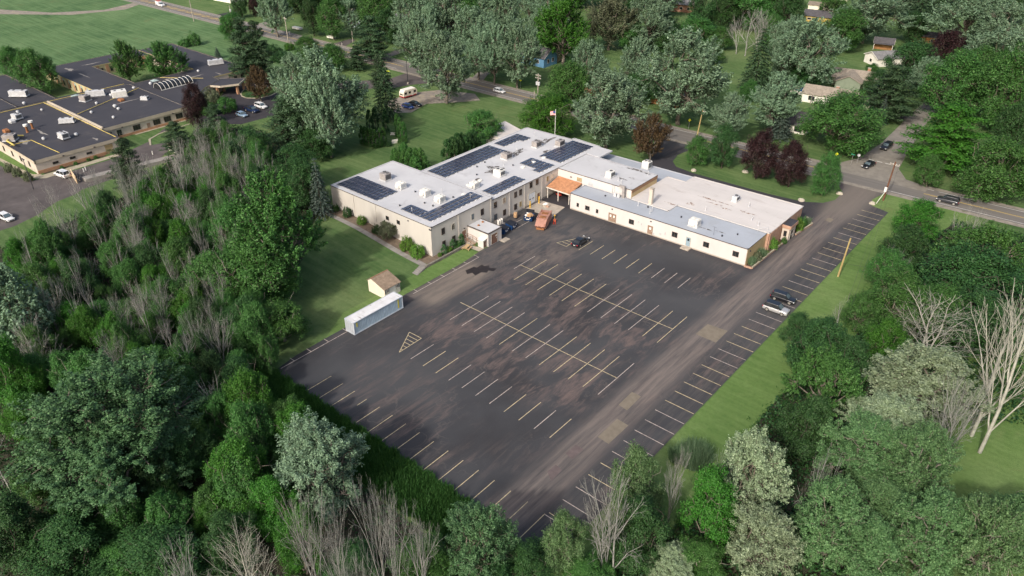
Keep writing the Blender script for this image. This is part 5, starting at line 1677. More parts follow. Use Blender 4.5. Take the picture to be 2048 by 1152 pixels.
for s in (-.45, .45):
    MB().add([(s - .1, -RL / 2 + .02, RH * .5), (s + .1, -RL / 2 + .02, RH * .5), (s + .1, -RL / 2 + 1.86, RH + .06), (s - .1, -RL / 2 + 1.86, RH + .06), (s - .1, -RL / 2 + .3, RH * .5 - .1), (s + .1, -RL / 2 + .3, RH * .5 - .1), (s + .1, -RL / 2 + 1.95, RH - .1), (s - .1, -RL / 2 + 1.95, RH - .1)], [(0, 1, 2, 3), (0, 4, 5, 1), (0, 3, 7, 4), (1, 5, 6, 2)]).build('rib', 'salmon_steel', ro)
MB().box(-.9, .9, -RL / 2 + .55, -RL / 2 + .95, .12, .5).build('hook_frame', 'rust', ro)
for s in (-.6, .6):
    MB().box(s - .08, s + .08, -RL / 2 + .7, RL / 2, .05, .25).build('skid_rail', 'rust', ro)
    MB().lathe((s, RL / 2 - .3, 0), [(.14, 0.0), (.14, .22)], 8).build('roller', 'rust', ro)
# pallet truck standing by the skip
pj = empty('pallet_truck', (-93.2, 125.3, 0), R(35), 'small red pallet truck with an upright yellow handle beside the salmon container', 'pallet truck')
for s in (-.2, .2):
    MB().box(s - .08, s + .08, -1.1, .1, .08, .2).build('fork', 'red_paint', pj)
MB().box(-.3, .3, .1, .35, .06, .75).build('body', 'orange_paint', pj)
MB().path([(0, .2, .75), (0, .45, 1.5), (-.22, .5, 1.65), (.22, .5, 1.65), (0, .45, 1.5)], .035).build('handle', 'yellow_paint', pj)
for s in (-.2, .2):
    MB().tube((s - .05, -1.0, .08), (s + .05, -1.0, .08), .08).build('wheel', 'rubber', pj)
# grey stand with upright white boards
rk = empty('board_rack', (-101.6, 115.9, 0), 0, 'grey rack with three upright white boards against the cream wall', 'rack')
MB().box(-.5, .5, -1.2, 1.2, 0, .5).box(-.5, -.42, -1.2, 1.2, .5, 1.6).build('frame', 'metal_grey', rk)
for k in range(3):
    MB().box(-.25, .35, -.75 + k * .6, -.62 + k * .6, .51, 1.75).build('board', 'paper_white', rk)
tb = empty('round_tank', (-101.4, 119.5, 0), 0, 'tan upright barrel on a dark stand beside the cream wall', 'barrel')
MB().lathe((0, 1.6, 0), [(.42, .35), (.46, .9), (.42, 1.45)], 12).build('drum', 'cardboard', tb)
MB().box(-.4, .4, 1.2, 2.0, 0, .34).build('stand', 'metal_dark', tb)
for i, (x, y) in enumerate(((-102.5, 127.6), (-102.5, 131.0))):
    b_ = empty('bollard', (x + .2, y, 0), 0, 'yellow bollard on the %s side of the overhead door' % ('near', 'far')[i], 'bollard', 'yellow bollards by the overhead door')
    MB().lathe((0, 0, 0), [(.14, 0), (.14, 1.75), (.07, 1.85)], 10).build('post', 'yellow_paint', b_)
sa = empty('sand_pile', (-100.2, 131.2, 0), 0, 'stack of pale rubble sacks on the concrete apron by the brown door', 'sacks')
for k, (dx, dy, dz, mt) in enumerate(((-.5, 0, 0, 'paper_white'), (.4, .2, 0, 'concrete'), (0, -.7, 0, 'concrete'), (-.1, .1, .3, 'paper_white'), (.7, -.5, 0, 'brick_light'))):
    MB().bevbox(dx - .45, dx + .45, dy - .33, dy + .33, dz, dz + .3, .1).build('sack', mt, sa)
# things kept under the corner canopy
mw = empty('ride_on_mower', (-101.3, 137.5, 0), R(70), 'red ride on mower parked in the shade under the shingled canopy', 'mower')
MB().bevbox(-.4, .4, -.9, .1, .3, .8, .08).build('bonnet', 'red_paint', mw)
MB().bevbox(-.55, .55, .1, .9, .35, .6, .05).build('deck', 'red_paint', mw)
MB().bevbox(-.3, .3, .35, .85, .62, 1.1, .08).build('seat', 'lid_black', mw)
for s in (-1, 1):
    MB().tube((s * .38, -.65, .22), (s * .55, -.65, .22), .22, n=12).build('wheel', 'rubber', mw)
    MB().tube((s * .42, .6, .32), (s * .66, .6, .32), .32, n=12).build('wheel', 'rubber', mw)
wb = empty('wheelbarrow', (-97.7, 137.6, 0), R(20), 'pale wheelbarrow under the right end of the shingled canopy', 'wheelbarrow')
MB().add([(-.3, -.4, .35), (.3, -.4, .35), (.3, .4, .35), (-.3, .4, .35), (-.42, -.65, .75), (.42, -.65, .75), (.42, .6, .75), (-.42, .6, .75)], [(0, 1, 2, 3), (0, 4, 5, 1), (1, 5, 6, 2), (2, 6, 7, 3), (3, 7, 4, 0)]).build('tray', 'metal_light', wb)
MB().tube((-.05, -.75, .2), (.05, -.75, .2), .2, n=10).build('wheel', 'rubber', wb)
for s in (-1, 1):
    MB().path([(s * .1, -.75, .2), (s * .32, .5, .4), (s * .32, 1.1, .6)], .025).build('handle', 'wood_new', wb)
# picnic table at the corner of the lawn
pt = empty('picnic_table', (-99.9, 103.0, 0), R(18), 'weathered wooden picnic table at the end of the shrub bed', 'picnic table')
for k in range(4):
    MB().box(-.42 + k * .215, -.22 + k * .215, -.95, .95, .72, .77).build('top_plank', 'wood_new', pt)
for s in (-1, 1):
    MB().box(s * .75 - .13, s * .75 + .13, -.95, .95, .42, .47).build('bench_plank', 'wood_new', pt)
    mb = MB().path([(-.8, s * .6, 0), (-.25, s * .6, .71)], .05).path([(.8, s * .6, 0), (.25, s * .6, .71)], .05).tube((-.85, s * .6, .4), (.85, s * .6, .4), .045)
    mb.build('leg_frame', 'wood_new', pt)


# ------------------------------------------------------------------ vehicles
def loft(sections, closed=True):
    """sections: list of rings of equal length"""
    n = len(sections[0])
    mb = MB()
    vs = [p_ for s in sections for p_ in s]
    fs = []
    for k in range(len(sections) - 1):
        for i in range(n):
            j = (i + 1) % n
            fs.append((k * n + i, k * n + j, (k + 1) * n + j, (k + 1) * n + i))
    fs.append(tuple(range(n - 1, -1, -1)))
    fs.append(tuple(range((len(sections) - 1) * n, len(sections) * n)))
    return mb.add(vs, fs)


def ring(y, w_, z0, z1, cr=0.12):
    """rounded cross section of the bodywork at station y"""
    h = w_ / 2
    zm = z0 + (z1 - z0) * .5
    return [(-h + .08, y, z0), (h - .08, y, z0), (h - .01, y, z0 + .1), (h, y, zm), (h - .03, y, z1 - .14), (h - .1, y, z1 - .03), (h * .5, y, z1), (-h * .5, y, z1), (-h + .1, y, z1 - .03), (-h + .03, y, z1 - .14), (-h, y, zm), (-h + .01, y, z0 + .1)]


WHEEL = {}


def car(label, x, y, rz, L, W, H, style, paint_, roofpaint=None, cat='car', name='parked_car', group=None):
    """front of the vehicle towards local +y"""
    c = empty(name, (x, y, 0.02), rz, label, cat, group)
    f, b = L / 2, -L / 2
    belt = H * (0.60 if style != 'sedan' else 0.63)
    hood = belt * .93
    gz = 0.24
    if style == 'sedan':
        prof = [(b, .82, belt * .75), (b + .08, .92, belt * .93), (b + .35, .97, belt), (b + L * .3, 1.0, belt + .02), (0.1, 1.0, belt + .01), (f - L * .28, .99, hood), (f - .5, .95, hood * .9), (f - .12, .88, hood * .78), (f, .74, hood * .6)]
        cab = (b + L * .10, b + L * .24, f - L * .42, f - L * .27)
    elif style == 'suv':
        prof = [(b, .86, belt * .8), (b + .06, .95, belt * .97), (b + .3, .99, belt), (0, 1.0, belt), (f - L * .27, .99, hood * 1.0), (f - .4, .96, hood * .95), (f - .1, .9, hood * .85), (f, .78, hood * .65)]
        cab = (b + .08, b + .42, f - L * .40, f - L * .26)
    elif style == 'pickup':
        prof = [(b, .9, belt * .98), (b + .05, .97, belt), (0, 1.0, belt), (f - L * .25, .99, hood * 1.02), (f - .35, .96, hood * .98), (f - .06, .9, hood * .9), (f, .8, hood * .7)]
        cab = (b + L * .37, b + L * .41, f - L * .37, f - L * .25)
    else:                                             # hatch
        prof = [(b, .84, belt * .8), (b + .06, .94, belt * .98), (b + .3, .98, belt), (0, 1.0, belt), (f - L * .26, .98, hood), (f - .4, .94, hood * .88), (f - .08, .86, hood * .76), (f, .74, hood * .6)]
        cab = (b + .10, b + .62, f - L * .42, f - L * .24)
    loft([ring(yy_, W * k, gz, z) for yy_, k, z in prof]).build('body', paint_, c, True)
    c0, c1, c2, c3 = cab
    w0, w1 = W * .455, W * .365
    zt = H - .05
    # glasshouse
    gl = [(-w0, c0, belt - .02), (w0, c0, belt - .02), (w0, c3, belt - .02), (-w0, c3, belt - .02), (-w1, c1, zt), (w1, c1, zt), (w1, c2, zt), (-w1, c2, zt)]
    MB().add(gl, [(0, 1, 5, 4), (1, 2, 6, 5), (2, 3, 7, 6), (3, 0, 4, 7)]).build('window_glass', 'glass_dark', c)
    ws = [Vector(gl[i]) for i in (3, 2, 6, 7)]
    off = Vector((0, .012, .012))
    cen = sum(ws, Vector()) / 4
    MB().add([tuple(cen + (p_ - cen) * .88 + off) for p_ in ws], [(0, 1, 2, 3)][::1]).build('windscreen', 'glass_blue', c)
    loft([[(-w1 - .01, yy_, zt - .03), (w1 + .01, yy_, zt - .03), (w1 - .05, yy_, zt + dz), (-w1 + .05, yy_, zt + dz)] for yy_, dz in ((c1 - .03, .01), (c1 + .25, .05), ((c1 + c2) / 2, .06), (c2 - .2, .05), (c2 + .03, .01))]).build('roof', roofpaint or paint_, c)
    mb = MB()
    for s in (-1, 1):
        mb.path([(s * w0, c0, belt), (s * w1, c1, zt)], .05, 4).path([(s * w0, c3, belt), (s * w1, c2, zt)], .045, 4)
        ym_ = (c1 + c2) / 2
        mb.path([(s * w0, ym_ - .05, belt), (s * w1, ym_, zt)], .04, 4)
    mb.build('pillar', roofpaint or paint_, c)
    if style == 'pickup':
        MB().box(-W * .43, W * .43, b + .12, c0 - .15, belt + .004, belt + .015).build('bed_liner', 'rubber', c)
        for s in (-1, 1):
            MB().box(s * W * .46 - .04, s * W * .46 + .04, b + .05, c0 - .1, belt + .016, belt + .12).build('bed_rail', paint_, c)
    wr = .33 if style in ('sedan', 'hatch') else .38
    if wr not in WHEEL:
        WHEEL[wr] = (MB().tube((-.11, 0, 0), (.11, 0, 0), wr, n=16).mesh('tyre', 'rubber'), MB().tube((-.118, 0, 0), (.118, 0, 0), wr * .66, n=10).mesh('rim', 'alloy'))
    for s in (-1, 1):
        for yy_ in (f - L * .19, b + L * .20):
            t = link('wheel', WHEEL[wr][0], c, (s * (W / 2 - .09), yy_, wr))
            link('rim', WHEEL[wr][1], t)
        MB().boxc((s * W * .36, f - .16, hood * .74), (W * .2, .22, .13)).build('headlight', 'lamp_clear', c)
        MB().boxc((s * W * .40, b + .06, belt * .80), (W * .17, .14, .2)).build('taillight', 'lamp_red', c)
        MB().boxc((s * (W / 2 + .09), c3 - .35, belt + .06), (.2, .12, .14)).build('mirror', paint_, c)
    MB().boxc((0, b - .01, belt * .62), (.5, .03, .14)).build('number_plate', 'paper_white', c)
    MB().boxc((0, f - .0, hood * .5), (W * .5, .05, .16)).build('grille', 'metal_dark', c)
    return c


car('black sedan parked beside the striped triangle', -82.7, 120.9, R(2), 4.9, 1.85, 1.45, 'sedan', 'paint_black', cat='car')
car('silver SUV with a black roof in the row along the grass', -38.9, 122.9, R(-88), 4.7, 2.0, 1.75, 'suv', 'paint_silver', 'paint_black')
car('dark charcoal SUV parked behind the silver one', -39.4, 127.4, R(-86), 4.7, 1.9, 1.65, 'suv', 'paint_black', None)
car('black car waiting at the mouth of the side street', -49.3, 205.3, R(170), 4.7, 1.85, 1.5, 'sedan', 'paint_black', name='car')
car('black SUV further up the side street', -50.0, 222.0, R(174), 4.8, 1.95, 1.75, 'suv', 'paint_black', name='car')
car('dark grey SUV driving on the main road near the right edge', -27.2, 195.1, R(93), 5.0, 2.0, 1.75, 'suv', 'paint_charcoal', None, name='car')
car('white hatchback driving on the main road beyond the lawn', -166.8, 190.5, R(-89), 4.4, 1.85, 1.5, 'hatch', 'paint_white', name='car')
car('white pickup truck with a box body on the far stretch of road', -386.4, 187.2, R(-89), 5.8, 2.1, 1.9, 'pickup', 'paint_white', cat='truck', name='pickup_truck')
for o_ in [o for o in bpy.data.objects if o.get('category') == 'truck']:
    MB().bevbox(-1.0, 1.0, -2.85, .1, 1.15, 2.3, .06).build('box_body', 'paint_white', o_)
    MB().box(-1.005, 1.005, -2.7, 0, 2.31, 2.36).build('roof_panel', 'flag_red', o_)
car('bright blue hatchback on the gravel beside the caravan', -178.4, 159.3, R(-86), 4.3, 1.8, 1.5, 'hatch', 'paint_blue')
car('black sedan on the gravel next to the bright blue car', -178.6, 162.4, R(-80), 4.8, 1.85, 1.45, 'sedan', 'paint_black')
car('navy pickup truck in the visitor lot with its bed towards the entrance', -213.7, 125.0, R(-86), 5.6, 2.0, 1.85, 'pickup', 'paint_navy', cat='truck', name='pickup_truck')
car('white SUV beside the navy pickup in the visitor lot', -214.6, 129.0, R(-86), 4.6, 1.9, 1.7, 'suv', 'paint_white')
car('light blue car half hidden by bushes in the visitor lot', -212.2, 120.4, R(-86), 4.4, 1.8, 1.5, 'sedan', 'paint_sky')
car('white car at the left edge of the picture by the woods', -191.0, 44.6, R(-82), 4.6, 1.85, 1.55, 'hatch', 'paint_white')
car('white van backed up to the cream screen fence in the service yard', -206.6, 63.8, R(100), 4.8, 1.95, 1.9, 'suv', 'paint_white', cat='van', name='delivery_van')
# caravan on the gravel
cv = empty('caravan', (-187.0, 167.5, 0), R(-3), 'white and beige caravan with a dark red base on the gravel', 'caravan')
L_, W_, H_ = 5.8, 2.3, 2.7
prof = [(-L_ / 2, .95, 1.7), (-L_ / 2 + .12, .5, 2.25), (-L_ / 2 + .55, .45, H_), (L_ / 2 - .7, .45, H_), (L_ / 2 - .15, .55, 2.3), (L_ / 2, .9, 1.7)]
loft([[(-W_ / 2, y_, z0), (W_ / 2, y_, z0), (W_ / 2, y_, z1 - .1), (W_ / 2 - .12, y_, z1), (-W_ / 2 + .12, y_, z1), (-W_ / 2, y_, z1 - .1)] for y_, z0, z1 in prof]).build('body', 'vinyl_cream', cv)
MB().bevbox(-W_ / 2 + .05, W_ / 2 - .05, -L_ / 2 + .5, L_ / 2 - .6, H_ + .004, H_ + .08, .02).build('roof', 'vinyl_white', cv)
MB().box(-W_ / 2 - .02, W_ / 2 + .02, -L_ / 2 + .05, L_ / 2 - .4, .42, .75).build('skirt', 'lamp_red', cv)
for y_ in (-2.0, -.3, 1.9):
    MB().box(W_ / 2, W_ / 2 + .03, y_ - .45, y_ + .45, 1.4, 2.1).build('window', 'glass_dark', cv)
MB().box(W_ / 2, W_ / 2 + .03, .6, 1.25, .6, 2.3).build('door', 'vinyl_white', cv)
MB().box(-.7, .7, -L_ / 2 - .03, -L_ / 2 + .0, 1.15, 1.6).build('window', 'glass_dark', cv)
for s in (-1, 1):
    for y_ in (-.5, .4):
        MB().tube((s * .95, y_, .33), (s * 1.12, y_, .33), .33, n=12).build('wheel', 'rubber', cv)
MB().path([(-.5, L_ / 2 - .2, .5), (0, L_ / 2 + 1.0, .5), (.5, L_ / 2 - .2, .5)], .05).build('drawbar', 'metal_dark', cv)


# ------------------------------------------------------------------ poles, wires, signs
def pole(label, x, y, h, r, mat, lean=(0, 0), arms=0, cat='utility pole', name='utility_pole', cans=0, group=None):
    p_ = empty(name, (x, y, 0), 0, label, cat, group)
    top = Vector((lean[0], lean[1], h))
    MB().tube((0, 0, -.2), top, r, r * .72, 10).build('shaft', mat, p_)
    for k in range(arms):
        q = top * (1 - .07 - .09 * k)
        a = MB().box(q.x - 1.1, q.x + 1.1, q.y - .06, q.y + .06, q.z - .07, q.z + .07).build('crossarm', 'wood_grey', p_)
        for s in (-.95, -.4, .4, .95):
            MB().lathe((q.x + s, q.y, q.z + .07), [(.06, 0), (.07, .1), (.03, .2)], 6).build('insulator', 'paper_white', a)
    for k in range(cans):
        q = top * .66
        MB().lathe((q.x + (-.42 if k % 2 else .42), q.y - .1, q.z - .5), [(.33, 0), (.36, .1), (.36, 1.0), (.25, 1.1)], 10).build('transformer', 'metal_light', p_)
    return p_


pole('tall leaning brown utility pole at the car park entrance', -39.4, 186.2, 10.0, .21, 'wood_pole', (.3, .4), 1, cans=0)
for o in bpy.data.objects:
    if o.get('label', '').startswith('tall leaning brown'):
        MB().box(-.35, .25, -.33, -.2, 2.4, 3.6).build('sign_board', 'paper_white', o)
pole('bare yellowish wooden pole on the grass beside the right hand parking row', -34.6, 143.2, 8.7, .20, 'wood_yellow', (.35, .55), 0, cat='pole', name='wooden_pole')
x, y = (-150.2, 190.5)
pole('pale utility pole with two transformer cans beside the main road', x, y, 9.5, .2, 'wood_grey', (.1, 0), 2, cans=2)
x, y = (-277.2, 184.4)
pole('grey utility pole with a crossarm across the road from the dark pines', x, y, 10.5, .2, 'wood_grey', (0, 0), 1)
x, y = (-343.1, 180.0)
pole('tallest slim utility pole beside the far stretch of road', x, y, 11, .2, 'wood_grey', (-.6, .3), 1)
x, y = (-332.5, 192.9)
pole('short utility pole by the houses at the top left', x, y, 6.5, .17, 'wood_grey', (0, 0), 0, cans=1)
x, y = (-95.4, 196.6)
pole('leaning yellow wooden pole beside the road in front of the green round trees', x, y, 8.0, .2, 'wood_yellow', (.5, .4), 1, cat='pole', name='wooden_pole')
x, y = (-151.4, 190.2)
pole('short grey post next to the transformer pole', x, y, 3.8, .14, 'wood_grey', (0, 0), 0, cat='post', name='post')
x, y = (-252.9, 198.6)
pole('thin grey pole beside the dark driveway', x, y, 6.0, .14, 'wood_grey', (0, 0), 0)
x, y = (-197.5, 177.1)
lp = pole('slim black lamp post by the caravan and the access road', x, y, 9.0, .12, 'metal_dark', (0, 0), 0, cat='lamp post', name='lamp_post')
MB().box(-.9, .1, -.15, .15, 8.9, 9.05).build('lamp_head', 'metal_dark', lp)
MB().lathe((0, 0, 0), [(.3, 0), (.3, .7), (.2, .72)], 10).build('footing', 'concrete', lp)
lp = pole('black lamp post in the service yard near the delivery van', -204.0, 55.6, 8.0, .12, 'metal_dark', (0, 0), 0, cat='lamp post', name='lamp_post')
MB().box(-.7, .7, -.15, .15, 7.95, 8.1).build('lamp_head', 'metal_dark', lp)
fp = empty('flagpole', (-128.3, 172.0) + (0,), 0, 'white flagpole with a red and white striped flag behind the factory', 'flagpole')
fp.location.x, fp.location.y = -121.0, 161.5
MB().tube((0, 0, 0), (0, 0, 11.2), .09, .06).build('shaft', 'metal_white', fp)
MB().lathe((0, 0, 11.2), [(.1, 0), (.14, .1), (.05, .22)], 8).build('finial', 'metal_light', fp)
fl = empty('flag', (0, 0, 0))
fl.parent = fp
for k in range(7):                                    # stripes of the flag, gently waved
    mb = MB()
    vs, fs = [], []
    for i in range(7):
        xx = -.08 - i * .30
        yy_ = .10 * math.sin(i * 1.1)
        zz = 10.9 - .03 * i * i * .4
        vs += [(xx, yy_, zz - k * .17), (xx, yy_, zz - (k + 1) * .17)]
    fs = [(2 * i, 2 * i + 1, 2 * i + 3, 2 * i + 2) for i in range(6)]
    mb.add(vs, fs).build('stripe', 'flag_red' if k % 2 == 0 else 'flag_white', fl)
vs = []
for i in range(4):
    xx, yy_ = -.08 - i * .26, .10 * math.sin(i * .26 / .30 * 1.1) - .012
    vs += [(xx, yy_, 10.9 - .012 * i * i * .75), (xx, yy_, 10.9 - .012 * i * i * .75 - .68)]
MB().add(vs, [(2 * i, 2 * i + 1, 2 * i + 3, 2 * i + 2) for i in range(3)]).build('canton', 'flag_blue', fl)


def wire(label, a, b, sag, r=.022):
    a, b = Vector(a), Vector(b)
    pts = [a.lerp(b, i / 14) - Vector((0, 0, sag * 4 * (i / 14) * (1 - i / 14))) for i in range(15)]
    o = MB().path(pts, r, 4).build('overhead_wire', 'cable')
    return tag(o, label, 'wire', 'overhead wires at the car park entrance')


wire('overhead wire running from the brown pole down over the grass into the trees', (-39.1, 186.6, 9.3), (-26.0, 118, 9.5), 1.2)
wire('second overhead wire running from the brown pole over the grass', (-38.2, 186.6, 9.3), (-25.2, 118, 9.5), 1.4)
wire('overhead wire slanting from the brown pole across the side street corner', (-38.4, 186.6, 7.4), (-34, 226, 8.5), .8)
wire('guy cable from the yellow wooden pole to the trees', (-34.3, 143.7, 3.0), (-24.5, 142.5, 6.0), .3)


def sign(label, x, y, h, mat, shape='diamond', rz=0.0, cat='road sign'):
    s = empty('road_sign', (x, y, 0), rz, label, cat)
    MB().tube((0, 0, 0), (0, 0, h), .045, n=6).build('post', 'galvanised', s)
    if shape == 'diamond':
        v = [(0, -.06, h - .55), (.5, -.06, h - .05), (0, -.06, h + .45), (-.5, -.06, h - .05)]
    elif shape == 'octagon':
        v = [(.42 * math.cos(R(22.5 + 45 * i)), -.06, h - .2 + .42 * math.sin(R(22.5 + 45 * i))) for i in range(8)]
    else:
        v = [(-.55, -.06, h - .12), (.55, -.06, h - .12), (.55, -.06, h + .12), (-.55, -.06, h + .12)]
    n = len(v)
    MB().add(v + [(a, b + .03, c) for a, b, c in v], [tuple(range(n)), tuple(range(2 * n - 1, n - 1, -1))] + [(i, n + i, n + (i + 1) % n, (i + 1) % n) for i in range(n)]).build('plate', mat, s)
    return s


x, y = (-52.4, 205.7)
sign('back of a grey stop sign at the mouth of the side street', x, y, 2.6, 'metal_light', 'octagon', R(10))
x, y = (-53.3, 203.6)
sign('green street name sign on a grey post beside the stop sign', x, y, 3.0, 'sign_green', 'plate', R(-10))
x, y = (-57.1, 202.2)
sign('yellow green warning sign half hidden by the small round tree', x, y, 2.6, 'sign_yellow', 'diamond', R(40))
x, y = (-100.2, 200.2)
sign('yellow green warning sign across the road from the leaning yellow pole', x, y, 2.8, 'sign_yellow', 'diamond', R(40))
x, y = (-164.5, 199.0)
sign('yellow green warning sign left of the transformer pole', x, y, 2.8, 'sign_yellow', 'diamond', R(40))
x, y = (-211.0, 180.1)
sign('small yellow sign on the verge near the access road', x, y, 1.4, 'sign_yellow', 'plate', R(30))
gp = empty('guy_marker', (-40.1, 183.4) + (0,), 0, 'thin white marker post leaning beside the brown utility pole', 'post')
MB().tube((0, 0, 0), (.9, 1.6, 3.0), .07, n=6).build('post', 'metal_white', gp)


def rock(label, x, y, s):
    rr = random.Random(int(x * 10))
    mb = MB()
    prof = [(1.0, 0), (1.05, .3), (.8, .65), (.4, .85)]
    n = 9
    vs = []
    for r_, z in prof:
        for i in range(n):
            t = 2 * math.pi * i / n
            k = rr.uniform(.85, 1.15)
            vs.append((x + s * r_ * k * math.cos(t), y + s * r_ * k * .8 * math.sin(t), z * s * rr.uniform(.9, 1.1)))
    fs = [(k * n + i, k * n + (i + 1) % n, (k + 1) * n + (i + 1) % n, (k + 1) * n + i) for k in range(3) for i in range(n)] + [tuple(range(3 * n, 4 * n))]
    return tag(mb.add(vs, fs).build('boulder', 'rock'), label, 'boulder')


rock('pale boulder on the grass tip left of the car park entrance', *(-40.8, 182.5), .75)
rock('pale boulder at the road end of the lawn with the copper trees', *(-48.9, 183.1), .75)
rock('flat pale boulder at the lawn edge by the rear drive', *(-54.5, 173.1), .8)
rock('brownish boulder beside the drive near the small green tree', *(-83.5, 172.7), .7)
rock('pale boulder at the foot of the dark copper trees', *(-72.7, 180.6), .8)
# timber bench screen and pavilion wall by the conifer hedge
sf = empty('timber_screen', (-160, 113, 0), 0, 'grey timber screen standing behind the clipped conifer hedge', 'fence')
x0, y0 = (-164.8, 131.0)
x1, y1 = (-164.3, 136.1)
for k in range(12):
    t = (k + .5) / 12
    xx, yy_ = x0 + (x1 - x0) * t, y0 + (y1 - y0) * t
    wpart(MB().bevbox(xx - .28, xx + .28, yy_ - .05, yy_ + .05, 0, 2.6, .02), 'board', 'wood_grey', sf)
gb = empty('garden_gate', (-157.2, 134.4) + (0,), R(70), 'white board gate beside the rounded hedge in the garden corner', 'gate')
for k in range(6):
    MB().bevbox(-.9 + k * .31, -.62 + k * .31, -.04, .04, .1, 1.8, .02).build('board', 'vinyl_white', gb)
MB().box(-.95, .95, -.08, -.045, .4, .55).box(-.95, .95, -.08, -.045, 1.3, 1.45).build('rail', 'vinyl_white', gb)
sheet('patio', [(-159.8, 132.2), (-159.5, 135.5), (-157.0, 134.0), (-157.4, 130.7)], 0.02, 'concrete')
wl = empty('garden_bench', (-163.2, 139.2) + (0,), R(30), 'white slatted bench in the hedged garden corner', 'bench')
for k in range(4):
    MB().box(-.9, .9, -.25 + k * .13, -.15 + k * .13, .42, .46).build('seat_slat', 'vinyl_white', wl)
for k in range(3):
    MB().box(-.9, .9, .30, .34, .55 + k * .15, .66 + k * .15).build('back_slat', 'vinyl_white', wl)
for s in (-.8, .8):
    MB().box(s - .05, s + .05, -.25, .35, 0, .41).build('leg_frame', 'vinyl_white', wl)
for lab, (px_, py_), L_ in (('white low trailer on the lawn in front of the dark trees', (-269.0, 200.2), 3.6), ('white low trailer on the grass at the far left of the houses', (-293.2, 200.6), 5.0)):
    t_ = empty('flat_trailer', (px_, py_, 0), R(5), lab, 'trailer')
    MB().bevbox(-L_ / 2, L_ / 2, -.9, .9, .5, 1.3, .05).build('box', 'vinyl_white', t_)
    for s in (-1, 1):
        MB().tube((0, s * .95, .3), (0, s * 1.1, .3), .3, n=10).build('wheel', 'rubber', t_)
    MB().tube((L_ / 2, 0, .45), (L_ / 2 + 1.2, 0, .45), .05, n=6).build('drawbar', 'metal_dark', t_)
for lab, p_ in (('black mailbox at the end of the dark driveway across the road', (-257.7, 196.6)), ('white mailbox at the end of the drive by the pale trees', (-288.2, 193.0))):
    mbx = empty('mailbox', p_ + (0,), R(5), lab, 'mailbox')
    MB().box(-.06, .06, -.06, .06, 0, 1.1).build('post', 'vinyl_white', mbx)
    MB().bevbox(-.18, .18, -.3, .3, 1.1, 1.5, .08).build('box', 'vinyl_white' if 'white' in lab else 'metal_dark', mbx)


# ------------------------------------------------------------------ vegetation: prototypes
def unit(v):
    return v / np.maximum(np.linalg.norm(v, axis=1, keepdims=True), 1e-9)


def leaf_mesh(name, P, Nn, size, tint, mat, rng, aspect=0.62):
    """one small diamond per leaf or leaf tuft"""
    n = len(P)
    A = rng.normal(size=(n, 3))
    U = unit(np.cross(Nn, A))
    V = np.cross(Nn, U)
    s = (size * rng.uniform(.7, 1.3, n))[:, None]
    fold = Nn * s * 0.12
    co = np.empty((n, 4, 3), np.float32)
    co[:, 0] = P - U * s * .5 - fold
    co[:, 1] = P - V * s * .5 * aspect + fold
    co[:, 2] = P + U * s * .5 - fold
    co[:, 3] = P + V * s * .5 * aspect + fold
    me = bpy.data.meshes.new(name)
    me.vertices.add(n * 4)
    me.vertices.foreach_set('co', co.ravel())
    me.loops.add(n * 4)
    me.loops.foreach_set('vertex_index', np.arange(n * 4, dtype=np.int32))
    me.polygons.add(n)
    me.polygons.foreach_set('loop_start', np.arange(0, n * 4, 4, dtype=np.int32))
    me.polygons.foreach_set('loop_total', np.full(n, 4, np.int32))
    at = me.attributes.new('tint', 'FLOAT', 'POINT')
    at.data.foreach_set('value', np.repeat(tint, 4).astype(np.float32))
    me.materials.append(MATS[mat])
    me.update(calc_edges=True)
    return me


def tubes_mesh(name, segs, mat, sides=4):
    """many tapered sticks at once: rows of (ax,ay,az,bx,by,bz,ra,rb)"""
    S = np.array(segs, float)
    A, B, ra, rb = S[:, 0:3], S[:, 3:6], S[:, 6], S[:, 7]
    D = unit(B - A)
    ref = np.where(np.abs(D[:, 2:3]) > .9, np.array([[1., 0, 0]]), np.array([[0, 0, 1.]]))
    U = unit(np.cross(D, ref))
    V = np.cross(D, U)
    n = len(S)
    co = np.empty((n, 2 * sides, 3), np.float32)
    for i in range(sides):
        t = 2 * math.pi * i / sides
        d = U * math.cos(t) + V * math.sin(t)
        co[:, i] = A + d * ra[:, None]
        co[:, sides + i] = B + d * rb[:, None]
    me = bpy.data.meshes.new(name)
    me.vertices.add(n * 2 * sides)
    me.vertices.foreach_set('co', co.ravel())
    idx = []
    for i in range(sides):
        j = (i + 1) % sides
        idx.append([i, j, sides + j, sides + i])
    idx = np.array(idx, np.int32).ravel()
    li = (np.arange(n, dtype=np.int32)[:, None] * 2 * sides + idx[None]).ravel()
    me.loops.add(len(li))
    me.loops.foreach_set('vertex_index', li)
    me.polygons.add(n * sides)
    me.polygons.foreach_set('loop_start', np.arange(0, n * sides * 4, 4, dtype=np.int32))
    me.polygons.foreach_set('loop_total', np.full(n * sides, 4, np.int32))
    me.polygons.foreach_set('use_smooth', np.ones(n * sides, bool))
    me.materials.append(MATS[mat])
    me.update(calc_edges=True)
    return me


def limb(segs, rng, a, b, r0, r1, bend=0.08, n=4):
    a, b = np.array(a, float), np.array(b, float)
    L = np.linalg.norm(b - a)
    pts = [a + (b - a) * i / n + (rng.normal(size=3) * L * bend if 0 < i < n else 0) for i in range(n + 1)]
    for i in range(n):
        segs.append((*pts[i], *pts[i + 1], r0 + (r1 - r0) * i / n, r0 + (r1 - r0) * (i + 1) / n))
    return pts


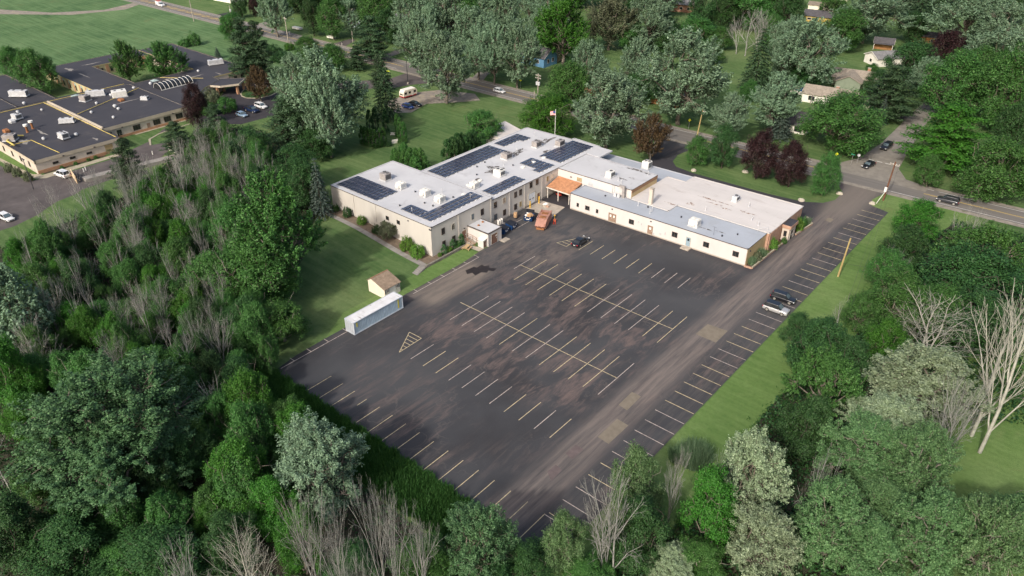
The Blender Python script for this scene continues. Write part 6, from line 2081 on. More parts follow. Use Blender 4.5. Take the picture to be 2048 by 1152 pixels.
def proto(kind, seed, n_leaf, lsize, W=12.0, H=15.0):
    """a crown and trunk of nominal size; copies are scaled"""
    rng = np.random.default_rng(seed)
    segs = []
    P, Nn, T = [], [], []

    def spray(c, axis, ln, rad, n, up=.55, flat=1.0):
        t = rng.uniform(-1, 1, n)
        off = rng.normal(size=(n, 3)) * rad * (1.05 - .45 * t)[:, None]
        off[:, 2] *= flat
        p = c + axis * (t * ln)[:, None] + off
        nn = unit(np.array([0, 0, up]) + axis * .35 + unit(off) * .45 + rng.normal(size=(n, 3)) * .42)
        P.append(p)
        Nn.append(nn)
        T.append(np.clip(rng.normal(.42, .24, n) + .12 * t, 0, 1))

    if kind in ('maple', 'poplar', 'broad'):
        cb = {'maple': .15, 'poplar': .06, 'broad': .10}[kind]
        zc, hz = H * (1 + cb) / 2, H * (1 - cb) / 2
        nl = {'maple': 15, 'poplar': 20, 'broad': 17}[kind]
        lob, tries = [], 0
        while len(lob) < nl and tries < 800:
            tries += 1
            d = rng.normal(size=3)
            d[2] = d[2] * .9 + .15
            d /= np.linalg.norm(d)
            k = rng.uniform(.50, .74)
            taper = 1.0 - (.30 if kind != 'poplar' else .38) * max(0, d[2])
            c = np.array([d[0] * W / 2 * k * taper, d[1] * W / 2 * k * taper, zc + d[2] * hz * k])
            if all(np.linalg.norm((c - q) / (W, W, H)) > .15 for q in lob):
                lob.append(c)
        lob += [np.array([0, 0, zc + hz * .55]), np.array([0, 0, zc])]
        limb(segs, rng, (0, 0, -.4), (0, 0, zc * .75), W * .030, W * .018, .02, 5)
        per = 22 if kind == 'maple' else 26
        if kind == 'broad':                            # pale limbs that show through the canopy
            for k in range(6):
                t = rng.uniform(0, 2 * math.pi)
                e = np.array([W * .36 * math.cos(t), W * .36 * math.sin(t), zc + hz * rng.uniform(.0, .6)])
                p2 = limb(segs, rng, (0, 0, zc * .6), e, W * .012, W * .0035, .03, 6)
                for q in p2[3:]:
                    limb(segs, rng, q, q + rng.normal(size=3) * W * .08 + np.array([0, 0, W * .05]), W * .005, W * .0016, .1, 3)
        nper = max(6, int(n_leaf / (len(lob) * per)))
        for c in lob:
            R_ = W * rng.uniform(.12, .19)
            base = np.array([0, 0, min(c[2] * .55, zc * .75)])
            limb(segs, rng, base, c, W * .016, W * .006, .07, 5)
            for k in range(per):
                d = rng.normal(size=3)
                out = (c - np.array([0, 0, zc * .85])) / W
                d = d / np.linalg.norm(d) + out * 1.5 + np.array([0, 0, .30])
                d /= np.linalg.norm(d)
                rr_ = R_ * rng.uniform(.5, 1.22)
                q = c + d * rr_ * np.array([1, 1, H / W * .85])
                if k % 2 == 0:
                    limb(segs, rng, c, q + d * W * .03, W * .0055, W * .0018, .06, 3)
                up = {'maple': .75, 'poplar': .55, 'broad': .15}[kind]
                ax = d + np.array([0, 0, up])
                ax /= np.linalg.norm(ax)
                if kind == 'maple':
                    spray(q, ax, W * .080, W * .0135, nper)
                elif kind == 'poplar':
                    spray(q, ax, W * .055, W * .018, nper)
                else:
                    spray(q, ax, W * .034, W * .030, nper)
    elif kind == 'tier':                               # honey locust and white pine: layered flat sprays
        levels = 9
        limb(segs, rng, (0, 0, -.4), (0, 0, H * .93), W * .032, W * .006, .015, 6)
        items = []
        for L in range(levels):
            f = L / (levels - 1)
            z = H * (.16 + .80 * f)
            rad = W / 2 * (1.0 - .75 * f ** 1.6) * rng.uniform(.85, 1.08)
            m_ = max(3, int(9 * (1 - f) + 3))
            for k in range(m_):
                t = 2 * math.pi * (k + rng.uniform(-.35, .35)) / m_ + L * .7
                rr_ = rad * rng.uniform(.75, 1.05)
                tip = np.array([rr_ * math.cos(t), rr_ * math.sin(t), z + rng.uniform(-.03, .05) * H])
                limb(segs, rng, (0, 0, z - .05 * H), tip, W * .010, W * .002, .04, 3)
                for u in np.linspace(.35, 1.0, 4):
                    items.append((tip * [u, u, 1] + rng.normal(size=3) * W * .02, np.array([math.cos(t), math.sin(t), .18])))
        nper = max(6, n_leaf // len(items))
        for c, ax in items:
            spray(c, ax / np.linalg.norm(ax), W * .060, W * .040, nper, 1.1, .30)
    elif kind == 'spruce':
        limb(segs, rng, (0, 0, -.3), (0, 0, H * .98), W * .03, W * .004, .004, 6)
        items = []
        levels = 17
        for L in range(levels):
            f = L / (levels - 1)
            z = H * (.06 + .92 * f)
            rad = W / 2 * (1 - f) ** .85 * rng.uniform(.88, 1.06) + W * .015
            m_ = max(4, int(12 * (1 - f)) + 3)
            for k in range(m_):
                t = 2 * math.pi * (k + rng.uniform(-.3, .3)) / m_ + L * 1.1
                tip = np.array([rad * math.cos(t), rad * math.sin(t), z - rad * .28])
                for u in ((.45, .8, 1.0) if f < .8 else (.8,)):
                    items.append((np.array([tip[0] * u, tip[1] * u, z - rad * .28 * u]), np.array([math.cos(t), math.sin(t), -.30])))
        nper = max(5, n_leaf // len(items))
        for c, ax in items:
            spray(c, ax / np.linalg.norm(ax), W * .075, W * .022, nper, .9, .5)
    elif kind == 'column':
        segs.append((0, 0, 0, 0, 0, H * .8, W * .05, W * .02))
        for k in range(60):
            f = rng.uniform(0, 1)
            rad = W / 2 * (min(1, (1 - f) * 2.2) ** .6) * (.75 + .25 * min(1, f * 4))
            t = rng.uniform(0, 2 * math.pi)
            spray(np.array([rad * .82 * math.cos(t), rad * .82 * math.sin(t), H * (.03 + .92 * f)]), np.array([.15 * math.cos(t), .15 * math.sin(t), .97]), H * .06, W * .06, max(4, n_leaf // 60), .2)
    elif kind == 'bush':
        for k in range(9):
            t = 2 * math.pi * k / 9
            limb(segs, rng, (0, 0, 0), (W * .3 * math.cos(t), W * .3 * math.sin(t), H * .6), W * .014, W * .004, .05, 2)
        for k in range(110):
            d = rng.normal(size=3)
            d[2] = abs(d[2]) * .9 - .12
            d /= np.linalg.norm(d)
            c = np.array([d[0] * W / 2, d[1] * W / 2, H * .42 + d[2] * H * .55]) * rng.uniform(.78, 1.0) * (1 + .08 * math.sin(5 * math.atan2(d[1], d[0]) + seed))
            c[2] = max(c[2], H * .05)
            spray(c, d, W * .05, W * .045, max(4, n_leaf // 110), .4)
    P, Nn, T = np.concatenate(P), np.concatenate(Nn), np.concatenate(T)
    ext = np.percentile(np.hypot(P[:, 0], P[:, 1]), 98) / (W / 2)       # bring the crown to its nominal size
    cb = {'maple': .19, 'poplar': .06, 'broad': .10, 'tier': .13, 'spruce': .03}.get(kind, .02) * H
    lo, hi = np.percentile(P[:, 2], 1), np.percentile(P[:, 2], 99.3)
    P[:, :2] /= ext
    P[:, 2] = cb + (P[:, 2] - lo) * (H - cb) / (hi - lo)
    sg = np.array(segs, float)
    sg[:, [0, 1, 3, 4]] /= ext
    for c_ in (2, 5):
        sg[:, c_] = np.where(sg[:, c_] > lo, cb + (sg[:, c_] - lo) * (H - cb) / (hi - lo), sg[:, c_] * cb / max(lo, 1e-3))
    segs = sg
    keep = P[:, 2] > .02 * H
    P, Nn, T = P[keep], Nn[keep], T[keep]
    crown = leaf_mesh('crown', P, Nn, lsize, T, 'leaf_green', rng)
    trunk = tubes_mesh('trunk', segs, 'bark', 5)
    return crown, trunk, W, H


def bare_proto(seed, stems=1, spread=.42, W=7.0, H=15.0, upright=1.2, dens=1.0, mat='bark_bare'):
    rng = np.random.default_rng(seed)
    segs, twigs = [], []

    def grow(p, d, L, r, depth):
        n = 3
        q = p
        for i in range(n):
            d2 = d + rng.normal(size=3) * .09 + np.array([0, 0, .03])
            d2 /= np.linalg.norm(d2)
            q2 = q + d2 * L / n
            r2 = r * (1 - .28 * (i + 1) / n)
            (segs if depth < 2 else twigs).append((*q, *q2, r * (1 - .28 * i / n), r2))
            if depth < 4 and i > 0 or (depth == 0 and i >= 0):
                for k in range(2 if depth < 3 else 1):
                    if rng.uniform() < (.8, .7, .55, .4, 0)[depth] * dens:
                        side = np.cross(d2, rng.normal(size=3))
                        side /= np.linalg.norm(side)
                        b = d2 * upright * .55 + side * spread * 1.5 + np.array([0, 0, .18])
                        b /= np.linalg.norm(b)
                        if depth < 3:
                            grow(q2, b, L * rng.uniform(.48, .72), r2 * .52, depth + 1)
                        else:
                            e = q2 + b * L * .6
                            twigs.append((*q2, *e, r2 * .7, r2 * .25))
            q, d = q2, d2
        if depth < 4:
            grow(q, d, L * .62, r * .70, depth + 1)
    for s in range(stems):
        t = 2 * math.pi * s / max(1, stems) + rng.uniform(0, 1)
        lean = .16 if stems > 1 else .03
        grow(np.array([.25 * math.cos(t) * (stems > 1), .25 * math.sin(t) * (stems > 1), -.2]), np.array([lean * math.cos(t), lean * math.sin(t), 1.0]), H * .45, (.17 if stems == 1 else .12) * (1.35 if mat == 'bark_pale' else 1), 0)
    S, Tw = np.array(segs), np.array(twigs)
    Tw[:, 6:8] = np.maximum(Tw[:, 6:8], .014)
    top = max(S[:, 5].max(), Tw[:, 5].max())
    wd = np.percentile(np.abs(Tw[:, 3:5]), 96) * 2
    for A in (S, Tw):
        A[:, [2, 5]] *= H / top
        A[:, [0, 1, 3, 4]] *= W / wd
    return tubes_mesh('trunk', S, mat, 5), tubes_mesh('branches', Tw, mat, 3), W, H


PR_ = {}
for i in range(3):
    PR_['maple', i] = proto('maple', 10 + i, 27000, .29)
    PR_['broad', i] = proto('broad', 20 + i, 26000, .30)
for i in range(2):
    PR_['tier', i] = proto('tier', 30 + i, 18000, .34, 12, 14)
    PR_['spruce', i] = proto('spruce', 40 + i, 7000, .36, 7, 16)
    PR_['bush', i] = proto('bush', 50 + i, 3600, .17, 3, 2.6)
    PR_['maple_fine', i] = proto('maple', 60 + i, 30000, .29)
    PR_['broad_fine', i] = proto('broad', 70 + i, 30000, .29)
    PR_['poplar_fine', i] = proto('poplar', 80 + i, 36000, .25, 11, 17)
    PR_['broad_huge', i] = proto('broad', 120 + i, 62000, .185)
    PR_['maple_huge', i] = proto('maple', 130 + i, 62000, .185)
PR_['poplar', 0] = PR_['poplar', 1] = proto('poplar', 90, 10000, .48, 11, 17)
PR_['tier_fine', 0] = PR_['tier_fine', 1] = proto('tier', 95, 22000, .30, 12, 14)
PR_['column', 0] = PR_['column', 1] = proto('column', 97, 3600, .17, 1.5, 5)
BARE_ = [bare_proto(101, 1, .36), bare_proto(102, 3, .34, 7.5, 14), bare_proto(103, 2, .5, 9, 14), bare_proto(104, 1, .55, 8, 13), bare_proto(105, 4, .42, 9.5, 15)]
BIG_BARE = [bare_proto(111, 1, .34, 9, 21, 1.35, 1.15, 'bark_pale'), bare_proto(115, 3, .50, 13, 19, 1.0, 1.2, 'bark_pale'), bare_proto(117, 1, .38, 9, 21, 1.3, 1.2, 'bark_pale')]

KINDS = {'lpop': ('poplar', 'leaf_light', 'tree', 'leafy_tree'), 'lgreen': ('broad', 'leaf_light', 'tree', 'leafy_tree'), 'silver': ('maple', 'leaf_silver', 'tree', 'maple_tree'), 'green': ('broad', 'leaf_green', 'tree', 'leafy_tree'), 'dark': ('broad', 'leaf_dark', 'tree', 'leafy_tree'),
         'bright': ('broad', 'leaf_bright', 'tree', 'leafy_tree'), 'locust': ('tier', 'leaf_bright', 'tree', 'locust_tree'), 'white': ('poplar', 'leaf_white', 'tree', 'poplar_tree'),
         'pine': ('tier', 'needle_dark', 'tree', 'pine_tree'), 'gpine': ('tier', 'leaf_green', 'tree', 'locust_tree'), 'spruce': ('spruce', 'needle_dark', 'tree', 'spruce_tree'), 'bspruce': ('spruce', 'needle_blue', 'tree', 'spruce_tree'),
         'yspruce': ('spruce', 'leaf_olive', 'tree', 'spruce_tree'), 'copper': ('broad', 'leaf_copper', 'tree', 'copper_tree'), 'bronze': ('maple', 'leaf_bronze', 'tree', 'copper_tree'), 'olive': ('maple', 'leaf_olive', 'tree', 'leafy_tree'),
         'blue': ('poplar', 'leaf_blue', 'tree', 'pine_tree'), 'poplar': ('poplar', 'leaf_silver', 'tree', 'poplar_tree'), 'mgreen': ('maple', 'leaf_green', 'tree', 'maple_tree'), 'bgreen': ('maple', 'leaf_bright', 'tree', 'maple_tree'), 'bluem': ('maple', 'leaf_blue', 'tree', 'maple_tree')}
rt = random.Random(77)


def plant(kind, x, y, W, H, label, group=None, name=None, cat=None):
    pk, mt, ct_, nm = KINDS[kind]
    near = math.hypot(math.hypot(x, y), CAM_H) < 150 and (pk + '_fine', 0) in PR_
    v = rt.randrange(3)
    key = pk + '_fine' if near else pk
    if near and W > 12 and (pk + '_huge', 0) in PR_:
        key = pk + '_huge'
    while (key, v) not in PR_:
        v -= 1
    crown, trunk, w0, h0 = PR_[key, v]
    t = empty(name or nm, (x, y, ground_h(x, y)), rt.uniform(0, 6.28), label, cat or ct_, group)
    s = rt.uniform(.94, 1.06)
    c = link('crown', crown, t)
    c.scale = (W / w0 * s, W / w0 / s, H / h0)
    c.material_slots[0].link = 'OBJECT'
    c.material_slots[0].material = MATS[mt]
    k = link('trunk', trunk, t)
    k.scale = c.scale
    if kind in ('green', 'lgreen', 'lpop') and near:
        k.material_slots[0].link = 'OBJECT'
        k.material_slots[0].material = MATS['bark_mid']
    if kind in ('dark', 'pine', 'copper', 'spruce'):
        k.material_slots[0].link = 'OBJECT'
        k.material_slots[0].material = MATS['bark_dark']
    return t


def bare(x, y, W, H, label, group=None, v=None, big=False):
    L = BIG_BARE if big else BARE_
    tm, bm_, w0, h0 = L[(rt.randrange(len(L)) if v is None else v)]
    t = empty('bare_tree', (x, y, ground_h(x, y)), rt.uniform(0, 6.28), label, 'bare tree', group)
    sc = (W / w0, W / w0 * rt.uniform(.85, 1.15), H / h0)
    for nm, me in (('trunk', tm), ('branches', bm_)):
        o = link(nm, me, t)
        o.scale = sc
    return t


# ------------------------------------------------------------------ every tree that can be told apart
for a_ in (
    ('silver', -289.0, 187.3, 16.2, 22.0, 'silver leaved maple in the belt of trees beyond the road, first from the left'),
    ('dark', -278.8, 198.7, 9.3, 15.7, 'dark green tree in the belt beyond the road, fourth from the left'),
    ('green', -267.2, 200.1, 12.8, 16.7, 'mid green tree in the belt beyond the road, first from the left'),
    ('dark', -319.9, 223.1, 18.9, 15.6, 'dark green tree in the belt beyond the road, third from the left'),
    ('dark', -295.4, 233.1, 20.8, 16.8, 'dark green tree in the belt beyond the road, sixth from the left'),
    ('green', -256.0, 214.7, 16.7, 19.6, 'mid green tree in the belt beyond the road, second from the left'),
    ('pine', -229.5, 189.0, 14.7, 16.5, 'spreading dark pine over the dark driveway across the road'),
    ('silver', -229.3, 210.9, 17.7, 21.9, 'silver leaved maple in the belt of trees beyond the road, third from the left'),
    ('silver', -203.0, 188.8, 17.4, 20.2, 'silver leaved maple in the belt of trees beyond the road, fourth from the left'),
    ('silver', -217.0, 220.4, 21.6, 22.2, 'silver leaved maple in the belt of trees beyond the road, sixth from the left'),
    ('silver', -172.4, 170.8, 18.4, 22.4, 'big silver maple standing alone on the near side of the road by the gravel'),
    ('silver', -196.1, 211.2, 18.5, 20.5, 'silver leaved maple in the belt of trees beyond the road, seventh from the left'),
    ('silver', -181.7, 196.7, 13.2, 18.2, 'silver leaved maple in the belt of trees beyond the road, eighth from the left'),
    ('silver', -174.1, 196.3, 13.6, 20.5, 'silver leaved maple in the belt of trees beyond the road, tenth from the left'),
    ('silver', -165.1, 198.2, 15.8, 21.8, 'silver leaved maple in the belt of trees beyond the road, twelfth from the left'),
    ('dark', -266.7, 259.2, 20.9, 16.3, 'dark green tree in the belt beyond the road, eighth from the left'),
    ('silver', -240.6, 263.0, 24.6, 19.5, 'silver leaved maple in the belt of trees beyond the road, ninth from the left'),
    ('silver', -202.4, 235.6, 17.8, 22.0, 'silver leaved maple in the belt of trees beyond the road, eleventh from the left'),
    ('green', -294.5, 256.8, 16.9, 13.3, 'mid green tree in the belt beyond the road, third from the left'),
    ('dark', -319.6, 239.1, 21.9, 15.7, 'dark green tree in the belt beyond the road, fifth from the left'),
    ('dark', -341.0, 215.2, 14.4, 13.9, 'dark green tree in the belt beyond the road, second from the left'),
    ('copper', -329.6, 203.7, 5.1, 8.9, 'small maroon tree beside the far left houses'),
    ('dark', -332.8, 198.8, 7.9, 11.9, 'dark green tree in the belt beyond the road, first from the left'),
    ('bgreen', -170.4, 230.9, 22.7, 25.3, 'broad light green maple with a thick dark trunk behind the blue house'),
    ('olive', -169.6, 260.5, 22.0, 22.2, 'big olive brown tree right of the broad light green maple'),
    ('silver', -156.7, 268.5, 21.1, 21.1, 'silver leaved maple in the belt of trees beyond the road, sixteenth from the left'),
    ('green', -146.1, 286.6, 16.1, 11.6, 'mid green tree in the belt beyond the road, sixth from the left'),
    ('dark', -158.3, 313.8, 14.7, 17.9, 'dark green tree in the belt beyond the road, thirteenth from the left'),
    ('silver', -220.4, 272.8, 19.8, 20.6, 'silver leaved maple in the belt of trees beyond the road, thirteenth from the left'),
    ('dark', -226.0, 318.3, 21.9, 15.7, 'dark green tree in the belt beyond the road, ninth from the left'),
    ('silver', -184.4, 327.5, 20.8, 16.9, 'silver leaved maple in the belt of trees beyond the road, seventeenth from the left'),
    ('green', -145.1, 328.0, 26.0, 20.0, 'mid green tree in the belt beyond the road, eighth from the left'),
    ('dark', -150.3, 320.4, 15.2, 14.9, 'dark green tree in the belt beyond the road, fourteenth from the left'),
    ('dark', -209.9, 328.6, 26.5, 19.1, 'dark green tree in the belt beyond the road, tenth from the left'),
    ('silver', -104.4, 201.7, 26.0, 27.3, 'largest silver maple, with a stout pale trunk, across the road'),
    ('silver', -135.4, 225.3, 12.6, 16.1, 'silver maple left behind the largest silver maple'),
    ('silver', -142.5, 208.2, 13.2, 17.7, 'silver maple above the brown roofed house'),
    ('dark', -123.8, 212.9, 11.6, 11.1, 'dark tree wedged between the two biggest silver maples'),
    ('silver', -110.2, 171.1, 23.4, 21.8, 'wide silver maple right behind the flagpole on the near roadside'),
    ('green', -136.6, 189.9, 14.9, 15.6, 'deep green tree left of the wide silver maple beside the transformer pole'),
    ('bright', -128.2, 168.5, 17.0, 12.2, 'fresh green rounded tree beside the flagpole'),
    ('silver', -86.5, 197.7, 12.1, 13.9, 'silver tree right of the largest silver maple, lower one by the road'),
    ('silver', -80.3, 214.2, 16.8, 17.0, 'silver maple above the copper trees beside the pool house'),
    ('spruce', -102.4, 249.7, 11.1, 19.8, 'tall dark spruce beside the open green lawn'),
    ('green', -97.9, 235.4, 6.5, 7.3, 'small green tree at the foot of the tall dark spruce'),
    ('green', -85.2, 176.9, 6.6, 7.8, 'small round green tree, left one of the pair by the drive'),
    ('dark', -78.7, 179.1, 8.1, 11.4, 'dark green round tree, right one of the pair by the drive'),
    ('copper', -69.0, 178.8, 9.1, 12.8, 'dark copper tree, left one of the pair beside the road'),
    ('copper', -60.3, 179.0, 8.2, 12.0, 'dark copper tree, right one of the pair beside the road'),
    ('bronze', -95.2, 169.9, 9.8, 13.3, 'sparse copper red tree beside the bend of the rear drive'),
    ('green', -51.9, 179.7, 7.0, 10.9, 'small green tree beside the boulder at the car park entrance'),
    ('dark', -125.9, 328.5, 15.6, 17.4, 'dark green tree in the wooded upper right corner, first from the left'),
    ('green', -120.6, 366.6, 12.6, 13.6, 'mid green tree in the wooded upper right corner, fourth from the left'),
    ('silver', -95.8, 337.4, 30.7, 22.1, 'pale silver maple in the wooded upper right corner, fourth from the left'),
    ('green', -98.2, 319.1, 19.7, 15.6, 'mid green tree in the wooded upper right corner, fifth from the left'),
    ('silver', -90.9, 262.9, 25.3, 22.5, 'pale silver maple in the wooded upper right corner, third from the left'),
    ('silver', -98.0, 260.6, 12.0, 17.1, 'pale silver maple in the wooded upper right corner, first from the left'),
    ('spruce', -87.0, 381.6, 11.9, 17.5, 'spruce in the upper right corner left of the big silver crowns'),
    ('dark', -81.3, 352.0, 12.7, 11.8, 'dark green tree in the wooded upper right corner, fifth from the left'),
    ('silver', -62.2, 351.5, 32.9, 24.7, 'pale silver maple in the wooded upper right corner, eighth from the left'),
    ('silver', -46.7, 337.5, 22.1, 21.8, 'pale silver maple in the wooded upper right corner, tenth from the left'),
    ('silver', -43.0, 302.9, 25.3, 19.1, 'pale silver maple in the wooded upper right corner, ninth from the left'),
    ('copper', -56.2, 301.6, 15.3, 17.1, 'dark purple beech in the upper right wood'),
    ('dark', -64.8, 287.8, 16.8, 15.1, 'dark green tree in the wooded upper right corner, fourth from the left'),
    ('pine', -57.7, 246.7, 17.8, 16.5, 'dark spreading pine between the green house and the street'),
    ('green', -43.5, 261.7, 20.0, 19.9, 'mid green tree in the wooded upper right corner, seventh from the left'),
    ('green', -30.7, 257.9, 18.0, 22.5, 'mid green tree in the wooded upper right corner, ninth from the left'),
    ('yspruce', -40.2, 272.0, 9.1, 12.4, 'yellowish spruce above the bright green locust'),
    ('locust', -34.1, 217.3, 23.1, 16.6, 'bright green spreading locust beside the side street'),
    ('dark', -22.0, 231.8, 11.8, 16.4, 'dark green tree in the wooded upper right corner, seventh from the left'),
    ('green', -19.9, 202.6, 16.6, 15.7, 'dense green tree at the right edge beside the main road'),
    ('green', -60.6, 210.2, 22.9, 16.5, 'broad mid green tree in front of the long low house'),
    ('bspruce', -58.1, 241.7, 4.5, 8.5, 'small grey green spruce beside the broad mid green tree'),
    ('bspruce', -76.4, 210.2, 7.8, 9.3, 'low blue green spruce left of the broad mid green tree'),
    ('dark', -89.6, 421.3, 16.7, 13.1, 'dark green tree in the wooded upper right corner, sixth from the left'),
    ('silver', -100.9, 396.9, 20.8, 15.0, 'pale silver maple in the wooded upper right corner, fifth from the left'),
    ('dark', -55.8, 418.9, 11.2, 15.0, 'dark green tree in the wooded upper right corner, eighth from the left'),
    ('green', -33.8, 201.3, 7.0, 8.4, 'small dark green tree on the corner lawn of the side street'),
    ('green', -76.4, 289.2, 5.3, 5.1, 'mid green tree in the wooded upper right corner, sixth from the left'),
    ('dark', -67.4, 267.5, 9.9, 9.1, 'dark green tree in the wooded upper right corner, third from the left'),
    ('silver', -54.7, 274.5, 13.0, 14.0, 'pale silver maple in the wooded upper right corner, seventh from the left'),
    ('dark', -16.9, 214.2, 7.4, 14.0, 'dark green tree in the wooded upper right corner, ninth from the left'),
    ('dark', -89.0, 260.3, 11.9, 9.2, 'dark green tree in the wooded upper right corner, second from the left'),
    ('green', -122.1, 303.6, 12.0, 13.3, 'mid green tree in the wooded upper right corner, third from the left'),
    ('green', -135.5, 290.0, 10.0, 8.8, 'mid green tree in the wooded upper right corner, first from the left'),
    ('green', -310.5, 91.9, 10.3, 10.7, 'green tree beyond the care home, left one of two'),
    ('green', -282.9, 89.7, 12.9, 14.8, 'green tree beyond the care home, right one of two'),
    ('mgreen', -271.5, 114.7, 11.7, 14.5, 'feathery green tree on the left of the care home courtyard'),
    ('mgreen', -263.9, 124.3, 16.0, 13.4, 'feathery green tree on the right of the care home courtyard'),
    ('pine', -243.3, 143.5, 13.1, 21.4, 'tall dark pine behind the care home entrance wing'),
    ('green', -297.9, 171.5, 12.0, 11.0, 'green tree behind the tall dark pines'),
    ('pine', -241.3, 147.8, 11.2, 19.6, 'dark pine nearest the road behind the care home'),
    ('green', -249.4, 174.2, 10.3, 8.8, 'rounded green roadside tree, left one of two before the road'),
    ('green', -231.1, 170.8, 12.4, 9.5, 'rounded green roadside tree, right one of two before the road'),
    ('pine', -223.8, 176.4, 8.0, 8.8, 'little dark pine beside the road'),
    ('pine', -197.7, 164.8, 6.7, 12.7, 'slim brown green pine in front of the road'),
    ('bspruce', -277.8, 152.4, 3.1, 4.4, 'tiny lone spruce on the gravel patch'),
    ('copper', -214.3, 107.0, 7.1, 12.9, 'maroon leaved tree at the corner of the care home'),
    ('bronze', -220.5, 132.9, 10.0, 11.2, 'bronze tree on the round entrance island'),
    ('silver', -169.2, 119.9, 24.0, 26.3, 'huge pale silver maple between the care home and the garden corner'),
    ('silver', -161.8, 115.7, 14.7, 21.5, 'pale silver maple in front of the huge one beside the hedge'),
    ('dark', -163.9, 114.0, 12.1, 8.7, 'dark tree under the pale silver maples by the garden corner'),
    ('silver', -195.4, 130.1, 13.5, 19.6, 'pale silver maple left behind the huge one by the visitor lot'),
    ('pine', -173.2, 111.9, 16.5, 16.0, 'broad dark pine left of the pale silver maples'),
    ('spruce', -175.7, 148.0, 8.8, 20.4, 'tall brown green spruce beside the gravel'),
    ('green', -138.9, 150.7, 12.1, 10.1, 'green tree behind the factory roof, left of the flagpole'),
    ('pine', -183.9, 71.4, 8.8, 13.3, 'dark pine beside the loading ramp'),
    ('pine', -197.5, 91.5, 8.7, 9.4, 'dark pine between the care home and the left wood'),
    ('dark', -149.5, 96.6, 11.1, 11.0, 'dark rounded tree at the top of the wood beside the near wing'),
    ('mgreen', -116.1, 67.8, 17.8, 23.8, 'big leafy green tree at the edge of the wood facing the near wing'),
    ('green', -113.2, 60.3, 15.5, 15.2, 'full green tree below the big one at the edge of the lawn'),
    ('green', -118.8, 55.2, 11.0, 12.6, 'leafy green tree deep in the wood left of the lawn'),
    ('green', -122.0, 47.3, 8.1, 9.3, 'pale green tree in the middle of the left wood'),
    ('bspruce', -134.0, 91.1, 5.7, 13.9, 'thin pale spruce against the left end of the near wing'),
    ('dark', -105.5, 51.0, 9.5, 8.2, 'dark green tree at the wood edge beside the lower lawn'),
    ('pine', -200.0, 104.9, 7.1, 10.1, 'small pine at the top of the left wood'),
    ('dark', -170.8, 97.3, 11.6, 11.4, 'dark green tree at the top of the wood near the visitor lot'),
    ('pine', -164.4, 88.9, 8.6, 11.6, 'dark ragged pine near the top of the left wood'),
    ('poplar', -131.7, 26.9, 10.9, 17.2, 'tall silver leaved tree at the left edge of the picture'),
    ('bright', -117.3, 20.3, 7.6, 13.0, 'vivid green tree at the left edge of the foreground'),
    ('bright', -109.1, 18.3, 6.6, 7.6, 'vivid green tree in front of the one at the left edge'),
    ('bluem', -91.4, 24.5, 23.6, 17.0, 'largest dark silvery green maple in the left foreground'),
    ('bluem', -83.6, 20.4, 17.9, 12.9, 'dark leafy maple just below the largest one'),
    ('dark', -79.7, 12.7, 11.4, 8.2, 'dark shaded tree at the lower left corner'),
    ('dark', -85.8, 8.8, 8.4, 11.0, 'dark tree at the very left of the lower edge'),
    ('bright', -72.4, 31.0, 8.4, 12.4, 'vivid green tree left of the silvery foreground poplar'),
    ('bright', -58.3, 30.0, 5.9, 11.3, 'vivid green tree at the lower edge under the foreground poplar'),
    ('poplar', -64.9, 38.2, 12.3, 14.2, 'silvery poplar in the foreground beside the tall grass'),
    ('blue', -41.9, 43.2, 8.8, 12.0, 'blue green feathery tree at the bottom beside the car park corner'),
    ('dark', -70.3, 19.0, 10.7, 7.7, 'dark tree along the lower edge left of the bare shrubs'),
    ('dark', -83.6, 31.3, 7.7, 6.4, 'dark tree between the largest maple and the vivid green one'),
    ('green', -78.9, 41.4, 5.8, 8.1, 'small vivid tree at the left end of the tall grass'),
    ('dark', -66.1, 25.2, 6.7, 8.2, 'dark shrubby tree at the lower edge left of the vivid one'),
    ('green', -46.8, 39.2, 7.8, 5.6, 'green tree at the lower edge left of the blue green one'),
    ('dark', -53.3, 33.0, 7.2, 5.2, 'dark tree at the lower edge under the bare trees'),
    ('lgreen', -34.6, 50.7, 5.4, 9.4, 'green tree at the lower corner of the car park'),
    ('lgreen', -32.9, 64.1, 7.1, 11.2, 'upright green tree overlapping the right hand parking row'),
    ('dark', -28.6, 57.2, 7.8, 11.0, 'dark green tree under the upright one at the lower edge'),
    ('bright', -23.2, 65.7, 6.8, 12.9, 'vivid green tree left of the pale poplar in the foreground'),
    ('white', -21.1, 71.0, 9.4, 16.2, 'pale grey green poplar in the right foreground, upper one'),
    ('white', -16.8, 65.8, 9.0, 10.5, 'pale grey green poplar in the right foreground, lower one'),
    ('white', -24.2, 58.7, 6.1, 4.4, 'small whitish tree at the lower edge'),
    ('green', -21.7, 60.8, 6.6, 5.1, 'green tree at the lower edge beside the small whitish one'),
    ('lpop', -12.6, 88.6, 10.5, 11.3, 'pale green feathery tree below the whitish willow in the right foreground'),
    ('lpop', -6.1, 90.0, 9.9, 12.7, 'pale green tree at the edge of the right hand lawn'),
    ('lgreen', -7.6, 83.4, 9.7, 7.6, 'spreading light green tree in the middle of the right foreground'),
    ('lpop', -11.5, 72.3, 8.1, 13.7, 'tall pale green tree next to the lower grey green poplar'),
    ('lgreen', -6.1, 74.0, 9.0, 8.3, 'light green tree at the lower edge in the right foreground'),
    ('lpop', -1.5, 78.8, 8.9, 12.8, 'pale green tree at the lower edge, second from the right corner'),
    ('lpop', 3.6, 81.3, 8.8, 13.4, 'pale green tree at the lower edge nearest the right corner'),
    ('lgreen', 6.4, 90.2, 7.5, 8.8, 'light green tree cut off by the right edge of the foreground'),
    ('dark', -37.5, 46.8, 7.2, 5.2, 'dark shrubby tree at the very bottom corner of the car park'),
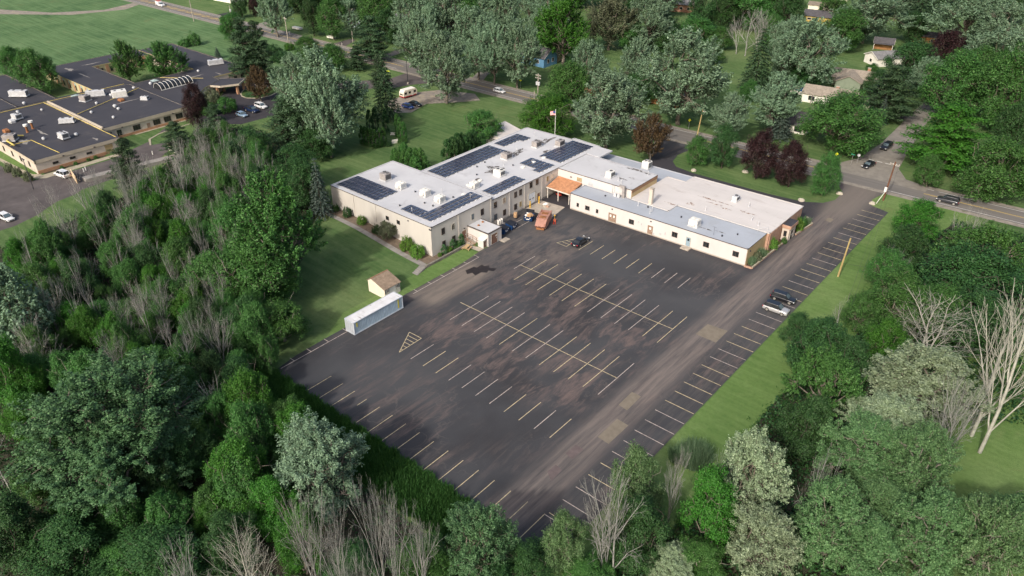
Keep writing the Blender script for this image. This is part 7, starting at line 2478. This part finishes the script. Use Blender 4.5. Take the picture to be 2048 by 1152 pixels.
    ('dark', -39.0, 42.6, 6.5, 4.7, 'dark tree at the lower edge beside the blue green one'),
    ('green', -30.8, 50.7, 6.0, 4.3, 'leafy tree under the bare pair at the lower edge'),
    ('dark', -26.2, 108.7, 10.6, 11.0, 'dark blue green tree on the right hand verge'),
    ('dark', -31.3, 114.0, 6.0, 7.0, 'dark rounded tree at the left of the dark pair on the verge'),
    ('mgreen', -21.2, 96.7, 11.1, 13.0, 'leafy dark tree below the dark one on the verge'),
    ('dark', -20.1, 89.5, 8.5, 10.0, 'dark tree beside the grass clump on the verge'),
    ('white', -10.1, 108.4, 16.6, 11.9, 'whitish willow in the right wood, the largest'),
    ('white', -12.0, 96.7, 12.1, 10.0, 'whitish willow left below the largest one'),
    ('bright', -18.3, 116.6, 7.4, 9.7, 'vivid green tree in the middle of the right wood'),
    ('green', -20.5, 131.3, 10.7, 10.9, 'mid green tree in the right wood below the wires'),
    ('dark', -12.5, 144.2, 17.3, 13.3, 'dark broad tree at the right edge behind the bare trunks'),
    ('mgreen', -13.2, 152.8, 16.1, 14.6, 'silvery green maple at the right edge near the road'),
    ('dark', -8.7, 132.3, 14.5, 11.6, 'dark tree behind the two pale bare trunks'),
    ('bright', -27.6, 168.7, 9.7, 9.6, 'bright green tree on the near side of the main road at the right'),
    ('dark', -25.7, 152.2, 10.0, 10.0, 'dark green tree under the bright one beside the road'),
    ('green', -25.2, 141.4, 8.6, 9.8, 'green tree at the top of the right hand verge'),
    ('olive', -15.0, 166.5, 7.2, 7.5, 'yellowish green tree near the dark driveway at the right edge'),
    ('green', -14.2, 132.9, 11.4, 10.5, 'green tree in the middle of the right wood behind the bare crown'),
    ('green', -25.3, 125.8, 6.2, 8.4, 'small green tree at the edge of the right verge'),
    ('dark', -21.3, 108.9, 7.2, 9.5, 'dark green tree behind the dark pair on the verge'),
    ('green', -129.9, 67.2, 11.1, 13.9, 'tall green tree left of the big leafy one at the wood edge'),
    ('dark', -139.2, 91.0, 9.2, 11.9, 'dark tree at the wood edge nearest the end of the near wing'),
    ('green', -101.5, 57.3, 9.6, 8.3, 'green tree at the corner between the wood and the lower lawn'),
    ('green', -228.3, 239.3, 16.8, 16.3, 'mid green tree in the belt beyond the road, fourth from the left'),
    ('silver', -181.8, 231.2, 13.2, 18.8, 'silver leaved maple in the belt of trees beyond the road, fourteenth from the left'),
    ('dark', -154.2, 276.8, 14.0, 13.3, 'dark green tree in the belt beyond the road, eleventh from the left'),
    ('green', -161.1, 262.2, 11.8, 10.8, 'mid green tree in the belt beyond the road, fifth from the left'),
    ('silver', -218.7, 209.6, 15.4, 19.1, 'silver leaved maple in the belt of trees beyond the road, fifth from the left'),
    ('silver', -207.3, 270.3, 19.3, 18.4, 'silver leaved maple in the belt of trees beyond the road, fifteenth from the left'),
    ('green', -136.0, 328.9, 17.2, 16.7, 'mid green tree in the wooded upper right corner, second from the left'),
    ('green', -43.3, 288.4, 16.4, 16.4, 'mid green tree in the wooded upper right corner, eighth from the left'),
    ('silver', -96.7, 404.2, 20.9, 17.0, 'pale silver maple in the wooded upper right corner, sixth from the left'),
    ('dark', -146.3, 267.6, 11.6, 9.8, 'dark green tree in the belt beyond the road, twelfth from the left'),
    ('green', -129.5, 268.0, 11.2, 9.5, 'mid green tree in the belt beyond the road, seventh from the left'),
    ('silver', -109.0, 291.0, 15.1, 16.3, 'pale silver maple in the wooded upper right corner, second from the left'),
    ('green', -35.8, 301.5, 13.3, 16.8, 'mid green tree in the wooded upper right corner, tenth from the left'),
    ('silver', -264.1, 207.3, 12.5, 15.5, 'silver leaved maple in the belt of trees beyond the road, second from the left'),
    ('dark', -245.2, 209.8, 12.2, 13.6, 'dark green tree in the belt beyond the road, seventh from the left'),
    ('bright', -66.2, 31.4, 6.9, 9.7, 'vivid green tree between the other two vivid ones in the foreground'),
    ('green', -73.9, 27.0, 6.5, 6.5, 'small green tree right of the dark trees at the lower left'),
    ('bright', -88.4, 14.9, 5.2, 6.1, 'small vivid green tree under the largest maple'),
    ('green', -81.2, 24.6, 5.3, 5.0, 'small green tree below the largest maple on its right side'),
    ('green', -75.3, 15.6, 6.7, 4.8, 'green tree at the lower edge near the left corner'),
):
    plant(*a_)



for a_ in (
    (-123.9, 287.6, 10.0, 17.6, 'bare grey tree on the open lawn at the top, middle of three', None, None, False),
    (-127.9, 288.1, 8.5, 16.6, 'bare grey tree on the open lawn at the top, left of three', None, None, False),
    (-122.9, 296.3, 10.2, 17.5, 'bare grey tree on the open lawn at the top, right of three', None, None, False),
    (-133.8, 335.5, 13.0, 14.6, 'bare brown tree at the top edge beside the dark spruce', None, None, False),
    (-2.2, 109.5, 10.4, 27.4, 'tall pale bare tree with a thick leaning trunk at the right edge, left one', None, 0, True),
    (-0.4, 106.4, 10.8, 28.8, 'tall pale bare tree with a thick leaning trunk at the right edge, right one', None, 2, True),
    (-13.3, 124.7, 14.1, 13.2, 'wide bare grey crown rising over the whitish willow', None, 1, True),
    (-4.2, 99.3, 7.5, 17.6, 'bare grey tree in front of the whitish willow', None, None, False),
    (-17.3, 159.9, 5.9, 15.7, 'bare grey tree beside the main road at the right', None, None, False),
    (-25.0, 142.1, 4.8, 11.1, 'thin bare tree at the top of the right wood', None, None, False),
    (-27.9, 124.1, 2.5, 7.5, 'slim bare whitish sapling on the verge behind the dark pair', None, None, False),
    (-30.5, 53.3, 7.0, 16.3, 'bare grey tree at the lower corner of the car park, left one', None, None, False),
    (-29.0, 53.2, 6.3, 18.1, 'bare grey tree at the lower corner of the car park, right one', None, None, False),
    (-28.6, 65.6, 3.2, 13.8, 'thin bare tree between the upright green tree and the vivid one', None, None, False),
    (-25.4, 73.4, 3.0, 9.2, 'small whitish bare tree above the vivid green one', None, None, False),
    (-14.3, 74.5, 3.7, 16.9, 'bare brown trees beside the pale poplar, left one', None, None, False),
    (-12.9, 74.6, 3.0, 16.1, 'bare brown trees beside the pale poplar, right one', None, None, False),
    (-54.7, 29.1, 4.7, 18.8, 'bare grey tree before the foreground poplar, first from the left', 'bare trees of the lower foreground', None, False),
    (-50.8, 29.8, 3.8, 19.1, 'bare grey tree before the foreground poplar, second from the left', 'bare trees of the lower foreground', None, False),
    (-48.8, 34.2, 3.9, 21.0, 'bare grey tree before the foreground poplar, fourth from the left', 'bare trees of the lower foreground', None, False),
    (-45.7, 33.7, 3.5, 19.8, 'bare grey tree before the foreground poplar, fifth from the left', 'bare trees of the lower foreground', None, False),
    (-44.6, 36.8, 4.5, 16.5, 'bare grey tree before the foreground poplar, sixth from the left', 'bare trees of the lower foreground', None, False),
    (-46.1, 28.8, 3.7, 16.7, 'bare grey tree before the foreground poplar, third from the left', 'bare trees of the lower foreground', None, False),
    (-57.9, 23.0, 6.6, 16.1, 'whitish bare tree at the lower edge under the vivid green one', None, 1, True),
    (-61.5, 17.4, 4.9, 15.3, 'brownish bare shrub at the lower edge', None, None, False),
    (-98.5, 11.6, 5.8, 15.2, 'bare tree at the left edge below the vivid green trees', None, None, False),
    (-87.5, 37.6, 6.5, 12.3, 'bare brown tree just left of the tall grass', None, None, False),
    (-99.7, 39.5, 6.2, 13.7, 'bare brown tree on the lower edge of the dead stand', None, None, False),
    (-122.5, 25.2, 7.2, 12.0, 'dark grey bare tree between the silver edge tree and the largest maple', None, None, False),
):
    bare(*a_)



# the dense left-hand wood: slender dead trees over low green growth
def inside(px, py, poly):
    r = False
    for i in range(len(poly)):
        (x1, y1), (x2, y2) = poly[i], poly[i - 1]
        if (y1 > py) != (y2 > py) and px < (x2 - x1) * (py - y1) / (y2 - y1) + x1:
            r = not r
    return r


DEAD = [(-142.4, 31.5), (-171.4, 42.0), (-174.8, 53.0), (-178.5, 76.6), (-193.2, 99.4), (-151.6, 91.7), (-116.1, 62.7), (-102.7, 49.1), (-96.5, 40.6), (-105.7, 28.1)]
rw_ = random.Random(1234)
placed = []


def scatter(poly, n, mind):
    xs, ys = [p_[0] for p_ in poly], [p_[1] for p_ in poly]
    out = []
    tries = 0
    while len(out) < n and tries < 20000:
        tries += 1
        x, y = rw_.uniform(min(xs), max(xs)), rw_.uniform(min(ys), max(ys))
        if inside(x, y, poly) and all((x - a) ** 2 + (y - b) ** 2 > mind * mind for a, b in out):
            out.append((x, y))
    return out


MARKS = [((-191.5, 73.5), 'the loading ramp pine'), ((-126, 72), 'the big leafy tree by the lawn'), ((-94.8, 23.3), 'the largest silvery maple'), ((-136, 26.5), 'the silver left edge tree'),
         ((-99.8, 55.3), 'the lower lawn corner'), ((-173.5, 49.1), 'the white parked car'), ((-187.7, 103.9), 'the visitor lot pines'), ((-124, 47), 'the pale mid wood tree'), ((-160, 88), 'the upper wood')]
ORDN = 'first second third fourth fifth sixth seventh eighth ninth tenth eleventh twelfth thirteenth fourteenth fifteenth sixteenth seventeenth eighteenth nineteenth twentieth twenty-first twenty-second twenty-third twenty-fourth twenty-fifth twenty-sixth twenty-seventh twenty-eighth twenty-ninth thirtieth'.split()
ca, sa = math.cos(0.70217), math.sin(0.70217)


def screen_x(x, y):
    """how far right of the view axis a ground point lies"""
    r_, f_ = x * ca + y * sa, -x * sa + y * ca
    return r_ / (f_ * math.cos(R(31.786)) + CAM_H * math.sin(R(31.786)))


def named(items, what):
    """each tree is told apart by the landmark it stands nearest and its rank from the left there"""
    by = {}
    for it in items:
        mk = min(MARKS, key=lambda m_: (m_[0][0] - it[0]) ** 2 + (m_[0][1] - it[1]) ** 2)[1]
        by.setdefault((it[2], mk), []).append(it)
    for (kd, mk), L in by.items():
        for k, it in enumerate(sorted(L, key=lambda q: screen_x(q[0], q[1]))):
            yield it, '%s, %s from the left near %s' % (what[kd], ORDN[min(k, 29)], mk)


dead_ = [(x, y, 'dead', rw_.uniform(2.8, 5.2), rw_.uniform(11, 15.5)) for x, y in scatter(DEAD, 96, 3.0)]
for (x, y, kd, w_, h_), lb in named(dead_, {'dead': 'slender grey dead tree'}):
    bare(x, y, w_, h_, lb, 'dead trees in the left hand wood')
LOW = [(-147.3, 27.3), (-162.8, 32.9), (-168.3, 41.8), (-169.5, 49.6), (-173.0, 73.6), (-191.0, 101.3), (-143.3, 91.5), (-119.8, 69.3), (-105.1, 54.8), (-88.5, 47.3), (-75.7, 43.5), (-69.4, 33.8), (-75.0, 18.5), (-96.9, 12.9)]
low_ = []
for x, y in scatter(LOW, 185, 3.0):
    w_ = rw_.uniform(3.6, 7.2)
    low_.append((x, y, rw_.choices(('green', 'dark', 'bright'), (7, 3, 2))[0], w_, w_ * rw_.uniform(1.05, 1.85)))
for (x, y, kd, w_, h_), lb in named(low_, {'green': 'small mid green tree', 'dark': 'small dark green tree', 'bright': 'small vivid green tree'}):
    plant(kd, x, y, w_, h_, lb, 'low trees of the left hand wood', 'small_tree', 'small tree')


# ------------------------------------------------------------------ shrubs, hedges, grasses
def shrub(kind, x, y, W, H, label, proto_='bush', group=None, name='shrub', cat='shrub'):
    crown, trunk, w0, h0 = PR_[proto_, rt.randrange(2)]
    t = empty(name, (x, y, ground_h(x, y)), rt.uniform(0, 6), label, cat, group)
    c = link('foliage', crown, t)
    c.scale = (W / w0, W / w0, H / h0)
    c.material_slots[0].link = 'OBJECT'
    c.material_slots[0].material = MATS[kind]
    k = link('stem', trunk, t)
    k.scale = c.scale
    return t


for kind, p_, W, H, label in (
        ('leaf_green', (-133.9, 94.9), 1.9, 1.7, 'round green shrub at the far left end of the bed along the long cream wall'),
        ('leaf_dark', (-129.3, 94.6), 2.2, 2.6, 'dark green shrub, second from the left along the long cream wall'),
        ('leaf_shrub', (-124.2, 94.5), 2.3, 2.2, 'bright yellow green shrub, third from the left along the long cream wall'),
        ('leaf_dark', (-118.9, 94.3), 2.4, 2.0, 'dark shrub at the left foot of the brownish small tree'),
        ('leaf_shrub', (-109.3, 94.3), 3.3, 3.1, 'large bright green shrub left of the one nearest the building corner'),
        ('leaf_shrub', (-105.6, 93.9), 3.5, 2.9, 'large bright green shrub nearest the corner of the long cream wall')):
    shrub(kind, p_[0], p_[1], W, H, label)
plant('olive', -115.2, 94.2, 4.6, 4.2, 'small brownish olive tree in front of the two little windows of the long wall')
for kind, y, W, H, label, pr in (
        ('leaf_shrub', 97.0, 1.0, .9, 'smallest clipped ball shrub at the corner end of the window wall bed', 'bush'), ('leaf_blue', 98.3, 1.3, 2.3, 'grey green cone shrub nearest the building corner', 'column'),
        ('leaf_shrub', 99.7, 1.7, 1.3, 'low clipped shrub between the first two grey green cones', 'bush'), ('leaf_blue', 101.0, 1.4, 2.5, 'grey green cone shrub in the middle of the window wall bed', 'column'),
        ('leaf_green', 102.4, 1.9, 1.5, 'wide clipped shrub beside the third grey green cone', 'bush'), ('leaf_blue', 103.7, 1.4, 2.7, 'tallest grey green cone shrub right beside the brown staff door', 'column')):
    shrub(kind, -102.1, y, W, H, label, pr)


def blades(name, pts, h, wdt, mat, seed, lean=.35, parent=None):
    """upright grass blades, each a narrow leaf"""
    rng = np.random.default_rng(seed)
    pts = np.array(pts, float)
    n = len(pts)
    t = rng.uniform(0, 2 * math.pi, n)
    hh = h * rng.uniform(.6, 1.15, n)
    U = np.stack([np.cos(t), np.sin(t), np.zeros(n)], 1) * (wdt * rng.uniform(.6, 1.3, n))[:, None]
    top = np.stack([rng.normal(size=n) * lean * hh, rng.normal(size=n) * lean * hh, hh], 1)
    co = np.empty((n, 4, 3), np.float32)
    co[:, 0] = pts - U * .5
    co[:, 1] = pts + U * .5
    co[:, 2] = pts + top + U * .14
    co[:, 3] = pts + top - U * .14
    me = bpy.data.meshes.new(name)
    me.vertices.add(n * 4)
    me.vertices.foreach_set('co', co.ravel())
    me.loops.add(n * 4)
    me.loops.foreach_set('vertex_index', np.arange(n * 4, dtype=np.int32))
    me.polygons.add(n)
    me.polygons.foreach_set('loop_start', np.arange(0, n * 4, 4, dtype=np.int32))
    me.polygons.foreach_set('loop_total', np.full(n, 4, np.int32))
    at = me.attributes.new('tint', 'FLOAT', 'POINT')
    at.data.foreach_set('value', np.repeat(np.clip(rng.normal(.45, .25, n), 0, 1), 4).astype(np.float32))
    me.materials.append(MATS[mat])
    me.update(calc_edges=True)
    return link(name, me, parent)


def reed(x, y, W, H, label, n, mat='blade_reed', name='ornamental_grass'):
    rng = np.random.default_rng(int(abs(x * 17 + y)))
    r = W / 2 * np.sqrt(rng.uniform(0, 1, n))
    t = rng.uniform(0, 2 * math.pi, n)
    pts = np.stack([r * np.cos(t), r * np.sin(t), np.zeros(n)], 1)
    e = blades(name, pts, H, .10, mat, int(abs(y * 31)), .22)
    e.location = (x, y, ground_h(x, y))
    return tag(e, label, 'ornamental grass')


reed(-31.6, 78.0, 4.6, 2.3, 'large clump of tall grey green ornamental grass at the edge of the right hand verge', 2600)
reed(-33.6, 76.6, 2.2, 1.7, 'smaller ornamental grass clump beside the large one on the right hand verge', 900)
for p_, W, H, label in (((-50.2, 136.6), 1.4, 1.5, 'pale grass tuft nearest the front corner of the low wing'), ((-50.0, 140.6), 1.6, 1.9, 'pale grass tuft between the olive shrub and the round shrub at the building end'), ((-48.6, 162.0), 1.3, 1.5, 'pale grass tuft at the far end of the brick planter')):
    reed(p_[0], p_[1], W, H, label, 420)
for kind, p_, W, H, label in (('leaf_olive', (-50.0, 138.7), 2.0, 2.2, 'olive shrub between the two pale grass tufts at the building end'), ('leaf_yellow', (-49.7, 142.8), 1.2, .9, 'little yellow shrub beside the round shrub at the building end'),
                              ('leaf_shrub', (-49.9, 145.8), 2.6, 2.5, 'large round clipped shrub left of the brick entrance lobby'), ('leaf_yellow', (-49.5, 148.1), 1.5, .8, 'yellow flowering groundcover shrub before the entrance lobby'), ('leaf_green', (-48.8, 149.6), 1.3, 1.6, 'small round shrub right in front of the entrance lobby window'),
                              ('leaf_shrub', (-49.1, 157.6), 2.6, 2.8, 'tall green shrub behind the entrance lobby, nearer one'), ('leaf_green', (-49.1, 159.8), 2.5, 2.6, 'tall green shrub at the far end behind the entrance lobby')):
    shrub(kind, p_[0], p_[1], W, H, label)
# clipped conifer hedge in the garden corner
HP = [(-163.6, 128.0), (-162.2, 128.1), (-160.7, 127.9), (-159.1, 127.8), (-157.7, 127.9), (-157.6, 129.5), (-157.7, 130.9)]
for k, (x, y) in enumerate(HP):
    shrub('leaf_green', x, y, 1.8, 5.4, 'slim conifer, %s from the left in the clipped row before the timber screen' % ('first', 'second', 'third', 'fourth', 'fifth', 'sixth', 'seventh')[k], 'column', 'conifers of the clipped hedge', 'hedge_conifer', 'conifer')
for (x, y), H, nm in (((-161.0, 139.0), 7.0, 'first'), ((-158.8, 138.1), 6.6, 'second'), ((-157.2, 138.0), 5.6, 'third')):
    shrub('leaf_green', x, y, 1.9, H, 'slim conifer by the white gate, %s from the left' % nm, 'column', None, 'hedge_conifer', 'conifer')
for i, (px_, py_) in enumerate(((-166.6, 139.6), (-170.3, 138.7), (-170.2, 136.5))):
    shrub('leaf_dark', px_, py_, 2.2, 7.0, 'tall dark conifer behind the timber screen, %s from the right' % ('first', 'second', 'third')[i], 'column', None, 'hedge_conifer', 'conifer')
shrub('leaf_green', *(-155.9, 136.0), 3.0, 1.5, 'low rounded hedge beside the white gate', 'bush', None, 'hedge', 'hedge')
shrub('leaf_dark', *(-156.7, 131.3), 2.4, 1.3, 'low dark rounded hedge left of the white gate', 'bush', None, 'hedge', 'hedge')
sheet('flower_bed', [(-164.4, 126.7), (-160.5, 126.1), (-156.9, 126.7), (-156.0, 129.9), (-156.8, 131.7), (-158.7, 130.1), (-163.5, 129.6)], 0.02, 'mulch')
rq = random.Random(8)
for k in range(12):                                   # arborvitae clump behind the near wing
    x, y = -138.0 + (k % 6) * 1.75 + rq.uniform(-.4, .4), 117.4 + (k // 6) * 2.4 + rq.uniform(-.4, .4)
    shrub('leaf_green', x, y, 3.0, rq.uniform(7.2, 8.8), 'feathery green conifer, %s from the left, %s rank behind the near wing' % (('first', 'second', 'third', 'fourth', 'fifth', 'sixth')[k % 6], ('front', 'back')[k // 6]), 'column', 'conifer clump behind the near wing', 'hedge_conifer', 'conifer')
for k in range(12):
    x, y = -133.2 + (k % 2) * 2.6 + rq.uniform(-.3, .3), 131.0 + (k // 2) * 2.1 + rq.uniform(-.3, .3)
    shrub('leaf_dark', x, y, 3.2, rq.uniform(7.4, 8.8), 'dark feathery conifer, %s from the near end, %s row behind the long solar array' % (('first', 'second', 'third', 'fourth', 'fifth', 'sixth')[k // 2], ('outer', 'inner')[k % 2]), 'column', 'conifer row behind the long solar array', 'hedge_conifer', 'conifer')
shr = [('leaf_green', (-304.0, 157.5), 6.0, 5.0, 'round dark bush on the field edge behind the care home, the larger of two'), ('leaf_green', (-304.1, 153.2), 4.5, 3.5, 'small round bush on the field edge behind the care home'),
       ('leaf_olive', (-231.4, 121.8), 6.0, 4.5, 'olive brown bush between the maroon tree and the entrance canopy'), ('leaf_blue', (-227.3, 133.6), 4.0, 1.2, 'low pale shrubs on the round entrance island'),
       ('leaf_green', (-220.1, 120.3), 7.0, 4.5, 'spreading green bush beside the visitor lot'), ('leaf_green', (-220.9, 114.6), 5.0, 4.0, 'green bush under the maroon tree'),
       ('leaf_green', (-234.1, 120.9), 2.6, 2.4, 'bright little bush left of the maroon tree'), ('leaf_bright', (-267.4, 178.1), 4.5, 3.0, 'bright yellow green roadside shrub near the dark pines'),
       ('leaf_dark', (-265.9, 169.5), 7.0, 4.0, 'dark roadside shrub beside the pines'), ('leaf_dark', (-256.0, 166.4), 9.0, 3.5, 'broad brown green mound of shrubs under the dark pines')]
for kind, p_, W, H, label in shr:
    shrub(kind, p_[0], p_[1], W, H, label)
for i, (x, y) in enumerate(((-220.3, 56.1), (-215.9, 56.4), (-210.3, 57.0), (-211.8, 65.9), (-211.9, 69.5), (-212.0, 73.0), (-212.3, 75.0))):
    shrub('leaf_olive' if i < 3 else 'leaf_green', x, y, 2.4 if i < 3 else 1.2, 2.6 if i < 3 else .9, ('yellowish young tree on the lawn strip beside the care home, %s from left' if i < 3 else 'small shrub under the slit windows of the care home, %s from the left') % ('first', 'second', 'third', 'first', 'second', 'third', 'fourth')[i])
sheet('flower_bed', [(-212.8, 61.5), (-211.9, 61.5), (-211.9, 77.6), (-212.8, 77.6)], 0.03, 'mulch')
sheet('lawn_strip', [(-262, 56.5), (-214, 59.3), (-213.2, 60.3), (-262, 60.3)], 0.034, 'lawn_fresh')
sheet('lawn', [(-218, 106), (-217.2, 96), (-214.9, 92), (-210.3, 89.9), (-207, 100), (-210, 109)], 0.03, 'lawn')

# tall grass along the lower edge of the car park
rng = np.random.default_rng(5)
n = 34000
gx_ = rng.uniform(-98.5, -43.5, n)
gy_ = rng.uniform(44.2, 51.2, n) + .25 * np.sin(gx_ * 1.7)
gz_ = np.array([ground_h(a, b) for a, b in zip(gx_, gy_)])
gp_ = blades('tall_grass', np.stack([gx_, gy_, gz_], 1), .95, .16, 'blade_tall', 6, .3)
tag(gp_, 'tall dark green grass along the lower left edge of the car park', 'tall grass', None, 'stuff')
# rough fringe where the right-hand verge meets the trees
n = 7000
gx_ = rng.normal(-26.6, .9, n)
gy_ = rng.uniform(50, 180, n)
gp_ = blades('rough_grass', np.stack([gx_, gy_, np.full(n, .01)], 1), .45, .14, 'blade_tall', 7, .5)
tag(gp_, 'rough grass fringe between the right hand verge and the trees', 'grass', None, 'stuff')


def undergrowth(poly, n, label, seed, mat='leaf_under', hmax=2.0, size=.5):
    rng = np.random.default_rng(seed)
    xs, ys = [p_[0] for p_ in poly], [p_[1] for p_ in poly]
    P = rng.uniform((min(xs), min(ys)), (max(xs), max(ys)), (n * 3, 2))
    px_, py_ = P[:, 0], P[:, 1]
    r = np.zeros(len(P), bool)
    for i in range(len(poly)):
        (x1, y1), (x2, y2) = poly[i], poly[i - 1]
        if y1 == y2:
            continue
        r ^= ((y1 > py_) != (y2 > py_)) & (px_ < (x2 - x1) * (py_ - y1) / (y2 - y1) + x1)
    cl = (np.sin(px_ * .55 + 1.3 * np.sin(py_ * .31)) + np.sin(py_ * .62 + 1.1 * np.sin(px_ * .4)) + 2) / 4
    r &= rng.uniform(0, 1, len(P)) < .25 + .75 * cl
    r &= ~((px_ > -97.5) & (px_ < -36) & (py_ > 44.6) & (py_ < 181))
    P, cl = P[r][:n], cl[r][:n]
    z = hmax * (.2 + .8 * cl) * rng.uniform(.05, 1, len(P)) + np.array([ground_h(a, b) for a, b in P])
    Nn = unit(np.array([0, 0, .7]) + rng.normal(size=(len(P), 3)) * .55)
    me = leaf_mesh('undergrowth', np.column_stack([P, z]), Nn, size, np.clip(rng.normal(.4, .25, len(P)) + .3 * (cl - .5), 0, 1), mat, rng)
    return tag(link('undergrowth', me), label, 'undergrowth', None, 'stuff')


undergrowth(WOODS_L, 110000, 'low tangled undergrowth on the floor of the left hand wood', 11)
undergrowth(WOODS_R, 60000, 'low green undergrowth on the floor of the right hand wood', 12, 'leaf_under', 1.8)
